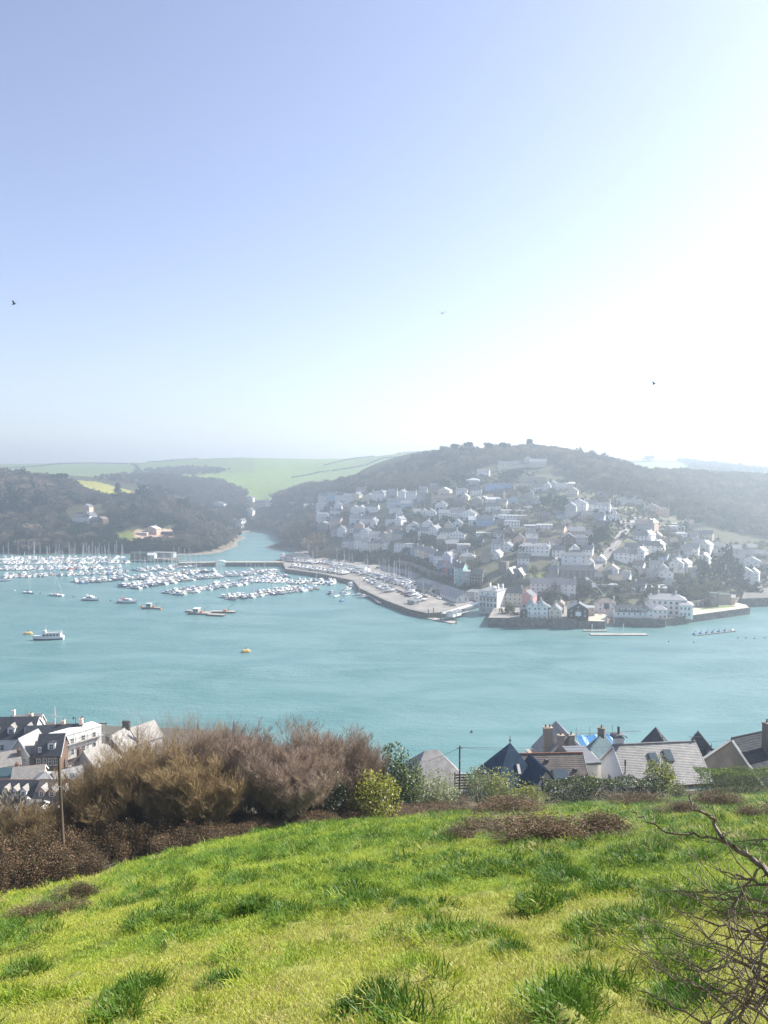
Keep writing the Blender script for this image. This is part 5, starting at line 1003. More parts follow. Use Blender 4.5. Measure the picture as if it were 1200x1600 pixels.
h = house_along((448, 864), (482, 863), 11.5, 16, 3.4, 3.0, 'w', 'd', 'white yard building with dark hipped roof behind the marina', 'boatyard_building', n=10, kind='hip', wz=2.6, ww=1.2, wh=1.2); h.wins('r', 4, [2.6], 1.2, 1.2)
h = house_along((703, 955), (716, 951.5), 6.0, 4.5, 3.4, .9, 'w', 's', 'low white shelter beside the quay end', 'waiting_shelter', n=2)
h = house_along((563, 882), (574, 883), 10, 9, 3.4, 2.2, 'w', 'w', 'white boat shed on the yard below the dark conifers', 'boat_shed'); h.door('f', 0, 0, 4, 4, GREYP)
# boathouses over the water under the wooded hill
for A, B, zr, rf, wl, lab, knd in (((206, 862), (240, 862), 10, 'g', 'n', 'green roofed boathouse on stilts under the wooded hill', 'gable'), ((243, 860.5), (273, 861), 9, 'l', 'g', 'flat grey roofed boathouse on stilts right of the green roofed one', 'flat'), ((232, 864), (243, 864), 9, 'w', 'w', 'narrow white gabled boathouse between the two long roofs', 'gable')):
    a = atz(*A, zr); hh = house_along(A, B, zr, 8, 3.2, 1.6, wl, rf, lab, 'boathouse', 'boathouses under the wooded hill', n=5 if knd == 'gable' else 7, kind=knd)
a, b = atz(225, 880, 0), atz(300, 881, 0)
t = thing('footbridge', 'long pale walkway on posts from the boathouses to the pontoons', 'jetty', (0, 0, 0)); mb = MB(); a, b = atz(232, 872, 4.2), atz(318, 880, 3.6); mb.slab(a, b, b + Vector((0, 2.2, 0)), a + Vector((0, 2.2, 0)), .4); mb.build('deck', PONT, t)
mb = MB()
for k in range(16): q = a + (b - a) * (k / 15); mb.tube((q.x, q.y + 1, -2), (q.x, q.y + 1, q.z + .3), .18, .18, 5)
o = mb.build('posts', DKGREY, t); o['kind'] = 'stuff'
t = thing('boathouse_platform', 'dark timber platform on posts beneath the boathouses', 'jetty', (0, 0, 0)); a, b = atz(200, 874, 2.9), atz(278, 874, 2.9); mb = MB(); mb.slab(a, b, b + Vector((0, 14, 0)), a + Vector((0, 14, 0)), .25); mb.build('deck', WOODD, t); mb = MB()
for k in range(20):
    q = a + (b - a) * (k / 19)
    for dy in (.5, 7): mb.tube((q.x, q.y + dy, -2), (q.x, q.y + dy, 2.9), .2, .2, 5)
o = mb.build('posts', DKGREY, t); o['kind'] = 'stuff'
# railway causeway across the creek mouth
t = thing('railway_causeway', 'dark stone causeway with pale track bed across the creek mouth', 'causeway', (0, 0, 0)); A = [atz(278, 880, 3.8), atz(336, 879, 3.8)]; B = [atz(352, 879, 3.8), atz(446, 879, 3.8)]
for a, b in (A, B):
    mb = MB(); mb.prism([(a.x, a.y), (b.x, b.y), (b.x, b.y + 9), (a.x, a.y + 9)], -3, 3.8); mb.build('embankment', MASON, t); mb = MB(); mb.prism([(a.x, a.y + .6), (b.x, b.y + .6), (b.x, b.y + 8.4), (a.x, a.y + 8.4)], 3.804, 4.0); mb.build('track_bed', DIRT, t)
mb = MB(); a, b = A[1], B[0]; n = 8
for k in range(n):
    f0, f1 = k / n, (k + 1) / n; z0 = 3.8 + 1.6 * math.sin(math.pi * f0); z1 = 3.8 + 1.6 * math.sin(math.pi * f1); p, q = a.lerp(b, f0), a.lerp(b, f1)
    mb.slab((p.x, p.y, z0), (q.x, q.y, z1), (q.x, q.y + 5, z1), (p.x, p.y + 5, z0), .5)
mb.build('bridge_span', TRIM, t)
# seafront terraces
sea = []
for poly, z, nm, top in (([(762, 967), (830, 968), (902, 969), (904, 955), (880, 946), (800, 944), (778, 938)], 4.6, 'sea_wall', ASPH), ([(903, 972), (946, 973), (949, 962), (930, 952), (904, 958)], 3.4, 'sea_wall', DIRT), ([(961, 967), (1040, 969), (1044, 956), (1010, 946), (965, 948)], 4.2, 'sea_wall', ASPH),
                         ([(1040, 969), (1172, 951), (1166, 945), (1130, 937), (1078, 944), (1030, 950)], 3.6, 'sea_wall', DIRT), ([(1158, 937), (1215, 935), (1215, 915), (1165, 918)], 5.0, 'sea_wall', MASON)):
    o, P = slabpoly(nm, poly, z, top, MASON, kind=None); sea.append((o, P, z))
    mb = MB(); n = 3 if poly[0][0] != 1040 else 2
    for a, b in zip(P[:n], P[1:n]):
        d = (b - a).normalized(); mb.slab((a.x, a.y - .15, z + .03), (b.x, b.y - .15, z + .03), (b.x, b.y + .45, z + .03), (a.x, a.y + .45, z + .03), .75)
    mb.build('parapet', MASON, o)
for (o, P, z), lab in zip(sea, ('dark stone sea wall below the gabled seafront cottages', 'low stone landing with slip beside the mock tudor house', 'dark stone sea wall in front of the white inn', 'long stone promenade wall with pale gravel top reaching into the river', 'dark stone sea wall under the far right houses')): tag(o, lab, 'sea wall')
P = [atz(px, py, 3.66) for px, py in ((1092, 953), (1150, 948), (1145, 945), (1105, 947))]; mb = MB(); mb.face([(p.x, p.y, 3.66) for p in P][::1]); tag(mb.build('seafront_lawn', LAWN), kind='structure')
# white waterfront hotel with curved balconies
p = atz(770, 960, 0); t0 = House('waterfront_hotel', 'tall white waterfront hotel with curved balconies and a bare sunlit side wall', 'building', (p.x + 1, p.y + 7, 0), R(-33), 12.5, 15, 15.0, 2.6, 'hip', 'w', 'l', ext=3, over=.35)
h = t0
for k, z in enumerate((4.6, 8.0)):
    mb = MB(); n = 8; pts = []
    for i in range(n + 1):
        a_ = math.pi * (.12 + .76 * i / n); pts.append((-math.cos(a_) * 6.4, -7.5 - math.sin(a_) * 2.4 + .6))
    mb.prism([(pts[0][0], -7.4)] + pts + [(pts[-1][0], -7.4)], z - .3, z); c = mb.build('balcony', TRIM, h.t); mb = MB()
    for (x0, y0), (x1, y1) in zip(pts[:-1], pts[1:]):
        mb.tube((x0, y0, z + 1), (x1, y1, z + 1), .06, .06, 4); mb.tube((x0, y0, z + .5), (x1, y1, z + .5), .03, .03, 4); mb.tube((x0, y0, z), (x0, y0, z + 3.1 if k else z + 1), .06, .06, 4)
    mb.build('balcony_rail', TRIM, c)
    h.wins('f', 5, [z + .1], 1.5, 2.3)
mb = MB(); pts = [(-6.6, -7.4), (-5.2, -9.4), (0, -10.0), (5.2, -9.4), (6.6, -7.4)]; mb.prism(pts, 11.1, 11.35); mb.build('balcony_roof', ROOF['s'], h.t)
h.wins('f', 3, [12.6], 1.0, 1.3); h.wins('f', 2, [1.6], 1.6, 1.0, -3, 3); h.chimney(-3, 2, 1.8, .9, 1.6, 'w', 3); h.chimney(4.5, -2, 2.2, .9, 1.2, 'w', 2); h.chimney(5, 4, 2.2, .9, 1.2, 'w', 2)
p = atz(744, 938, 3.4); h = House('hotel_annexe', 'low white annexe joined to the left of the waterfront hotel', 'building', (p.x, p.y + 4, 3.4), R(-30), 12, 7, 5.5, 1.6, 'hip', 'w', 'l', ext=5); h.wins('f', 5, [.8, 3.4], 1.3, 1.6)
# covered gangway and ferry pontoon
t = thing('ferry_gangway', 'white covered footbridge sloping down from the hotel to the ferry pontoon', 'gangway', (0, 0, 0)); a = atz(748, 948, 4.6); b = atz(693, 966, 1.4); d = (b - a); u = d.normalized(); nn = Vector((-u.y, u.x, 0)).normalized() * 1.6
mb = MB(); mb.slab(a - nn, b - nn, b + nn, a + nn, .2); mb.build('deck', PONT, t); mb = MB()
for sg in (-1, 1):
    o_ = nn * sg; mb.tube(a + o_ + Vector((0, 0, 2.7)), b + o_ + Vector((0, 0, 2.7)), .16, .16, 4); mb.tube(a + o_, b + o_, .2, .2, 4); n = 14
    for k in range(n + 1):
        q = a + d * (k / n) + o_; mb.tube(q, q + Vector((0, 0, 2.7)), .09, .09, 4)
        if k < n: mb.tube(q, a + d * ((k + 1) / n) + o_ + Vector((0, 0, 2.7)), .06, .06, 4)
o = mb.build('truss', TRIM, t); mb = MB(); mb.slab(a - nn * 1.1 + Vector((0, 0, 2.85)), b - nn * 1.1 + Vector((0, 0, 2.85)), b + nn * 1.1 + Vector((0, 0, 2.85)), a + nn * 1.1 + Vector((0, 0, 2.85)), .12); mb.build('roof', TRIM, t)
pontoon(atz(669, 966, 0), atz(711, 974, 0), 'dark ferry pontoon at the foot of the covered footbridge', 5.5, False, 0, 'ferry_pontoon')
for px, py, hh, lab in ((669, 966, 6.5, 'pile at the left end of the ferry pontoon'), (688, 969, 6, 'white topped pile in the middle of the ferry pontoon'), (677, 966, 7.2, 'tall pile with white cap left of the covered footbridge'), (712, 974, 6.5, 'pile at the right end of the ferry pontoon')):
    p = atz(px, py, 0); t = thing('mooring_post', lab, 'post', (p.x, p.y - 2.9, 0)); mb = MB(); mb.tube((0, 0, -2), (0, 0, hh), .28, .26, 8); mb.build('pile', DKGREY, t); mb = MB(); mb.tube((0, 0, hh), (0, 0, hh + .6), .42, .1, 8); mb.build('pointed_cap', TRIM, t)
t = thing('timber_jetty', 'small jetty with posts under the quay wall beside the moored yacht', 'jetty', (0, 0, 0)); a, b = atz(573, 930, 1.2), atz(593, 943, 1.2); mb = MB(); mb.slab(a, b, b + Vector((2, 1, 0)), a + Vector((2, 1, 0)), .25); mb.build('deck', PONT, t)
for k in (0, .5, 1): q = a + (b - a) * k; mb = MB(); mb.tube((q.x, q.y, -1), (q.x, q.y, 4.5), .22, .2, 6); mb.build('pile', DKGREY, t)
# church
p = atz(800, 908, 12.0); t = thing('church', 'grey stone church with square tower and two bright slate roofs', 'church', (p.x + 2, p.y + 6, 11), R(-28)); mb = MB(); mb.box(-10.5, -4.5, -3, 3.5, -4, 14.2); mb.build('tower', WALL['s'], t)
mb = MB()
for x in (-10.5, -8.9, -7.2, -5.5): mb.box(x, x + .9, -3.05, -2.6, 14.2, 15.1); mb.box(x, x + .9, 3.1, 3.55, 14.2, 15.1)
mb.build('battlements', WALL['s'], t); mb = MB(); mb.tube((-10, -2.5, 14), (-10, -2.5, 17.5), .8, .8, 6); mb.tube((-10, -2.5, 17.5), (-10, -2.5, 18.4), .9, .1, 6); mb.build('stair_turret', WALL['s'], t)
for yy in (-2.5, ):
    for k, xx in enumerate((-1.0, 6.2)):
        w2 = 3.6; mb = MB(); mb.poly([(xx - w2, -8, -4), (xx + w2, -8, -4), (xx + w2, 9, -4), (xx - w2, 9, -4), (xx - w2, -8, 6), (xx + w2, -8, 6), (xx + w2, 9, 6), (xx - w2, 9, 6), (xx, -8, 10.5), (xx, 9, 10.5)], [(0, 1, 5, 8, 4), (2, 3, 7, 9, 6), (1, 2, 6, 5), (3, 0, 4, 7), (4, 8, 9, 7), (5, 6, 9, 8)]); mb.build('nave', WALL['s'], t)
        mb = MB()
        for sg in (-1, 1): mb.slab((xx + sg * (w2 - .003 if (sg > 0) == (k == 0) else w2 + .3), -8.3, 6 if (sg > 0) == (k == 0) else 5.6), (xx + sg * (w2 - .003 if (sg > 0) == (k == 0) else w2 + .3), 9.3, 6 if (sg > 0) == (k == 0) else 5.6), (xx, 9.3, 10.55), (xx, -8.3, 10.55), .2)
        mb.build('roof', ROOF['l'], t); mb = MB(); pts = [(xx - 1.3, 1.5), (xx + 1.3, 1.5), (xx + 1.3, 5.5), (xx, 7.6), (xx - 1.3, 5.5)]; mb.poly([(x, -8.06, z) for x, z in pts] + [(x, -7.95, z) for x, z in pts], [(0, 1, 2, 3, 4), (0, 5, 6, 1), (1, 6, 7, 2), (2, 7, 8, 3), (3, 8, 9, 4), (4, 9, 5, 0)]); mb.build('arched_window', GLASS, t)
# seafront houses
S = [(803, 945, 24, 18, 'g', 'c', 'd', -14, 'three storey cream building with dark roof behind the hotel', 4, 3), (826, 946, 20, 14, 'G', 'p', 'd', -25, 'pink gabled building right of the cream three storey one', 2, 2), (852, 926, 36, 14, 'g', 'w', 's', -8, 'long white two storey building with garage doors above the cottages', 6, 2), (886, 928, 24, 15, 'g', 'w', 's', -12, 'white end house with bright gable right of the long white building', 3, 3), (876, 925, 14, 10, 'G', 'w', 'd', -20, 'dark roofed house joining the two long white buildings', 2, 2),
     (820, 967, 9, 14, 'G', 'k', 's', -8, 'narrow dark cottage with small bay at the left of the seafront', 1, 2, 'cottage'), (833, 967, 15, 19, 'G', 'w', 's', -8, 'left of the twin white gables with balconies on the seafront', 2, 3, 'cottage'), (848, 967, 15, 19, 'G', 'w', 's', -8, 'right of the twin white gables with balconies on the seafront', 2, 3, 'cottage'), (858, 966, 8, 15, 'G', 'k', 's', -8, 'narrow dark gabled cottage right of the twin white gables', 1, 2, 'cottage'), (870, 967, 16, 13, 'G', 'c', 's', -15, 'cream gabled cottage on the right of the seafront row', 2, 2, 'cottage'), (878, 958, 10, 13, 'G', 't', 'b', -15, 'tan gabled cottage behind the cream gabled one', 1, 2, 'cottage'),
     (905, 971, 26, 20, 'G', 'k', 's', -10, 'dark mock tudor house with big white edged gable and arches', 3, 2), (923, 962, 12, 12, 'f', 'o', 'l', -10, 'low pinkish wing right of the mock tudor house', 2, 2, 'outbuilding'), (948, 958, 24, 16, 'h', 'w', 'b', -6, 'white seafront house with pyramid roof and dark oriel window', 3, 2), (988, 966, 42, 10, 'g', 'w', 'd', -6, 'long white seafront inn with flat dormers', 6, 1, 'inn'), (1018, 967, 13, 9, 'G', 'w', 'd', -8, 'small white gable with door right of the inn', 1, 1), (1033, 965, 18, 12, 'h', 'w', 'l', -12, 'white square lodge with pale hipped roof left of the hotel', 3, 2, 'lodge'), (1020, 955, 14, 14, 'G', 'w', 's', -20, 'white house with dark gable behind the small white gable', 2, 2)]
SH = {}
for e in S:
    k = dict(zip(('n', 'fl', 'name'), e[9:])); z = 4.6 if e[0] < 900 else (3.4 if e[0] < 925 else (3.0 if e[0] < 960 else 4.2))
    if e[1] < 930: z = 9.0
    elif e[1] < 948: z = 5.0
    SH[e[0]] = vh(*e[:9], pos=atz(e[0], e[1], z), chim=2 if e[4] == 'G' and e[2] > 12 else 1, group='houses along the seafront', **k)
for x in (833, 848):   # balconies on the twin gables
    h = SH[x]; mb = MB(); l = h.L / 2; mb.box(l + .02, l + 1.6, -h.W / 2, h.W / 2, 2.6, 2.75); mb.tube((l + 1.55, -h.W / 2, 3.7), (l + 1.55, h.W / 2, 3.7), .05, .05, 4)
    for k in range(9): y = -h.W / 2 + h.W * k / 8; mb.tube((l + 1.55, y, 2.75), (l + 1.55, y, 3.7), .04, .04, 4); 
    for y in (-h.W / 2 + .1, 0, h.W / 2 - .1): mb.tube((l + 1.5, y, -.1), (l + 1.5, y, 2.6), .1, .1, 4)
    mb.build('balcony', TRIM, h.t)
h = SH[905]; mb = MB(); l = h.L / 2
for y in (-3.4, -1.1, 1.1, 3.4): mb.box(l + .01, l + .1, y - .8, y + .8, .2, 2.2); mb.prism([(l + .01, y - .8), (l + .1, y - .8), (l + .1, y + .8), (l + .01, y + .8)], 2.203, 2.6)
mb.build('arches', GLASS, h.t); mb = MB(); mb.box(l + .02, l + .9, -1.6, 1.6, 3.6, 6.0); b = mb.build('oriel', TRIM, h.t)
h = SH[988]
for u in (-5.4, -1.8, 1.8, 5.4): h.dormer(u, h.hw + .55, 2.2, 1.2, 2.2, gable=.25)
h = SH[948]; mb = MB(); mb.box(-1.5, 1.5, -h.W / 2 - .8, -h.W / 2 - .02, 3.0, 6.2); mb.build('oriel', WALL['d'], h.t)
# large white seafront hotel
p = atz(1048, 962, 3.6); h = House('seafront_hotel', 'large white hotel with pale hipped roof and projecting bays on the promenade', 'building', (p.x, p.y + 6, 3.6), R(-16), 21, 11, 9.6, 3.0, 'hip', 'w', 'l', ext=1, over=.5); h.wins('f', 5, [1.0, 3.9, 6.8], 1.5, 1.8, -8, 5); h.chimney(-5, 1, 2, .9, 1.6, 'w', 3); h.chimney(5, 1, 2, .9, 1.6, 'w', 3)
mb = MB(); mb.poly([(6, -9.5, -1), (13, -9.5, -1), (14, -8.5, -1), (14, 2, -1), (6, 2, -1), (6, -9.5, 7.4), (13, -9.5, 7.4), (14, -8.5, 7.4), (14, 2, 7.4), (6, 2, 7.4)], [(0, 1, 6, 5), (1, 2, 7, 6), (2, 3, 8, 7), (3, 4, 9, 8), (4, 0, 5, 9), (5, 6, 7, 8, 9)]); c = mb.build('bay_wing', WALL['w'], h.t)
mb = MB(); mb.poly([(5.6, -10, 7.41), (13.4, -10, 7.41), (14.5, -8.8, 7.41), (14.5, 2.4, 7.41), (5.6, 2.4, 7.41), (10, -4, 9.6)], [(0, 1, 5), (1, 2, 5), (2, 3, 5), (3, 4, 5), (4, 0, 5), (4, 3, 2, 1, 0)]); mb.build('bay_roof', ROOF['l'], c)
fm, gm = window_mesh(1.1, 1.8)
for z in (1.0, 4.4):
    for x in (7.3, 9.5, 11.7): link('window', fm, c, (x, -9.51, z)); link('window_pane', gm, c, (x, -9.51, z))
# arcade and garden walls beyond the hotel
t = thing('stone_arcade', 'dark stone garden wall with a row of arches beside the promenade', 'wall', (0, 0, 0)); a, b = atz(1078, 951, 3.6), atz(1117, 945, 3.6); d = b - a; u = d.normalized(); nrm = Vector((-u.y, u.x, 0)); mb = MB(); mb.prism([(a.x, a.y), (b.x, b.y), (b.x + nrm.x, b.y + nrm.y), (a.x + nrm.x, a.y + nrm.y)], 1, 8.0); mb.build('wall', WALL['s'], t)
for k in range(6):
    q = a + d * ((k + .5) / 6) - nrm * .06; mb = MB(); mb.prism([(q.x - u.x * .9, q.y - u.y * .9), (q.x + u.x * .9, q.y + u.y * .9), (q.x + u.x * .9 + nrm.x * .3, q.y + u.y * .9 + nrm.y * .3), (q.x - u.x * .9 + nrm.x * .3, q.y - u.y * .9 + nrm.y * .3)], 4.0, 6.6); mb.build('arch', BLACKP, t)  # black blocks on the wall stand in for the shade inside the arches
h = vh(1117, 949, 10, 20, 'f', 's', 'g', -10, 'square stone tower at the end of the stone arcade', 1, 1, 'stone_tower', pos=atz(1117, 948, 3.6), depth=5); h = vh(1131, 945, 18, 14, 'f', 't', 'g', -8, 'block with mossy green flat roof above the promenade', 1, 1, 'outbuilding', pos=atz(1131, 944, 3.6), depth=6); vh(1143, 946, 12, 10, 'm', 'o', 'l', -20, 'pale ramped wall at the promenade end', 1, 1, 'outbuilding', pos=atz(1143, 944, 3.6), depth=5)
# crane arm on the landing by the tudor house
t = thing('derrick', 'pale slanting derrick arm leaning over the seafront landing', 'crane', atz(936, 938, 6)); mb = MB(); mb.tube((0, 0, -3), (0, 0, 3), .3, .25, 6); mb.build('post', GREYP, t); mb = MB(); mb.tube((4.5, 1, 2.0), (-4.5, 0, 12.5), .28, .18, 4); mb.build('boom', TRIM, t); mb = MB(); mb.box(-4.9, -2.2, -.1, .2, 8.6, 11.6); mb.build('panel', TRIM, t)
t = thing('red_parasol', 'small red parasol on the seafront landing', 'parasol', atz(943, 960, 3.44)); mb = MB(); mb.tube((0, 0, 0), (0, 0, 2.4), .04, .04, 5); mb.build('pole', TRIM, t); mb = MB(); mb.tube((0, 0, 2.0), (0, 0, 2.7), 1.3, .05, 8); mb.build('canopy', REDP, t)
# hill road and garden walls
def drape(pts, wdt, up=.12, n=10):
    P = [hit_far(*q) for q in pts]; V, F = [], []; out = []
    for a, b in zip(P[:-1], P[1:]):
        for k in range(n): out.append(a.lerp(b, k / n))
    out.append(P[-1])
    for i, q in enumerate(out):
        d = (out[min(i + 1, len(out) - 1)] - out[max(i - 1, 0)]); d.z = 0; d.normalize(); nn = Vector((-d.y, d.x, 0)) * wdt / 2
        for s in (-1, 1): r_ = q + nn * s; V.append((r_.x, r_.y, float(max(far_z(r_.x, r_.y)[0], far_z(q.x, q.y)[0])) + up + .9))
        if i: k = 2 * i; F.append((k - 2, k, k + 1, k - 1))
    return np.array(V), np.array(F), out
V_, F_, o_ = drape([(1000, 808), (988, 818), (975, 834), (963, 852), (950, 868), (938, 882), (926, 893)], 6.5)
tag(link('hill_road', mesh_np('hill_road', V_, F_, TARMAC)), kind='structure')
def garden_wall(pts, label, hgt=2.6, m=None, th=.6):
    P = [hit_far(*q) for q in pts]; mb = MB()
    for a, b in zip(P[:-1], P[1:]):
        n = max(1, int((b - a).length / 6))
        for k in range(n):
            p, q = a.lerp(b, k / n), a.lerp(b, (k + 1) / n); zp, zq = float(far_z(p.x, p.y)[0]), float(far_z(q.x, q.y)[0])
            mb.poly([(p.x, p.y, zp - 2), (q.x, q.y, zq - 2), (q.x, q.y + th, zq - 2), (p.x, p.y + th, zp - 2), (p.x, p.y, zp + hgt), (q.x, q.y, zq + hgt), (q.x, q.y + th, zq + hgt), (p.x, p.y + th, zp + hgt)], [(0, 1, 5, 4), (2, 3, 7, 6), (4, 5, 6, 7)] + ([(3, 0, 4, 7)] if k == 0 else []) + ([(1, 2, 6, 5)] if k == n - 1 else []))
    o = mb.build('garden_wall', m or WALL['s']); tag(o, label, 'wall', 'garden walls on the hillside')
for pts, lab, hh in (([(930, 902), (942, 886), (958, 866), (972, 846)], 'stone wall climbing along the right of the hill road', 2.4), ([(924, 903), (990, 898)], 'long stone retaining wall under the white villas', 4), ([(948, 824), (1000, 822)], 'pale wall above the earth cutting by the hill road', 2.5), ([(820, 838), (862, 839)], 'pale garden wall under the flat roofed houses', 2.0), ([(800, 838), (822, 838)], 'short pale garden wall left of the bare trees', 2.0), ([(800, 786), (862, 785)], 'low wall above the green roofed bungalow', 1.6), ([(808, 754), (870, 772)], 'grey wall sloping below the school', 2.2), ([(840, 792), (880, 810), (900, 818)], 'dark wall slanting under the bungalow lawn', 2.2),
                     ([(600, 880), (652, 893), (700, 906), (752, 921)], 'long dark retaining wall between railway and terrace', 5.5), ([(800, 911), (880, 916)], 'stone wall behind the long white building', 3), ([(960, 905), (1050, 910)], 'stone wall below the timber gabled house', 3), ([(965, 935), (1010, 934)], 'garden wall behind the seafront inn', 3), ([(840, 934), (900, 938)], 'tall dark wall behind the seafront cottages', 4), ([(700, 823), (760, 826)], 'green banked wall below the white terrace', 1.8), ([(905, 812), (965, 808)], 'pale wall under the white villas on the spur', 2), ([(660, 800), (745, 818)], 'wall along the lane across the middle slope', 1.5), ([(745, 836), (790, 842)], 'dark garden wall below the pale blue house', 2), ([(1090, 880), (1130, 890)], 'wall between the sunlit houses and evergreens', 2.2), ([(640, 775), (680, 790)], 'wall under the hipped houses by the dark wood', 1.8), ([(500, 822), (540, 812)], 'wall right of the bright villa on the left slope', 1.8), ([(560, 828), (600, 834)], 'wall below the slate terrace on the left slope', 1.8), ([(1030, 915), (1075, 912)], 'stone wall above the white roof panel', 2.5)):
    garden_wall(pts, lab, hh)
# bank shrubs along the railway
wood('shrubbery', [(556, 860), (600, 864), (640, 872), (690, 897), (752, 916), (752, 930), (700, 912), (640, 892), (590, 882), (556, 876)], 480, 900, 3.2, [('round', .7), ('bare', .3)], (.22, .45), xr=(-60, 120), seed=14, label='dark scrub covering the bank between railway and terraces')
wood('shrubbery', [(440, 884), (470, 858), (520, 862), (560, 862), (556, 874), (500, 874)], 600, 1000, 5, [('bare', .6), ('round', .4)], (.3, .5), xr=(-120, 0), seed=15, label='scrub behind the boatyard building')
wood('shrubbery', [(-90, 864), (0, 858), (200, 858), (330, 856), (330, 874), (-90, 876)], 780, 1000, 4.5, [('round', .8), ('bare', .2)], (.5, .8), xr=(-620, -120), seed=16, label='dark bushes overhanging the shore behind the marina')
wood('shrubbery', [(800, 905), (870, 912), (960, 905), (1080, 900), (1140, 915), (1080, 944), (960, 946), (880, 944), (810, 940)], 470, 700, 4.4, [('round', .6), ('sage', .25), ('bare', .3)], (.22, .5), xr=(60, 320), seed=17, dens=.40, label='garden bushes behind the seafront houses')
# cars and laid up boats on the quay
def make_car(c, label):
    t = thing('parked_car', label, 'car'); mb = MB()
    prof = [(-2.1, .35), (-2.1, .85), (-1.75, .95), (-1.15, 1.0), (.75, .98), (1.9, .82), (2.1, .6), (2.1, .35)]
    mb.poly([(x, -.85, z) for x, z in prof] + [(x, .85, z) for x, z in prof], [tuple(range(8)), tuple(range(15, 7, -1))] + [(i + 1, i, i + 8, i + 9) for i in range(7)] + [(0, 7, 15, 8)]); mb.build('body', c, t)
    mb = MB(); mb.poly([(-1.7, -.78, .955), (.85, -.78, .985), (.85, .78, .985), (-1.7, .78, .955), (-1.25, -.62, 1.42), (.1, -.62, 1.45), (.1, .62, 1.45), (-1.25, .62, 1.42)], [(0, 1, 5, 4), (1, 2, 6, 5), (2, 3, 7, 6), (3, 0, 4, 7)]); mb.build('windows', GLASS, t)
    mb = MB(); mb.slab((-1.28, -.64, 1.425), (.12, -.64, 1.455), (.12, .64, 1.455), (-1.28, .64, 1.425), .04); mb.build('roof', c, t)
    for x in (-1.3, 1.3):
        for y in (-.8, .8): mb = MB(); mb.tube((x, y - .1, .32), (x, y + .1, .32), .32, .32, 10); mb.build('wheel', BLACKP, t)
    return remember(t)
CC = [('white', WHITE), ('silver', paint('silver_paint', (.5, .51, .52), .3)), ('dark', paint('charcoal_paint', (.04, .042, .05), .3)), ('blue', BLUEP), ('red', REDP), ('grey', paint('car_grey', (.2, .2, .21), .3))]
cs = {}; cars = {}; rc = random.Random(5)
for (A, B, n, ang, where) in (((668, 926), (692, 938), 6, 1.0, 'in front of the white station annexe'), ((655, 929), (668, 936), 3, .2, 'in the middle of the quay car park'), ((630, 916), (660, 926), 6, .9, 'beside the small cream building'), ((610, 918), (640, 934), 6, .5, 'along the outer quay edge'), ((590, 888), (640, 902), 8, 1.1, 'beside the platform canopy'), ((505, 874), (556, 880), 12, 1.4, 'in the yard under the white terrace'), ((696, 944), (712, 948), 3, .1, 'by the waiting shelter')):
    for k in range(n):
        f = (k + .3 * rc.random()) / n; p = atz(A[0] + (B[0] - A[0]) * f, A[1] + (B[1] - A[1]) * f, 3.43); nm, m_ = rc.choices(CC, [5, 4, 4, 2, 1, 3])[0]; cs[(nm, where)] = cs.get((nm, where), 0) + 1; lab = '%s %s car parked %s' % (ordinal(cs[(nm, where)]), nm, where)
        if nm not in cars: t = make_car(m_, lab); cars[nm] = t; t.location = (p.x, p.y, 3.43); t.rotation_euler.z = ang; t['group'] = 'cars parked on the quay'
        else: copy_tree(cars[nm], (p.x, p.y, 3.43), ang + rc.uniform(-.05, .05), lab, 'cars parked on the quay')
for (A, B, n, ang, where, yk) in (((600, 897), (652, 914), 12, .25, 'laid up on the quay beside the car park', .6), ((612, 907), (650, 921), 7, .3, 'laid up on the quay edge', .35), ((574, 906), (612, 926), 9, .3, 'laid up along the outer quay rail', .4), ((590, 900), (625, 913), 9, .35, 'laid up in the middle of the quay', .5), ((640, 925), (664, 941), 4, .9, 'laid up at the quay corner', .2), ((520, 885), (575, 898), 12, .4, 'laid up behind the boatyard wall', .45), ((560, 892), (600, 905), 8, .2, 'laid up on the boatyard hardstanding', .5), ((455, 884), (545, 897), 16, 1.3, 'laid up along the boatyard wall', .25), ((446, 876), (500, 880), 9, .9, 'laid up in front of the boatyard building', .3), ((500, 879), (560, 888), 10, .5, 'laid up in the middle of the boatyard', .45), ((441, 868), (448, 876), 3, .6, 'laid up left of the boatyard building', .2)):
    for k in range(n):
        f = (k + .4 * rb.random()) / n; p = atz(A[0] + (B[0] - A[0]) * f, A[1] + (B[1] - A[1]) * f, 4.3); y = rb.random() < yk; key = ('yacht', rb.choice('wwwn'), rb.choice('nnw'), rb.choice((9.0, 10.5, 12.0))) if y else (rb.choice(('cruiser', 'fly')), 'w', 'n', rb.choice((8, 9.5)))
        boat(key, (p.x, p.y, 4.3), ang + rb.uniform(-.25, .25) + (math.pi if rb.random() < .5 else 0), '%s %s, %s %s' % (HULLS[key[1]], 'yacht' if y else ('flybridge motorboat' if key[0] == 'fly' else 'covered motorboat'), ordinal(k + 1), where), 'boats ' + where)
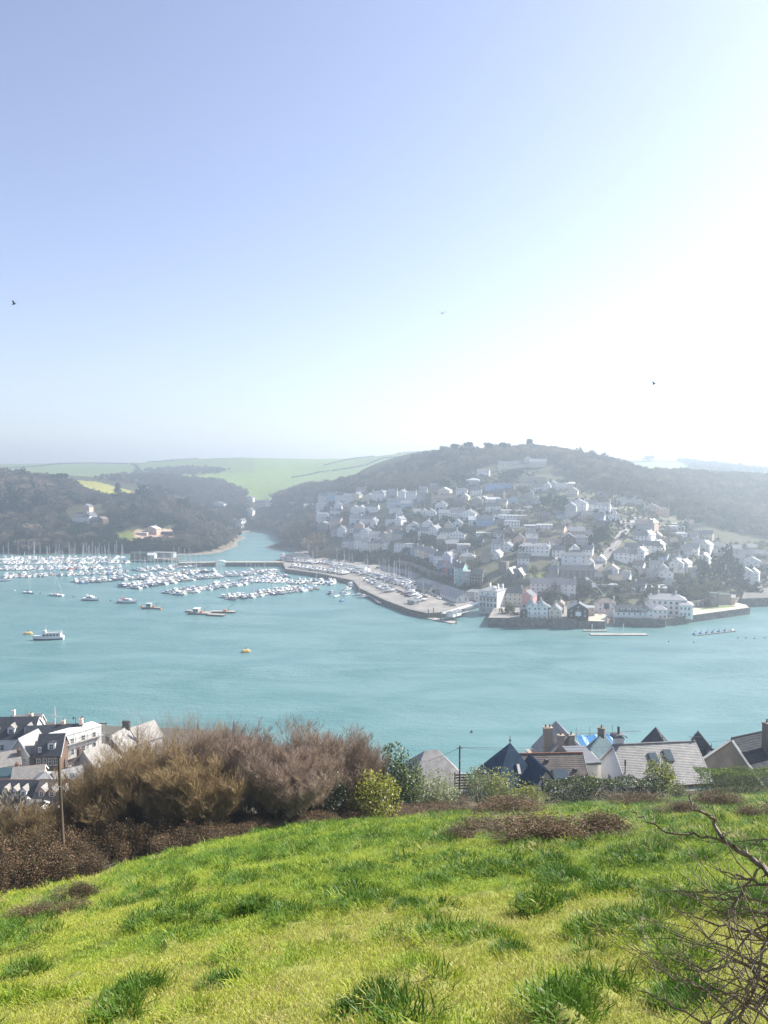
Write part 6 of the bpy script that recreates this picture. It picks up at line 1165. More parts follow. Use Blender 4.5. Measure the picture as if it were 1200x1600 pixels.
# ---------------------------------------------------------------- houses below the field
NG = 'houses just below the field'
def nh(px, py, Y, yaw, L_, W, hr, hw, wall, roof, label, kind='gable', name='house', group=NG, courses=0, trim=True, over=.35, ext=6):
    p = at(px, py, Y); return House(name, label, 'house' if name == 'house' else 'building', (p.x, p.y, p.z - hr - hw), R(yaw), L_, W, hw, hr, kind, wall, roof, group, ext=ext, over=over, courses=courses, trim=trim, thick=.07 if courses else .16)
def brickroof(name, c, c2, rough=.5, spec=.4):
    m = M('slates_' + name, c, c2, scale=1.3, rough=rough, bump=.35, bscale=9, spec=spec, detail=6); n = m.node_tree.nodes; L = m.node_tree.links
    return m
RW = brickroof('weathered', (.30, .29, .275), (.20, .195, .19)); RD = brickroof('dark', (.06, .065, .075), (.035, .04, .047), .85, .12); RBL = brickroof('blue', (.03, .065, .115), (.018, .042, .075), .8, .15); RT = brickroof('teal', (.06, .105, .125), (.04, .075, .09), .8, .15); RBR = brickroof('brown', (.17, .14, .12), (.10, .085, .075)); RP = brickroof('pale', (.27, .25, .225), (.19, .18, .165))
# white house with the long slate roof
h = nh(1022, 1162, 99, 7, 10.6, 8.6, 3.4, 3.6, 'w', RW, 'white house with a long weathered slate roof behind the hedge', courses=26, trim=True)
h.chimney(-4.6, .6, 1.2, 1.0, 1.2, 'w', 0); mb = MB(); zb = h.hw + h.hr * .86 + 1.35
for k in range(7): a0, a1 = math.pi * k / 7, math.pi * (k + 1) / 7; mb.slab((-4.6 - .9 * math.cos(a0), -.1, zb + .4 * math.sin(a0)), (-4.6 - .9 * math.cos(a1), -.1, zb + .4 * math.sin(a1)), (-4.6 - .9 * math.cos(a1), 1.3, zb + .4 * math.sin(a1)), (-4.6 - .9 * math.cos(a0), 1.3, zb + .4 * math.sin(a0)), .06)
mb.tube((-4.6, .6, zb + .3), (-4.6, .6, zb + 1.4), .16, .16, 8); mb.build('chimney_cowl', DKGREY, h.t)
h.skylight(-.9, .60, .9, 1.5); h.skylight(1.2, .66, .9, 1.5); h.ridge_finial(5.4, .5)
mb = MB(); mb.tube((-5.35, -3.2, -4), (-5.35, -3.2, 6.2), .07, .07, 6); mb.tube((-5.35, -3.2, 5.6), (-5.35, -3.2, 6.3), .12, .12, 6); mb.build('flue_pipe', DKGREY, h.t); h.win('l', -1.5, 1.2, .9, 1.4); h.win('l', 2.4, 1.6, .7, 1.0)
mb = MB(); mb.slab((-5.6, -4.75, h.hw - .42), (5.6, -4.75, h.hw - .42), (5.6, -4.6, h.hw - .42), (-5.6, -4.6, h.hw - .42), .13); mb.build('gutter', paint('dark_red_trim', (.16, .05, .04)), h.t)
mb = MB(); mb.poly([(1.6, -4.3, h.hw - .5), (5.0, -4.3, h.hw - .5), (5.0, -7.4, h.hw - 2.4), (1.6, -7.4, h.hw - 2.4), (1.6, -4.3, -5), (5.0, -4.3, -5), (5.0, -7.4, -5), (1.6, -7.4, -5)], [(0, 3, 2, 1), (3, 7, 6, 2), (2, 6, 5, 1), (0, 4, 7, 3)]); c = mb.build('lean_to', WALL['w'], h.t)
mb = MB(); mb.slab((1.4, -4.31, h.hw - .47), (5.2, -4.31, h.hw - .47), (5.2, -7.6, h.hw - 2.5), (1.4, -7.6, h.hw - 2.5), .1); mb.build('lean_to_roof', RW, c); mb = MB(); mb.slab((3.3, -4.8, h.hw - .64), (4.7, -4.8, h.hw - .64), (4.7, -7.2, h.hw - 2.13), (3.3, -7.2, h.hw - 2.13), .04); mb.build('lean_to_skylight', SKYL, c)
# teal roofed gable
h = nh(932, 1159, 113, 62, 7.5, 8.2, 4.2, 4.5, 'w', RT, 'white gabled house with dark teal slates beside the long roofed one', courses=22); h.skylight(.2, .45, .8, 1.3); h.win('l', -1.0, 1.0, .9, 1.1); h.win('l', -2.3, .6, 1.0, 1.6); h.chimney(3.3, 0, 1.0, .7, 1.0, 's', 1)
mb = MB(); mb.slab((-3.8, -1.3, -.6), (-3.8, -3.4, -1.9), (-3.95, -3.4, -1.9), (-3.95, -1.3, -.6), .4); mb.build('stair_rail', DKGREY, h.t)
# stone gabled house with brick end and stacks
h = nh(878, 1138, 118, 94, 5.5, 7.0, 3.6, 5.5, 't', RW, 'brown stone house with tall chimneys and bright roof behind the brown slates', courses=0)
h.chimney(-1.6, 2.7, 3.4, .8, 1.3, 't', 2); h.chimney(-3.0, 1.1, 1.0, .7, .9, 't', 1); h.chimney(-3.0, -.5, .4, .7, .9, 't', 1, DKGREY)
mb = MB(); mb.box(-2.6, 1.2, 3.52, 5.2, -6, 5.3); c = mb.build('brick_wing', wallm('red_brick', (.20, .065, .05), .3), h.t); mb = MB(); mb.box(-2.7, 1.3, 3.45, 5.35, 5.303, 5.5); mb.build('coping', WALL['t'], c)
mb = MB(); mb.box(-3.05, -2.76, -3.45, -.2, -6, 4.0); mb.build('white_render', WALL['w'], h.t); h.win('l', 2.0, 3.0, .8, 1.0)
# white wall block in front of the stone house
h = nh(908, 1176, 106, 5, 2.6, 6, .5, 6.0, 'w', 's', 'plain white rendered block between the brown slates and the teal roof', kind='flat', name='outbuilding'); mb = MB(); mb.box(-.4, .9, -3.2, -3.01, 1.2, 3.4); mb.build('door', DKGREY, h.t)
# brown slate house
h = nh(858, 1178, 101, 3, 8.4, 8.0, 3.6, 2.6, 'w', RBR, 'low house with brown slate roof and large roof windows', courses=22, trim='red'); h.skylight(.9, .45, 1.9, 1.3); h.skylight(-1.6, .5, .8, 1.3); h.skylight(-2.7, .5, .6, 1.0, m=POT)
mb = MB(); mb.slab((-3.4, -2.9, h.hw + .7), (1.2, -2.9, h.hw + .7), (1.6, -6.4, h.hw - 1.5), (-3.4, -6.4, h.hw - 1.5), .16); c = mb.build('porch_roof', RP, h.t); mb = MB(); mb.box(-3.2, 1.2, -6.0, -4.06, -5, h.hw - 1.6); mb.build('porch', WALL['w'], c)
for x, y in ((-.5, .8), (1.9, .35), (3.0, .55), (-2.2, .75)):
    mb = MB(); mb.box(x - .2, x + .2, -4 * (1 - y) - .2, -4 * (1 - y) + .2, h.hw + h.hr * y, h.hw + h.hr * y + .3); mb.build('roof_vent', DKGREY, h.t)
# blue slate pyramid house with small gable
h = nh(797, 1161, 98, 12, 6.6, 7.2, 5.0, 2.4, 'w', RBL, 'steep blue slate turret roofed house with a finial and small white gable', kind='hip'); mb = MB(); mb.tube((0, 0, 7.3), (0, 0, 8.4), .07, .03, 6); mb.tube((0, 0, 7.7), (0, 0, 7.85), .16, .16, 8); mb.build('finial', DKGREY, h.t); h.skylight(.35, .45, .35, 1.2, m=TRIM)
mb = MB(); x0, x1 = 1.5, 3.9; mb.poly([(x0, -5.0, 0), (x1, -5.0, 0), (x1, -5.0, 3.9), ((x0 + x1) / 2, -5.0, 5.6), (x0, -5.0, 3.9), (x0, 0, 0), (x1, 0, 0), (x1, 0, 3.9), ((x0 + x1) / 2, 0, 5.6), (x0, 0, 3.9)], [(0, 1, 2, 3, 4), (1, 6, 7, 2), (5, 0, 4, 9)]); c = mb.build('gable_wing', WALL['w'], h.t)
mb = MB(); xm = (x0 + x1) / 2
for sg in (-1, 1): mb.slab((xm + sg * 1.55, -5.35, 3.5), (xm + sg * 1.55, 0, 3.5), (xm, 0, 5.66), (xm, -5.35, 5.66), .14)
mb.build('gable_roof', RBL, c)
for x in (-.33, .33): mb = MB(); mb.box(xm + x - .2, xm + x + .2, -5.08, -4.98, 2.5, 4.0); mb.build('window', GLASS, c)
# hipped grey house behind the pole
h = nh(674, 1172, 100, 14, 9.0, 8.0, 4.2, 3.0, 'w', RW, 'grey slate roofed house half hidden by bushes beside the dark pole', kind='hip'); h.win('r', 1.5, .8, .9, 1.1); h.win('f', 2.2, .8, .9, 1.1)
# dark roofs further down
h = nh(1030, 1148, 118, 80, 5.5, 5.5, 3.2, 4, 'g', RD, 'dark pointed roof peeping over the long slate ridge', courses=0); h.ridge_finial(-2.8, .9)
h = nh(1101, 1157, 112, 82, 7, 6.2, 4.6, 4, 's', RD, 'dark slate gabled house between the long roof and the tall chimney', courses=20); h.ridge_finial(-3.5, .8)
h2 = nh(1121, 1172, 110, 4, 5.6, 6.6, 3.4, 4, 's', RD, 'dark slate wing with three roof windows below the tall chimney', courses=18, name='wing')
for u in (-1.5, -.2, 1.1): h2.skylight(u, .16, .75, 1.1, m=M('bright_skylight', (.42, .5, .55), (.38, .46, .5), rough=.1))
h = nh(1192, 1144, 104, 26, 11.5, 11.5, 5.2, 4, 's', RD, 'big dark slate house with tall stone chimney at the right edge', courses=24, trim=True); h.chimney(-1.7, -2.2, 4.0, 1.0, 1.3, 's', 2, DKGREY); mb = MB(); mb.tube((.2, -2.2, 6), (.2, -2.2, 8.7), .06, .05, 6); mb.build('vent_pipe', TRIM, h.t); mb = MB(); mb.box(-5.8, -5.76, -5.0, -4.2, -3, 3.2); mb.build('corner_pillar', WALL['c'], h.t)
# blue tarpaulin over scaffolding
p = at(935, 1156, 126); t = thing('tarpaulin_roof', 'bright blue tarpaulin stretched over scaffold between two roofs', 'tarpaulin', (p.x, p.y, p.z - 3), R(8)); TARP = paint('blue_tarpaulin', (.05, .22, .48), .5); mb = MB()
for k in range(8):
    x0, x1 = -3 + k * .8, -3 + (k + 1) * .8; d0, d1 = .12 * math.sin(k * 2.1), .12 * math.sin((k + 1) * 2.1); mb.slab((x0, -2, 1.4 + d0), (x1, -2, 1.4 + d1), (x1, 2, 3.1 + d1), (x0, 2, 3.1 + d0), .05); mb.face([(x0, -2, -.5), (x1, -2, -.5), (x1, -2, 1.4 + d1), (x0, -2, 1.4 + d0)])
mb.build('sheet', TARP, t); mb = MB()
for x in (-3, -.6, 1.8, 3.4): mb.tube((x, -2.1, -6), (x, -2.1, 4.2), .05, .05, 5); mb.tube((x, 2.1, -6), (x, 2.1, 4.6), .05, .05, 5)
mb.tube((-3, -2.1, 1.5), (8.5, -2.1, 1.5), .05, .05, 5); mb.tube((-3, 2.1, 3.4), (8.5, 2.1, 3.4), .05, .05, 5)
mb.build('scaffold_pole', GREYP, t)
for px, py, Y, hh, lab in ((1086, 1172, 108, 3.0, 'thin television aerial between the long roof and dark gable'), (1176, 1170, 106, 1.2, 'short pipe beside the tall chimney') ):
    if 'aerial' not in lab: continue
    p = at(px, py, Y); t = thing('aerial', lab, 'aerial', p); mb = MB(); mb.tube((0, 0, -4), (0, 0, 2.0), .04, .03, 5); mb.build('pole', DKGREY, t); mb = MB(); mb.tube((-.9, 0, 1.9), (.9, 0, 1.9), .03, .03, 4)
    for k in range(6): mb.tube((-.8 + k * .3, -.3, 1.9), (-.8 + k * .3, .3, 1.9), .02, .02, 4)
    mb.build('antenna', DKGREY, t)
# ---------------------------------------------------------------- waterside town at the left
TG = 'town houses beside the quay'
h = nh(14, 1121, 226, 3, 17, 10, 4.6, 8.5, 'w', RD, 'white house with dark roof and gabled dormers at the left edge', group=TG)
for u, z in ((-2.6, 9.2), (2.2, 9.4), (7.0, 9.4)): h.dormer(u, z, 2.0, 1.7, 2.4, roof=RP, gable=.9)
h.wins('f', 5, [5.0, 1.6], 1.1, 1.7); h.chimney(6, 1, 1.5, .9, 1.3, 'o', 3)
h = nh(42, 1117, 246, 10, 9, 8, 3.2, 9, 'o', RP, 'pale sunlit roof rising behind the dormered white house', group=TG); h.chimney(-4, 0, 1.6, .9, 1.2, 'w', 3)
h = nh(44, 1147, 214, 78, 8, 6.2, 4.0, 8.5, 'g', RW, 'grey rendered gabled house with white windows in front of the dormers', group=TG); h.win('l', 0, 6.2, 1.5, 1.2); h.win('l', 0, 2.5, .9, 1.8); h.win('l', 1.7, 6.0, .9, 1.2); mb = MB(); mb.tube((-4.1, 2.9, -2), (-4.1, 2.9, 8.2), .1, .1, 5); mb.build('drainpipe', TRIM, h.t)
h = nh(86, 1133, 222, 8, 15, 9, 3.6, 9.5, 's', RD, 'long dark roofed building behind the white scaffolded wall', group=TG); h.chimney(2.2, .5, 1.4, .9, 1.4, 'o', 3); h.chimney(7.2, .4, 1.6, .9, 1.6, 'o', 3); h.dormer(-5.0, 10.2, 1.8, 1.4, 2.2, roof=RP)
h = nh(82, 1147, 212, 6, 6.4, 8, 4.4, 5.6, 'n', RD, 'dark mansard building with brown wall and white sash windows', group=TG); h.dormer(.6, 6.6, 1.9, 1.9, 2.0, gable=.2); h.win('f', -2.2, 6.5, .8, 1.3)
for u in (-2.6, -.9, .5, 1.9): h.win('f', u, 2.7, 1.0, 1.9)
# scaffolded white wall
p = at(119, 1172, 218); t = thing('scaffolded_house', 'tall white house wall wrapped in scaffolding beside the quay', 'house', (p.x + .5, p.y, p.z - 5.5), R(52), TG); mb = MB(); mb.box(-7.5, 7.5, 0, 5, -2, 10.5); mb.build('wall', WALL['w'], t); mb = MB(); mb.box(-7.6, 7.6, -.1, 5.1, 10.503, 10.9); mb.build('parapet', WALL['w'], t); mb = MB()
for k in range(9):
    x = -7.6 + k * 1.9; mb.tube((x, -1.2, -2), (x, -1.2, 11.6), .06, .06, 4)
for z in (1, 3, 5, 7, 9, 11): mb.tube((-7.8, -1.2, z), (7.8, -1.2, z), .05, .05, 4)
for z in (0, 4, 8): mb.box(-7.7, 7.7, -1.15, -.2, z, z + .06)
o = mb.build('scaffold', M('scaffold_poles', (.45, .42, .38)), t)
for x in (-5, -1.6, 1.8, 5.2):
    for z in (1.2, 4.6, 7.8): f = link('window', window_mesh(1.0, 1.6)[0], t, (x, -.001, z)); link('pane', window_mesh(1.0, 1.6)[1], f)
h = nh(152, 1166, 216, 60, 9, 9, 4.0, 3.5, 'g', RP, 'grey gabled house with a wide pale roof right of the scaffolding', group=TG); h.chimney(-4.2, 2.4, 2.2, .9, 1.1, 'n', 2); h.chimney(4.0, 0, 1.6, .8, 1.8, 's', 3, DKGREY)
h = nh(186, 1143, 224, 78, 9, 7.6, 4.2, 5, 's', RW, 'brown stone gable house with dark chimney stacks near the quay', group=TG); h.chimney(4, 0, 1.6, .9, 2.2, 'k', 4, DKGREY)
h = nh(222, 1132, 232, 55, 8.5, 8, 3.8, 6, 'w', RP, 'white house with pale roof and verge brackets beyond the stone gable', group=TG); h.chimney(-3.8, -3.4, 4.2, .7, .7, 'w', 1); h.win('l', 0, 4.6, 1.4, 1.6)
h = nh(22, 1219, 176, -1, 13.5, 8.5, 3.4, 5.5, 'w', RD, 'dark roofed terrace with three white gabled dormers at the lower left', group=TG, trim='red')
for u in (-.6, 1.5, 3.6): h.dormer(u, 6.4, 1.35, 1.3, 2.0, roof=RP, gable=.75)
h.dormer(-3.6, 6.4, 1.6, 1.3, 2.0, roof=RP); h.wins('f', 6, [3.0, .4], 1, 1.4)
h = nh(94, 1219, 175, -3, 8.8, 8.5, 3.4, 5.5, 'o', RBR, 'brown roofed terrace with three peach dormers and white end gable', group=TG, trim='red')
for u in (-2.8, -.4, 2.0): h.dormer(u, 6.3, 1.5, 1.4, 2.0, wall=WALL['o'], roof=RW, gable=.8)
mb = MB(); mb.box(4.42, 4.6, -4.2, 4.2, -3, 5.3); mb.build('white_end_wall', WALL['w'], h.t)
h = nh(46, 1197, 188, 15, 6.8, 7.5, 2.2, 4.6, 'r' if False else 'o', RP, 'pale roof with a thin red brick edge above the dormered terrace', group=TG, trim='red'); h.chimney(-3.3, 2.5, 1.4, .8, 1.1, 'n', 2)
h = nh(8, 1175, 204, 30, 6.5, 7, 2.6, 4.5, 'w', RP, 'pale roofed low house at the left edge under the dormers', group=TG); h.chimney(3.2, -1.5, 1.5, .9, 1.0, 'n', 3, POT)
h = nh(105, 1202, 186, 40, 6.5, 7.5, 2.4, 3.8, 'w', RW, 'white walled house with pale grey roof below the scaffolding', group=TG); h.skylight(.6, .5, .7, 1.0)
h = nh(72, 1205, 184, 10, 4.4, 6, 1.6, 4.0, 'w', 'l', 'white flat fronted house wedged behind the brown terrace', kind='hip', group=TG); h.wins('f', 2, [1.6], .9, 1.2)
h = nh(14, 1199, 192, 4, 7, 5, 1.2, 4, 'g', RT, 'low bluish roof behind the left dormered terrace', kind='hip', group=TG, name='outbuilding')
h = nh(12, 1247, 164, 8, 7.5, 5, 1.7, 2.6, 'w', RP, 'low white shed roof under the left dormered terrace', group=TG, name='outbuilding'); h = nh(45, 1250, 163, -4, 5.5, 5, 1.4, 2.6, 'w', RW, 'low grey shed roof right of the low white one', group=TG, name='outbuilding')
h = nh(130, 1243, 166, 50, 5, 5.5, 2.6, 2.6, 'w', RW, 'small white gable half hidden by the bare thicket', group=TG, name='outbuilding')
h = nh(240, 1215, 150, 20, 9, 8, 3, 4, 'w', RW, 'white house glimpsed through the bare thicket', group=TG); h.wins('f', 3, [1.4], 1, 1.4); nh(190, 1225, 158, 10, 8, 7, 2.8, 4, 'o', RD, 'peach walled house glimpsed behind bare branches', group=TG)
for px, py, lab, hh in ((309, 1127, 'short brown spire tip showing above the bare thicket', 9), (365, 1124, 'taller brown spire tip showing above the bare thicket', 12)):
    p = at(px, py, 190); t = thing('church_spire', lab, 'spire', (p.x, p.y, p.z - hh - 10)); mb = MB(); mb.box(-1.1, 1.1, -1.1, 1.1, -6, 10); mb.build('tower', WALL['n'], t); mb = MB(); mb.tube((0, 0, 10), (0, 0, 10 + hh - .6), 1.3, .1, 8); mb.build('spire', RBR, t); mb = MB(); mb.tube((0, 0, 10 + hh - .8), (0, 0, 10 + hh), .08, .05, 5); mb.build('finial', DKGREY, t)
# town quay and its furniture
mb = MB(); a = [atz(px, py, 3.2) for px, py in ((-260, 1137), (148, 1142), (176, 1146), (215, 1152), (235, 1165), (150, 1190), (-260, 1190))]; mb.prism([(q.x, q.y) for q in a], -6, 3.2); o = mb.build('town_quay', MASON); mt = MB(); mt.prism([(q.x, q.y - .3) for q in a], 3.204, 3.3); mt.build('paving', DIRT, o); tag(o, kind='structure')
p = at(86, 1132, 255); t = thing('flagstaff', 'white flagstaff with crossed yards on the town quay', 'flagpole', (p.x, p.y, 3.3)); zt = at(86, 1104, 255).z; mb = MB(); mb.tube((0, 0, 0), (0, 0, zt - 3.3), .22, .12, 8); mb.build('pole', TRIM, t); mb = MB(); z0 = (zt - 3.3) * .62; mb.tube((-2.0, 0, z0 + .4), (2.0, 0, z0 - .1), .1, .1, 5); mb.tube((0, 0, z0 - .2), (1.8, 0, z0 + 2.6), .1, .07, 5); mb.build('yard', TRIM, t)
for px, py, lab in ((118, 1121, 'black quay lamp post left of the other'), (131, 1120, 'black quay lamp post right of the other')):
    p = at(px, py, 258); t = thing('street_lamp', lab, 'lamp post', (p.x, p.y, 3.3), 0, 'lamp posts on the town quay'); hh = p.z - 3.3; mb = MB(); mb.tube((0, 0, 0), (0, 0, hh), .12, .07, 6); mb.tube((0, 0, hh - .1), (-.7, 0, hh + .3), .05, .05, 5); mb.build('post', BLACKP, t); mb = MB(); mb.tube((-.7, 0, hh - .5), (-.7, 0, hh + .3), .32, .12, 8); mb.build('lantern', BLACKP, t)
p = at(158, 1149, 262); t = thing('quay_bench', 'dark bench on the town quay edge', 'bench', (p.x, p.y, 3.3), .1); mb = MB(); mb.box(-2, 2, -.3, .3, .42, .5); mb.build('seat', WOODD, t); mb = MB(); mb.box(-2, 2, .25, .32, .6, 1.0); mb.build('backrest', WOODD, t)
for x in (-1.7, 1.7): mb = MB(); mb.box(x - .06, x + .06, -.28, .28, 0, .418); mb.build('leg', DKGREY, t)
# ---------------------------------------------------------------- vegetation at the edge of the field
def ground(px, Y):
    x = (px - 600) / FPX * Y * 1.0; x = at(px, 1250, Y).x; return Vector((x, Y, float(near_z(x, Y)[0])))
TWIG = leafmat('bare_brown_twigs', (.26, .19, .105), (.40, .30, .17), rnd=.2, trans=.25, scale=1.2)
TWIG2 = leafmat('bare_grey_twigs', (.30, .225, .175), (.42, .33, .265), rnd=.2, trans=.25, scale=1.2)
STEM = M('bare_stems', (.26, .22, .165), (.12, .10, .075), scale=2, rough=.9)
def bare_bush(seed, h, w, lean=(0, 0), stems=9, fine=3.0, fullness=1.0):
    rg = random.Random(seed); A, B, ra, rb2 = [], [], [], []; TA, TB = [], []
    def grow(p, d, L_, r, lv):
        n = 4 if lv == 0 else 3; sl = L_ / n; pts = [p]
        for i in range(n):
            j = .16 if lv == 0 else .3
            d = Vector((d.x + rg.uniform(-j, j), d.y + rg.uniform(-j, j), d.z + rg.uniform(-j * .5, j) + (.10 if lv else .06))).normalized()
            q = p + d * sl; r2 = r * .78; A.append(p); B.append(q); ra.append(r); rb2.append(r2); p = q; r = r2; pts.append(p)
            if lv < 3 and not (lv == 0 and i == 0):
                for _ in range({0: 3, 1: 3, 2: 2}[lv]):
                    a = rg.uniform(0, 6.28); s = rg.uniform(.45, .95); side = Vector((math.cos(a), math.sin(a), rg.uniform(-.1, .5))); dd = (d + side * s).normalized()
                    grow(p, dd, L_ * rg.uniform(.36, .55), r * .62, lv + 1)
        if lv >= 2:
            for q in pts[1:]:
                if q.z < h * .34 and rg.random() < .8: continue
                for _ in range(int(fine + rg.random())):
                    a = rg.uniform(0, 6.28); dd = (d + Vector((math.cos(a), math.sin(a), rg.uniform(.1, .7))) * .6).normalized(); m_ = q + dd * rg.uniform(.2, .45); TA.append(q); TB.append(m_)
                    if rg.random() < .6: d2 = (dd + Vector((rg.uniform(-.5, .5), rg.uniform(-.5, .5), .3))).normalized(); TA.append(m_); TB.append(m_ + d2 * rg.uniform(.15, .4))
    for k in range(stems):
        a = k * 2.4 + rg.random(); rr = rg.random() ** .5; d = Vector((math.cos(a) * w / h * .62 * rr + lean[0], math.sin(a) * w / h * .45 * rr + lean[1], 1)).normalized()
        grow(Vector((math.cos(a) * w * .14 * rr, math.sin(a) * w * .10 * rr, -.4)), d, h * rg.uniform(.62, .78) * fullness, .075, 0)
    V1, F1 = segs_mesh(A, B, ra, rb2); n = len(TA); V2, F2 = segs_mesh(TA, TB, np.full(n, .0095), np.full(n, .004)); return (V1, F1), (V2, F2)
def place_bush(px, Y, top, w, seed, label, lean=(0, 0), stems=9, fine=1.9, tm=None, group='bare bushes along the field edge', name='bare_bush', cat='bush', foot=None, full=1.0):
    g = ground(px, Y) if foot is None else foot; h = at(px, top, Y).z - g.z; (V1, F1), (V2, F2) = bare_bush(seed, h, w, lean, stems, fine, full)
    zs = np.percentile(V2[:, 2], 99.9); k = h / zs
    for V in (V1, V2): V[:, 2] *= k
    t = thing(name, label, cat, g, 0, group); link('branches', mesh_np('branches', V1, F1, STEM), t); link('twigs', mesh_np('twigs', V2, F2, tm or TWIG), t); return t
place_bush(222, 52, 1153, 5.0, 1, 'orange brown bare bush at the left of the big thicket', stems=10); place_bush(265, 56, 1143, 6.5, 2, 'tall brown bare bush with twisted stems left of centre in the thicket', (.0, 0), 11)
place_bush(335, 54, 1147, 6.0, 3, 'dense brown bare bush in the middle of the thicket', stems=12, fine=2.2, tm=TWIG2); place_bush(400, 58, 1139, 6.5, 4, 'tall grey brown bare bush right of the thicket middle', stems=11, tm=TWIG2)
place_bush(465, 57, 1141, 6.0, 5, 'purplish brown bare bush with upright twigs in the thicket', (.08, 0), 11, tm=TWIG2); place_bush(525, 60, 1147, 5.5, 6, 'purplish bare bush leaning right at the end of the thicket', (.18, 0), 10, tm=TWIG2)
place_bush(140, 50, 1205, 4.5, 7, 'low sparse bare bush beside the wooden pole', stems=8, fine=2); place_bush(300, 50, 1185, 5.0, 8, 'lower brown bush in front of the tall thicket', stems=10, fine=2); place_bush(430, 53, 1180, 5.5, 9, 'lower twiggy bush in front of the purplish bush', stems=9, tm=TWIG2)
place_bush(30, 46, 1262, 3.2, 10, 'short rusty twiggy bush at the left edge', stems=8, fine=2); place_bush(80, 52, 1255, 3.4, 11, 'short brown twiggy bush left of the wooden pole', stems=8); place_bush(560, 62, 1180, 3.6, 12, 'small bare bush between thicket and ivy tree', stems=7, tm=TWIG2)
for px, Y, top, w_, s_, lab in ((285, 140, 1103, 8, 21, 'pale leafless tree rising over the thicket against the water'), (262, 150, 1112, 6, 22, 'smaller leafless tree left of the pale one over the thicket'), (345, 150, 1112, 5, 23, 'thin leafless tree between the spire tips'), (225, 150, 1128, 5, 24, 'low leafless tree over the pale roofs')):
    place_bush(px, Y, top, w_, s_, lab, stems=5, fine=2, tm=TWIG2, group='leafless trees below the thicket', name='bare_tree', cat='tree')
def leafy(px, Y, base, top, wpx, seed, label, mats, size=.10, n=2600, cat='bush', name='shrub', depth=1.0, blobs=None, box=None, up=.1, stem=True, group=None):
    g = ground(px, Y); s = Y / FPX; w = wpx * s; zt = at(px, top, Y).z; zb = min(g.z, at(px, base, Y).z) - .2; h = zt - zb; rg = np.random.default_rng(seed)
    t = thing(name, label, cat, (g.x, g.y, zb), 0, group)
    if box: P = np.c_[(rg.random(n) - .5) * w, (rg.random(n) - .5) * box, rg.random(n) * h]; k = rg.integers(0, 3, n); P[:, 2] = np.where(k == 0, h + (rg.random(n) - .5) * .25, P[:, 2]); P[:, 1] = np.where(k == 1, -box / 2 + (rg.random(n) - .5) * .3, P[:, 1]); P[:, 2] += (vnoise(P[:, 0] * .9 + seed, P[:, 1] * .9, 5) - .5) * .45; P[:, 1] += (vnoise(P[:, 0] * .8 + 7, P[:, 2] * .9, 6) - .5) * .6
    else:
        bl = blobs or [(0, 0, .5, .46, .46, .5)] + [(rg.normal() * .22, rg.normal() * .2, .5 + rg.normal() * .18, .22, .22, .2) for _ in range(9)]
        P = clumped(n, rg, bl) * np.array([w, w * depth, h]); P[:, 2] = np.maximum(P[:, 2], 0)
    kk = len(P); per = np.array_split(rg.permutation(kk), len(mats))
    for i, (m_, ix) in enumerate(zip(mats, per)):
        V, F = quads(P[ix], size * (.35 + .3 * rg.random(len(ix))), size * (.7 + .6 * rg.random(len(ix))), rg, up); link('foliage', mesh_np('foliage', V, F, m_), t)
    if stem:
        A, B, ra, rb_ = [], [], [], []
        for i in range(14): a = i * 2.4; q = np.array([math.cos(a) * w * .3 * rg.random(), math.sin(a) * w * .3 * rg.random(), h * (.5 + .4 * rg.random())]); A.append((0, 0, -.5)); B.append(q); ra.append(.06); rb_.append(.015)
        V, F = segs_mesh(A, B, ra, rb_); link('branches', mesh_np('branches', V, F, STEM), t)
    return t
YG = leafmat('yellow_green_leaves', (.30, .32, .04), (.42, .41, .07), trans=.45, gloss=.04, scale=2); DG = leafmat('dark_glossy_leaves', (.018, .04, .013), (.055, .085, .026), trans=.2, gloss=.06, scale=2); MG = leafmat('mid_green_leaves', (.10, .15, .04), (.19, .23, .06), trans=.45, gloss=.04, scale=2)
SG = leafmat('silvery_leaves', (.22, .25, .13), (.34, .36, .20), trans=.35, gloss=.04, scale=2); RDL = leafmat('dead_bramble_leaves', (.12, .07, .045), (.25, .16, .10), trans=.2, gloss=.015, scale=2.5); BRL = leafmat('bramble_leaves', (.05, .045, .022), (.12, .10, .05), trans=.2, gloss=.02, scale=2.5); HG = leafmat('hedge_green_leaves', (.10, .17, .03), (.19, .26, .05), trans=.4, gloss=.03, scale=2); STRAW = leafmat('straw_stems', (.26, .20, .12), (.36, .30, .18), trans=.3, scale=2)
leafy(590, 56.5, 1280, 1206, 88, 31, 'bright yellow green rounded shrub at the right end of the bare thicket', [YG, YG, YG, MG], .11, 3800); leafy(682, 64, 1276, 1202, 88, 32, 'silvery grey green shrub in front of the half hidden house', [SG, SG, MG], .10, 3400); leafy(616, 64, 1262, 1163, 84, 33, 'dark ivy covered tree behind the yellow green shrub', [DG, DG, MG], .13, 3200, 'tree', 'ivy_tree')
leafy(650, 68, 1250, 1190, 40, 34, 'small dark green bush left of the silvery shrub', [DG, MG], .11, 1400); leafy(750, 72, 1260, 1194, 56, 35, 'grey green shrub beside the foot of the dark pole', [SG, MG], .10, 2000); leafy(785, 73, 1262, 1198, 70, 36, 'feathery green shrub below the blue turret roof', [MG, YG, SG], .10, 2600); leafy(825, 74, 1262, 1222, 56, 37, 'low feathery green shrub at the left end of the dark hedge', [MG, YG], .10, 2000)
leafy(500, 56, 1260, 1200, 90, 38, 'dark ivy patch growing inside the bare thicket', [DG, DG], .10, 1500, depth=.5); leafy(225, 57, 1235, 1165, 30, 39, 'narrow dark ivy clump on a thicket stem', [DG], .10, 600)
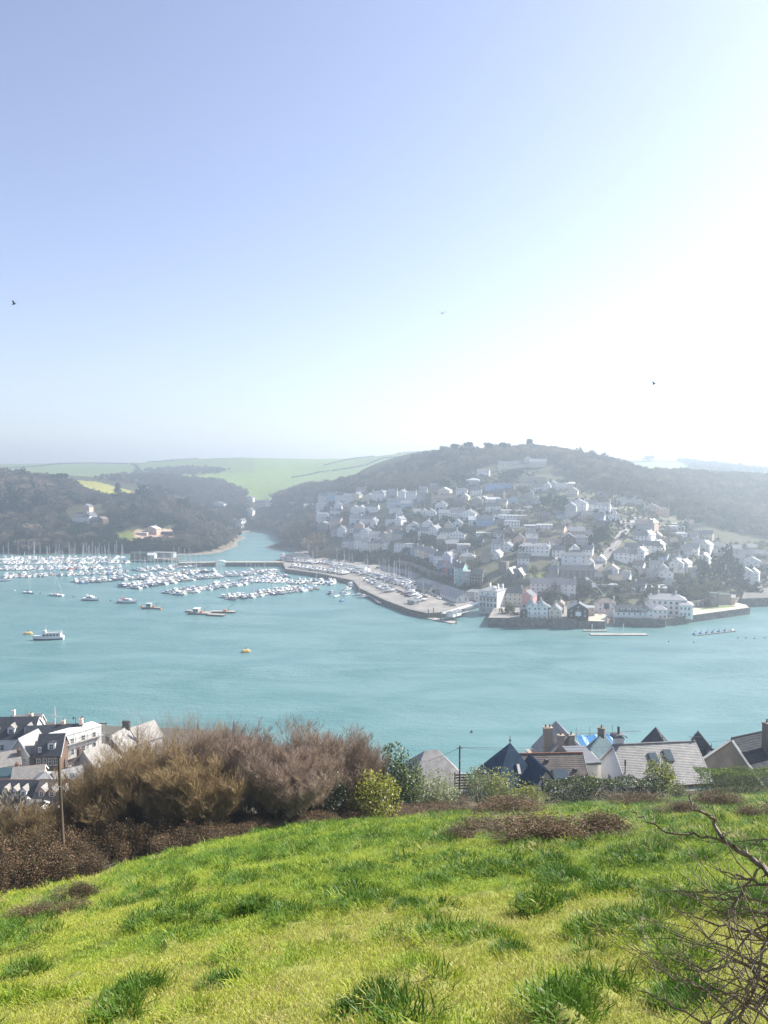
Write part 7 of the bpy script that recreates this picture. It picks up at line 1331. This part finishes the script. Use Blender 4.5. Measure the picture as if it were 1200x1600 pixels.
leafy(940, 80, 1262, 1222, 190, 40, 'long dark hedge in front of the white houses', [DG, MG, DG, DG, DG, SG], .10, 15000, 'hedge', 'hedge', box=2.4); leafy(1031, 83, 1245, 1178, 52, 41, 'small round leafy tree standing before the long slate roof', [MG, DG, YG], .12, 3000, 'tree', 'small_tree'); leafy(1150, 78, 1244, 1206, 130, 42, 'clipped bright green hedge at the right edge', [HG, HG, HG, MG], .085, 10500, 'hedge', 'hedge', box=2.2); leafy(1062, 80, 1246, 1222, 36, 43, 'scrubby low bush between the dark and clipped hedges', [MG, SG], .1, 900); leafy(922, 90, 1226, 1208, 34, 44, 'olive bush between the white walls', [MG, YG], .1, 700)
# brambles
def bramble_parts(seed, w=1.0, n=1500, canes=120):
    rg = np.random.default_rng(seed); bl = [(0, 0, .25, .5, .42, .62)] + [(rg.normal() * .22, rg.normal() * .18, .4 + rg.normal() * .15, .24, .22, .28) for _ in range(6)]; P = clumped(n, rg, bl); P = P[P[:, 2] > -.05]; k = len(P); ix = rg.permutation(k); out = []
    for sl_, m_ in ((ix[:k // 2], RDL), (ix[k // 2:], BRL)): V, F = quads(P[sl_], .0095 * (.6 + .8 * rg.random(len(sl_))), .014 * (.6 + .9 * rg.random(len(sl_))), rg, .1); out.append(mesh_np('foliage', V, F, m_))
    A, B, ra, rb_ = [], [], [], []
    for c in range(canes):
        a = rg.random() * 6.28; r0 = rg.random() ** .5 * .35; p = np.array([math.cos(a) * r0, math.sin(a) * r0, -.05]); d = np.array([math.cos(a + rg.normal()) * .8, math.sin(a + rg.normal()) * .8, 1.0 + rg.random()]); d /= np.linalg.norm(d)
        for i in range(6): q = p + d * .12; A.append(p); B.append(q); ra.append(.0022); rb_.append(.0018); p = q; d = d + np.array([rg.normal() * .12, rg.normal() * .12, -.26]); d /= np.linalg.norm(d)
    V, F = segs_mesh(A, B, ra, rb_); out.append(mesh_np('canes', V, F, STEM)); return out
BRM = [bramble_parts(80 + k, n=9000, canes=200) for k in range(4)]
def joined(ms):
    V, F, mi, off, mats = [], [], [], 0, []
    for i, m_ in enumerate(ms):
        v = np.empty(len(m_.vertices) * 3, np.float32); m_.vertices.foreach_get('co', v); f = np.empty(len(m_.loops), np.int32); m_.loops.foreach_get('vertex_index', f); V.append(v.reshape(-1, 3)); F.append(f.reshape(-1, 4) + off); mi.append(np.full(len(f) // 4, i)); off += len(v) // 3; mats.append(m_.materials[0])
    return mesh_np('bramble', np.concatenate(V), np.concatenate(F), mats, mi=np.concatenate(mi))
def bramble(px, Y, base, top, wpx, k, label, dm=.7):
    g = ground(px, Y); s = Y / FPX; h = max(.3, at(px, top, Y).z - g.z); t = thing('bramble_bush', label, 'bush', (g.x, g.y, g.z), 0, 'bramble mounds in the field'); t.scale = (wpx * s, wpx * s * dm, h * 1.15)
    for nm, m_ in zip(('foliage', 'foliage', 'canes'), BRM[k % 4]): link(nm, m_, t)
def near_px(px, py): return hit_near(px, py)
for px, pb, pt, wpx, k, lab in ((850, 1322, 1274, 170, 0, 'largest dark bramble mound in the middle of the field'), (925, 1314, 1272, 130, 1, 'right end of the largest bramble mound, lower and browner'), (775, 1310, 1274, 120, 2, 'brown bramble mound left of the largest one'), (1125, 1266, 1236, 90, 3, 'dry bramble mound under the clipped hedge'), (1000, 1262, 1240, 110, 0, 'low brown bramble strip under the small round tree'), (1060, 1276, 1256, 80, 1, 'sprawling low bramble patch below the dry mound'),
                                (1185, 1282, 1256, 70, 2, 'bramble mound cut by the right edge of the field'), (715, 1316, 1296, 60, 3, 'small dry bramble tuft left of the brown mound'), (110, 1412, 1382, 80, 1, 'low dead bramble patch under the foot of the wooden pole'), (70, 1440, 1412, 110, 2, 'straggling dead bramble patch at the left edge of the field'), (800, 1276, 1246, 120, 3, 'brown bramble bank below the feathery shrubs')):
    q = near_px(px, pb); bramble(px, q.y + .5, pb, pt, wpx, k, lab)
# brown undergrowth band: one mass
BRJ = [joined(b) for b in BRM]; rgb = np.random.default_rng(77); pts = []
hts = []
for x0, x1, n, back in ((-100, 440, 190, 7), (400, 620, 60, 4), (560, 790, 50, 3)):
    for _ in range(n):
        px = rgb.uniform(x0, x1); u = (px - 600) / FPX; Y = float(np.interp(u, EU, EY)) + rgb.uniform(-2.0, back); x = u * Y * .985; f = (Y - float(np.interp(u, EU, EY))) / back + .25
        pts.append((x, Y, float(near_z(x, Y)[0]) - .15)); hts.append(float(np.interp(px, [-100, 100, 250, 330, 420, 520, 640, 790], [3.2, 3.3, 2.8, 2.0, 1.5, 1.7, 1.2, 1.0])) * 1.35 * rgb.uniform(.55, 1.0) * (.6 + .4 * max(0, min(1, f * 2))))
pts = np.array(pts); n = len(pts); sw = 1.7 + 1.2 * rgb.random(n)
o = scatter('undergrowth', pts, np.c_[np.zeros(n), np.zeros(n), rgb.random(n) * 6.28], np.c_[sw, sw, np.array(hts)], rgb.integers(0, 4, n), BRJ); o['label'] = 'brown bramble undergrowth banked below the bare thicket'
# scrub on the steep slope between field and houses, seen in gaps
pts = []
for _ in range(420):
    px = rgb.uniform(-80, 1260); u = (px - 600) / FPX; Y = float(np.interp(u, EU, EY)) + rgb.uniform(2, 30) * (1 if px > 560 else 1.6); x = u * Y * .97
    if 540 < px: continue
    pts.append((x, Y, float(near_z(x, Y)[0]) - .2))
pts = np.array(pts); n = len(pts); sw = 2.2 + 1.8 * rgb.random(n)
o = scatter('undergrowth', pts, np.c_[np.zeros(n), np.zeros(n), rgb.random(n) * 6.28], np.c_[sw, sw, .7 + .9 * rgb.random(n)], rgb.integers(0, 4, n), BRJ); o['label'] = 'scrub covering the steep slope behind the field edge'
# town garden scrub on the lower slope
pts = []
for _ in range(260):
    x = rgb.uniform(-75, -12); y = rgb.uniform(95, 215)
    if x < -62 and y > 150: continue
    pts.append((x, y, float(near_z(x, y)[0]) - .3))
pts = np.array(pts); n = len(pts); s_ = .3 + .45 * rgb.random(n)
o = scatter('shrubbery', pts, np.c_[np.zeros(n), np.zeros(n), rgb.random(n) * 6.28], np.c_[s_, s_, s_], rgb.integers(0, 8, n), CR['bare'] + CR['sage']); o['label'] = 'garden trees and scrub on the slope down to the town'
# ---------------------------------------------------------------- poles and wires
POLE = M('weathered_pole', (.15, .115, .08), (.09, .07, .05), 1.2, rough=.85, stretch=(6, 6, .4))
def pole(px, Y, top, label, r=.13, mat=POLE, lean=0.0, base=None):
    g = ground(px, Y); zt = at(px, top, Y).z; t = thing('utility_pole', label, 'pole', g, 0); hh = zt - g.z; mb = MB(); mb.tube((lean, 0, -.6), (0, 0, hh), r, r * .78, 10); mb.build('post', mat, t); mb = MB(); mb.box(-.03, .03, -r - .08, -r + .02, hh * .62, hh * .62 + .12); mb.tube((-.1, -r, hh * .78), (.1, -r, hh * .78), .03, .03, 5); mb.build('bracket', ALU, t); return t, g, hh
t, g, hh = pole(93, 43, 1183, 'bare weathered wooden pole standing in the brambles at the left', .10, lean=.25); mb = MB(); mb.tube((-.12, 0, hh), (.12, 0, hh + .05), .06, .06, 6); mb.build('cap', DKGREY, t)
t, g2, hh2 = pole(718, 76, 1165, 'dark slim utility pole beside the half hidden grey house', .10, DKGREY)
mb = MB(); mb.tube((-.3, 0, hh2 - .25), (.3, 0, hh2 - .25), .04, .04, 5); mb.build('crossarm', DKGREY, t)
def wire(p, q, sag, label):
    mb = MB(); n = 10; pr = None
    for k in range(n + 1):
        f = k / n; x = p.lerp(q, f); x.z -= sag * 4 * f * (1 - f)
        if pr is not None: mb.tube(pr, x, .016, .016, 4, cap=False)
        pr = x
    o = mb.build('overhead_wire', BLACKP); tag(o, label, 'wire', 'wires from the dark utility pole')
tp = Vector((g2.x, g2.y, g2.z + hh2 - .2))
wire(tp, at(930, 1170, 108), .35, 'long thin wire from the dark pole to the roofs on the right'); wire(tp, at(1290, 1140, 112), .9, 'thin wire running past the white house to the right edge'); wire(tp, at(655, 1192, 98), .2, 'short wire sloping left from the dark pole')
# fence of the garden beside the dark pole
t = thing('garden_fence', 'grey slatted garden gate between the pole and silvery shrub', 'fence', (at(728, 1210, 82).x, 82, float(near_z(at(728, 1210, 82).x, 82)[0])), .1)
zf = at(728, 1208, 82).z - t.location.z
for k in range(6):
    mb = MB(); mb.box(-1.2, 1.2, -.03, .03, zf - .25 - k * .3, zf - .08 - k * .3); mb.build('slat', WOODD, t)
for x in (-1.2, 1.2): mb = MB(); mb.box(x - .06, x + .06, .032, .15, -.5, zf + .1); mb.build('post', WOODD, t)
# ---------------------------------------------------------------- birds
for px, py, Y, rz, sp, lab in ((22, 475, 90, .4, .9, 'dark gull with wings raised at the left of the sky'), (691, 490, 120, 1.4, .7, 'tiny dark bird gliding in the middle of the sky'), (1022, 600, 100, -.5, 1.0, 'dark bird banking above the ridge at the right')):
    p = at(px, py, Y); t = thing('bird', lab, 'bird', p, rz, 'birds in the sky'); t.rotation_euler = (0, -.5 if px != 691 else .05, rz); mb = MB(); prof = [(-.26, .02), (-.12, .06), (.05, .075), (.17, .055), (.25, .02)]; n = 6
    pts = [(x, math.cos(6.283 * k / n) * r, math.sin(6.283 * k / n) * r) for x, r in prof for k in range(n)]; mb.poly(pts, [(i * n + k, i * n + (k + 1) % n, (i + 1) * n + (k + 1) % n, (i + 1) * n + k) for i in range(4) for k in range(n)] + [tuple(range(n))[::-1], tuple(range(4 * n, 5 * n))])
    mb.face([(-.24, 0, .01), (-.38, .07, .01), (-.38, -.07, .01)]); 
    for sg in (-1, 1):
        a, b, c = (.10, sg * .05, .03), (.13, sg * sp * .45, .22), (-.08, sg * sp * .85, .30); mb.slab(a, b, (-.04, sg * sp * .42, .20), (-.10, sg * .05, .02), .02); mb.slab(b, c, (-.10, sg * sp * .80, .29), (-.04, sg * sp * .42, .20), .015)
    o = mb.build('body_and_wings', M('bird_plumage', (.05, .05, .055), (.10, .10, .105), 8), t)
# ---------------------------------------------------------------- grass
m = bpy.data.materials.new('grass_blades'); m.use_nodes = True; n_ = m.node_tree.nodes; L = m.node_tree.links; n_.clear()
o = n_.new('ShaderNodeOutputMaterial'); d = n_.new('ShaderNodeBsdfDiffuse'); t_ = n_.new('ShaderNodeBsdfTranslucent'); mx = n_.new('ShaderNodeMixShader'); mx.inputs[0].default_value = .42
a = n_.new('ShaderNodeAttribute'); a.attribute_type = 'INSTANCER'; a.attribute_name = 'tint'; rp = n_.new('ShaderNodeValToRGB'); e = rp.color_ramp.elements
e[0].position = 0; e[0].color = (.035, .10, .012, 1); e[1].position = 1; e[1].color = (.46, .38, .17, 1)
for p_, c_ in ((.25, (.12, .22, .022)), (.5, (.34, .42, .04)), (.75, (.38, .40, .06))): q = e.new(p_); q.color = (*c_, 1)
L.new(a.outputs['Fac'], rp.inputs[0]); L.new(rp.outputs[0], d.inputs[0]); L.new(rp.outputs[0], t_.inputs[0]); L.new(d.outputs[0], mx.inputs[1]); L.new(t_.outputs[0], mx.inputs[2]); g_ = n_.new('ShaderNodeBsdfGlossy'); g_.inputs['Roughness'].default_value = .4; m2 = n_.new('ShaderNodeMixShader'); m2.inputs[0].default_value = .012; L.new(mx.outputs[0], m2.inputs[1]); L.new(g_.outputs[0], m2.inputs[2]); L.new(m2.outputs[0], o.inputs[0])
def clump(seed, n, h, spread, lean, wd=.007):
    rg = np.random.default_rng(seed); V, F = [], []
    for i in range(n):
        a = rg.random() * 6.28; r = spread * rg.random() ** .6; b = np.array([math.cos(a) * r, math.sin(a) * r, -.02]); dr = a + rg.normal() * .7; hh = h * (.55 + .6 * rg.random()); ln = lean * (.4 + rg.random()); w_ = wd * (.7 + .6 * rg.random()); sd = np.array([-math.sin(dr), math.cos(dr), 0]) * w_; k = len(V)
        for f, ww in ((0, 1), (.55, .8), (1, .12)): c = b + np.array([math.cos(dr) * ln * hh * f * f, math.sin(dr) * ln * hh * f * f, hh * (f - .25 * ln * f * f)]); V += [c - sd * ww, c + sd * ww]
        F += [(k, k + 1, k + 3, k + 2), (k + 2, k + 3, k + 5, k + 4)]
    return mesh_np('grass_clump', np.array(V), np.array(F), m)
CL = [clump(1, 46, .032, .17, 1.0, .0032), clump(2, 46, .040, .16, .9, .0032), clump(3, 50, .026, .20, 1.2, .003), clump(4, 70, .058, .12, 1.0, .0032), clump(5, 70, .07, .14, 1.1, .0032), clump(6, 7, .20, .10, .5, .0022)]
rg = np.random.default_rng(5); PX_, PY_ = [], []
Yb = np.geomspace(3.4, 76, 60)
for y0, y1 in zip(Yb[:-1], Yb[1:]):
    ym = (y0 + y1) / 2; area = (y1 - y0) * (1.24 * ym + 3); dens = min(170, max(24, 170 * (7 / ym) ** 1.0)); k = int(area * dens); y = rg.uniform(y0, y1, k); x = rg.uniform(-1, 1, k) * (.62 * ym + 1.5); PX_.append(x); PY_.append(y)
x = np.concatenate(PX_); y = np.concatenate(PY_); k = field_edge(x, y) > -4; x, y = x[k], y[k]; z = near_z(x, y); n = len(x)
tn, gr = grass_tint(x, y); tuft = mound(x, y); big = np.clip(tuft / .10, 0, 1); tint = np.clip((tn - .28) / .30, 0, 1) * .42 + .36 + rg.normal(size=n) * .10; tint = tint * (1 - .80 * big * (rg.random(n) < .85)); tint = tint * (1 - gr * .6) + .2 * gr; tint = np.clip(tint, 0, 1)  # tufts tinted darker: lush growth, plus hummock shadow put into the colour
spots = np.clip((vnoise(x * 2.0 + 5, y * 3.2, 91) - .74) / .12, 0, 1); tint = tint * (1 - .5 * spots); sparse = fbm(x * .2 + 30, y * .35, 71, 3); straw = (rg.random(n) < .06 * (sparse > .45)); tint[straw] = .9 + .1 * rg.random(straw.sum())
left = np.clip((-x / np.maximum(y, 3) - .28) / .15, 0, 1) * np.clip((y - 18) / 16, 0, 1); tint = np.clip(tint + left * .45 * (rg.random(n) < .7), 0, 1)
far = np.clip((y - 8) / 30, 0, 1.2); sc = (.7 + .5 * rg.random(n)) * (1 + .7 * far) * (1 + .55 * big) * (1 + .25 * spots)
idx = rg.integers(0, 3, n); idx = np.where((big > .35) & (rg.random(n) < .7), rg.integers(3, 5, n), idx); idx = np.where(straw & (rg.random(n) < .5), 5, idx)
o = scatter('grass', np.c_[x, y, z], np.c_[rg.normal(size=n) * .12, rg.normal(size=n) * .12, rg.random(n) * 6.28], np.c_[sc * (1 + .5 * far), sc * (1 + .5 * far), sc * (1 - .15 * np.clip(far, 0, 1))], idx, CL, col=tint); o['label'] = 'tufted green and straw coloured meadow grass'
print('grass', n)
# big dark tussocks that stand out
def tussock(px, py, w_, h_, seed, label, tn_=.12, blades=520):
    q = hit_near(px, py); rgt = np.random.default_rng(seed); N = 60; P = rgt.normal(size=(N, 2)) * w_ * .22; z_ = near_z(q.x + P[:, 0], q.y + P[:, 1]); s_ = (h_ / .09) * .75 * np.exp(-(P ** 2).sum(1) / (w_ * .33) ** 2) * (.7 + .5 * rgt.random(N)) + .3
    o = scatter('grass_tussock', np.c_[q.x + P[:, 0], q.y + P[:, 1], z_], np.c_[rgt.normal(size=N) * .2, rgt.normal(size=N) * .2, rgt.random(N) * 6.28], np.c_[s_, s_, s_], rgt.integers(3, 5, N), CL, col=np.clip(tn_ + rgt.normal(size=N) * .06, 0, 1)); o['label'] = label
for a_ in ((575, 1585, .6, .16, 1, 'large dark green tussock at the bottom of the field'), (345, 1540, .5, .14, 2, 'dark green tussock left of the large one'), (1030, 1470, .5, .17, 3, 'dark tussock near the thorny twigs'), (1080, 1570, .6, .16, 4, 'long grass tussock under the thorny twigs'), (800, 1490, .4, .13, 5, 'dark tussock right of centre in the field'), (190, 1560, .4, .12, 6, 'small tussock at the lower left'), (640, 1420, .5, .15, 7, 'dark tussock in the middle of the field'), (1040, 1330, .6, .18, 8, 'dark tussock right of the bramble mound'), (880, 1410, .6, .16, 9, 'tussock pair below the bramble mound'), (400, 1420, .5, .15, 10, 'tussock in the left middle of the field')): tussock(*a_)
# ---------------------------------------------------------------- thorny branches at the right
THORN = M('hawthorn_bark', (.22, .175, .135), (.11, .085, .065), 25, rough=.75, bump=.3, bscale=80)
t = thing('hawthorn_branches', 'tangle of bare thorny hawthorn twigs reaching in from the right edge', 'shrub', (2.6, 3.4, 87.0)); org = Vector(t.location)
SA = []
rt = random.Random(4)
def tw(p, d, L_, r, lv, A):
    n = max(3, int(L_ / .06)); sl = L_ / n
    for i in range(n):
        d = Vector((d.x + rt.uniform(-.22, .22), d.y + rt.uniform(-.22, .22), d.z + rt.uniform(-.22, .22))).normalized(); q = p + d * sl; r2 = r * (1 - .55 / n); A.append((p, q, r, r2))
        if rt.random() < .55: a = Vector((rt.uniform(-1, 1), rt.uniform(-1, 1), rt.uniform(-1, 1))).normalized(); A.append((q, q + (a + d * .3).normalized() * rt.uniform(.012, .035), r2 * .55, .0006))
        if lv < 2 and rt.random() < (.34 if lv == 0 else .26): a = Vector((rt.uniform(-1, 1), rt.uniform(-.7, .7), rt.uniform(-.9, 1))).normalized(); tw(q, (d * .8 + a * .8).normalized(), L_ * rt.uniform(.3, .6), r2 * .6, lv + 1, A)
        p, r = q, r2
def guided(pts, Y, r0, r1, kids=True):
    """main branch through the given picture points, Y metres away"""
    A = []; P = [at(px, py, yy) for (px, py), yy in zip(pts, Y)]; sm = []
    for a, b in zip(P[:-1], P[1:]):
        for k in range(4): f = k / 4; sm.append(a.lerp(b, f) + Vector((rt.uniform(-1, 1), rt.uniform(-1, 1), rt.uniform(-1, 1))) * .007)
    sm.append(P[-1]); n = len(sm) - 1
    for i in range(n):
        ra, rb_ = r0 + (r1 - r0) * i / n, r0 + (r1 - r0) * (i + 1) / n; A.append((sm[i], sm[i + 1], ra, rb_)); d = (sm[i + 1] - sm[i]).normalized()
        for _ in range(2):
            if rt.random() < .6: a = Vector((rt.uniform(-1, 1), rt.uniform(-1, 1), rt.uniform(-.6, 1))).normalized(); A.append((sm[i + 1], sm[i + 1] + (a + d * .4).normalized() * rt.uniform(.015, .045), rb_ * .5, .0006))
        if kids and rt.random() < .45: a = Vector((rt.uniform(-1, .6), rt.uniform(-.6, .6), rt.uniform(-.8, .8))).normalized(); tw(sm[i + 1], (d + a).normalized(), rt.uniform(.1, .35), rb_ * .6, 1, A)
    V, F = segs_mesh([np.array(s[0] - org) for s in A], [np.array(s[1] - org) for s in A], [s[2] for s in A], [s[3] for s in A]); link('branch', mesh_np('branch', V, F, THORN), t)
guided([(1290, 1400), (1200, 1362), (1165, 1335), (1127, 1312), (1118, 1285), (1108, 1272), (1082, 1262), (1078, 1242)], [2.5, 2.6, 2.7, 2.75, 2.8, 2.8, 2.8, 2.85], .013, .0035, False)
guided([(1165, 1336), (1128, 1315), (1085, 1304), (1040, 1300), (1012, 1282), (985, 1268)], [2.7, 2.75, 2.8, 2.8, 2.85, 2.9], .007, .002, False)
guided([(1260, 1420), (1205, 1385), (1170, 1372), (1140, 1366), (1120, 1358)], [2.4, 2.4, 2.45, 2.5, 2.5], .007, .002)
guided([(1185, 1358), (1160, 1395), (1140, 1425), (1138, 1460), (1136, 1500)], [2.5, 2.5, 2.5, 2.5, 2.5], .005, .002)
MAINS = [([(1290, 1500), (1200, 1470), (1150, 1450), (1100, 1435), (1058, 1420)], 2.3), ([(1290, 1560), (1200, 1510), (1150, 1490), (1110, 1470), (1080, 1440)], 2.2), ([(1280, 1640), (1180, 1580), (1120, 1545), (1080, 1510), (1062, 1465)], 2.1), ([(1280, 1680), (1180, 1610), (1100, 1545), (1050, 1525), (1015, 1510)], 2.2), ([(1260, 1700), (1170, 1640), (1110, 1600), (1040, 1565), (985, 1540)], 2.1), ([(1280, 1420), (1210, 1412), (1160, 1405), (1100, 1402), (1065, 1400)], 2.6), ([(1280, 1530), (1200, 1535), (1150, 1500), (1110, 1520), (1070, 1500)], 2.0), ([(1260, 1600), (1200, 1560), (1165, 1570), (1130, 1620), (1090, 1600)], 2.0), ([(1290, 1460), (1220, 1440), (1190, 1425), (1160, 1420), (1130, 1440)], 2.4), ([(1290, 1350), (1220, 1330), (1195, 1310), (1180, 1318)], 2.7)]
for pts, Y in MAINS: guided(pts, [Y + .06 * k for k in range(len(pts))], .007, .0018)
for k in range(6):
    x0, y0 = rt.uniform(1210, 1300), rt.uniform(1400, 1680); x1, y1 = rt.uniform(1095, 1170), rt.uniform(1410, 1620); guided([(x0, y0), ((x0 * 2 + x1) / 3, (y0 * 2 + y1) / 3 + rt.uniform(-25, 25)), ((x0 + x1 * 2) / 3, (y0 + y1 * 2) / 3 + rt.uniform(-25, 25)), (x1, y1)], [1.9 + .35 * rt.random()] * 4, .006, .0017)
for _o in SC.objects:
    if 'label' in _o and len(_o['label'].split()) > 16: _o['label'] = ' '.join(_o['label'].split()[:16])
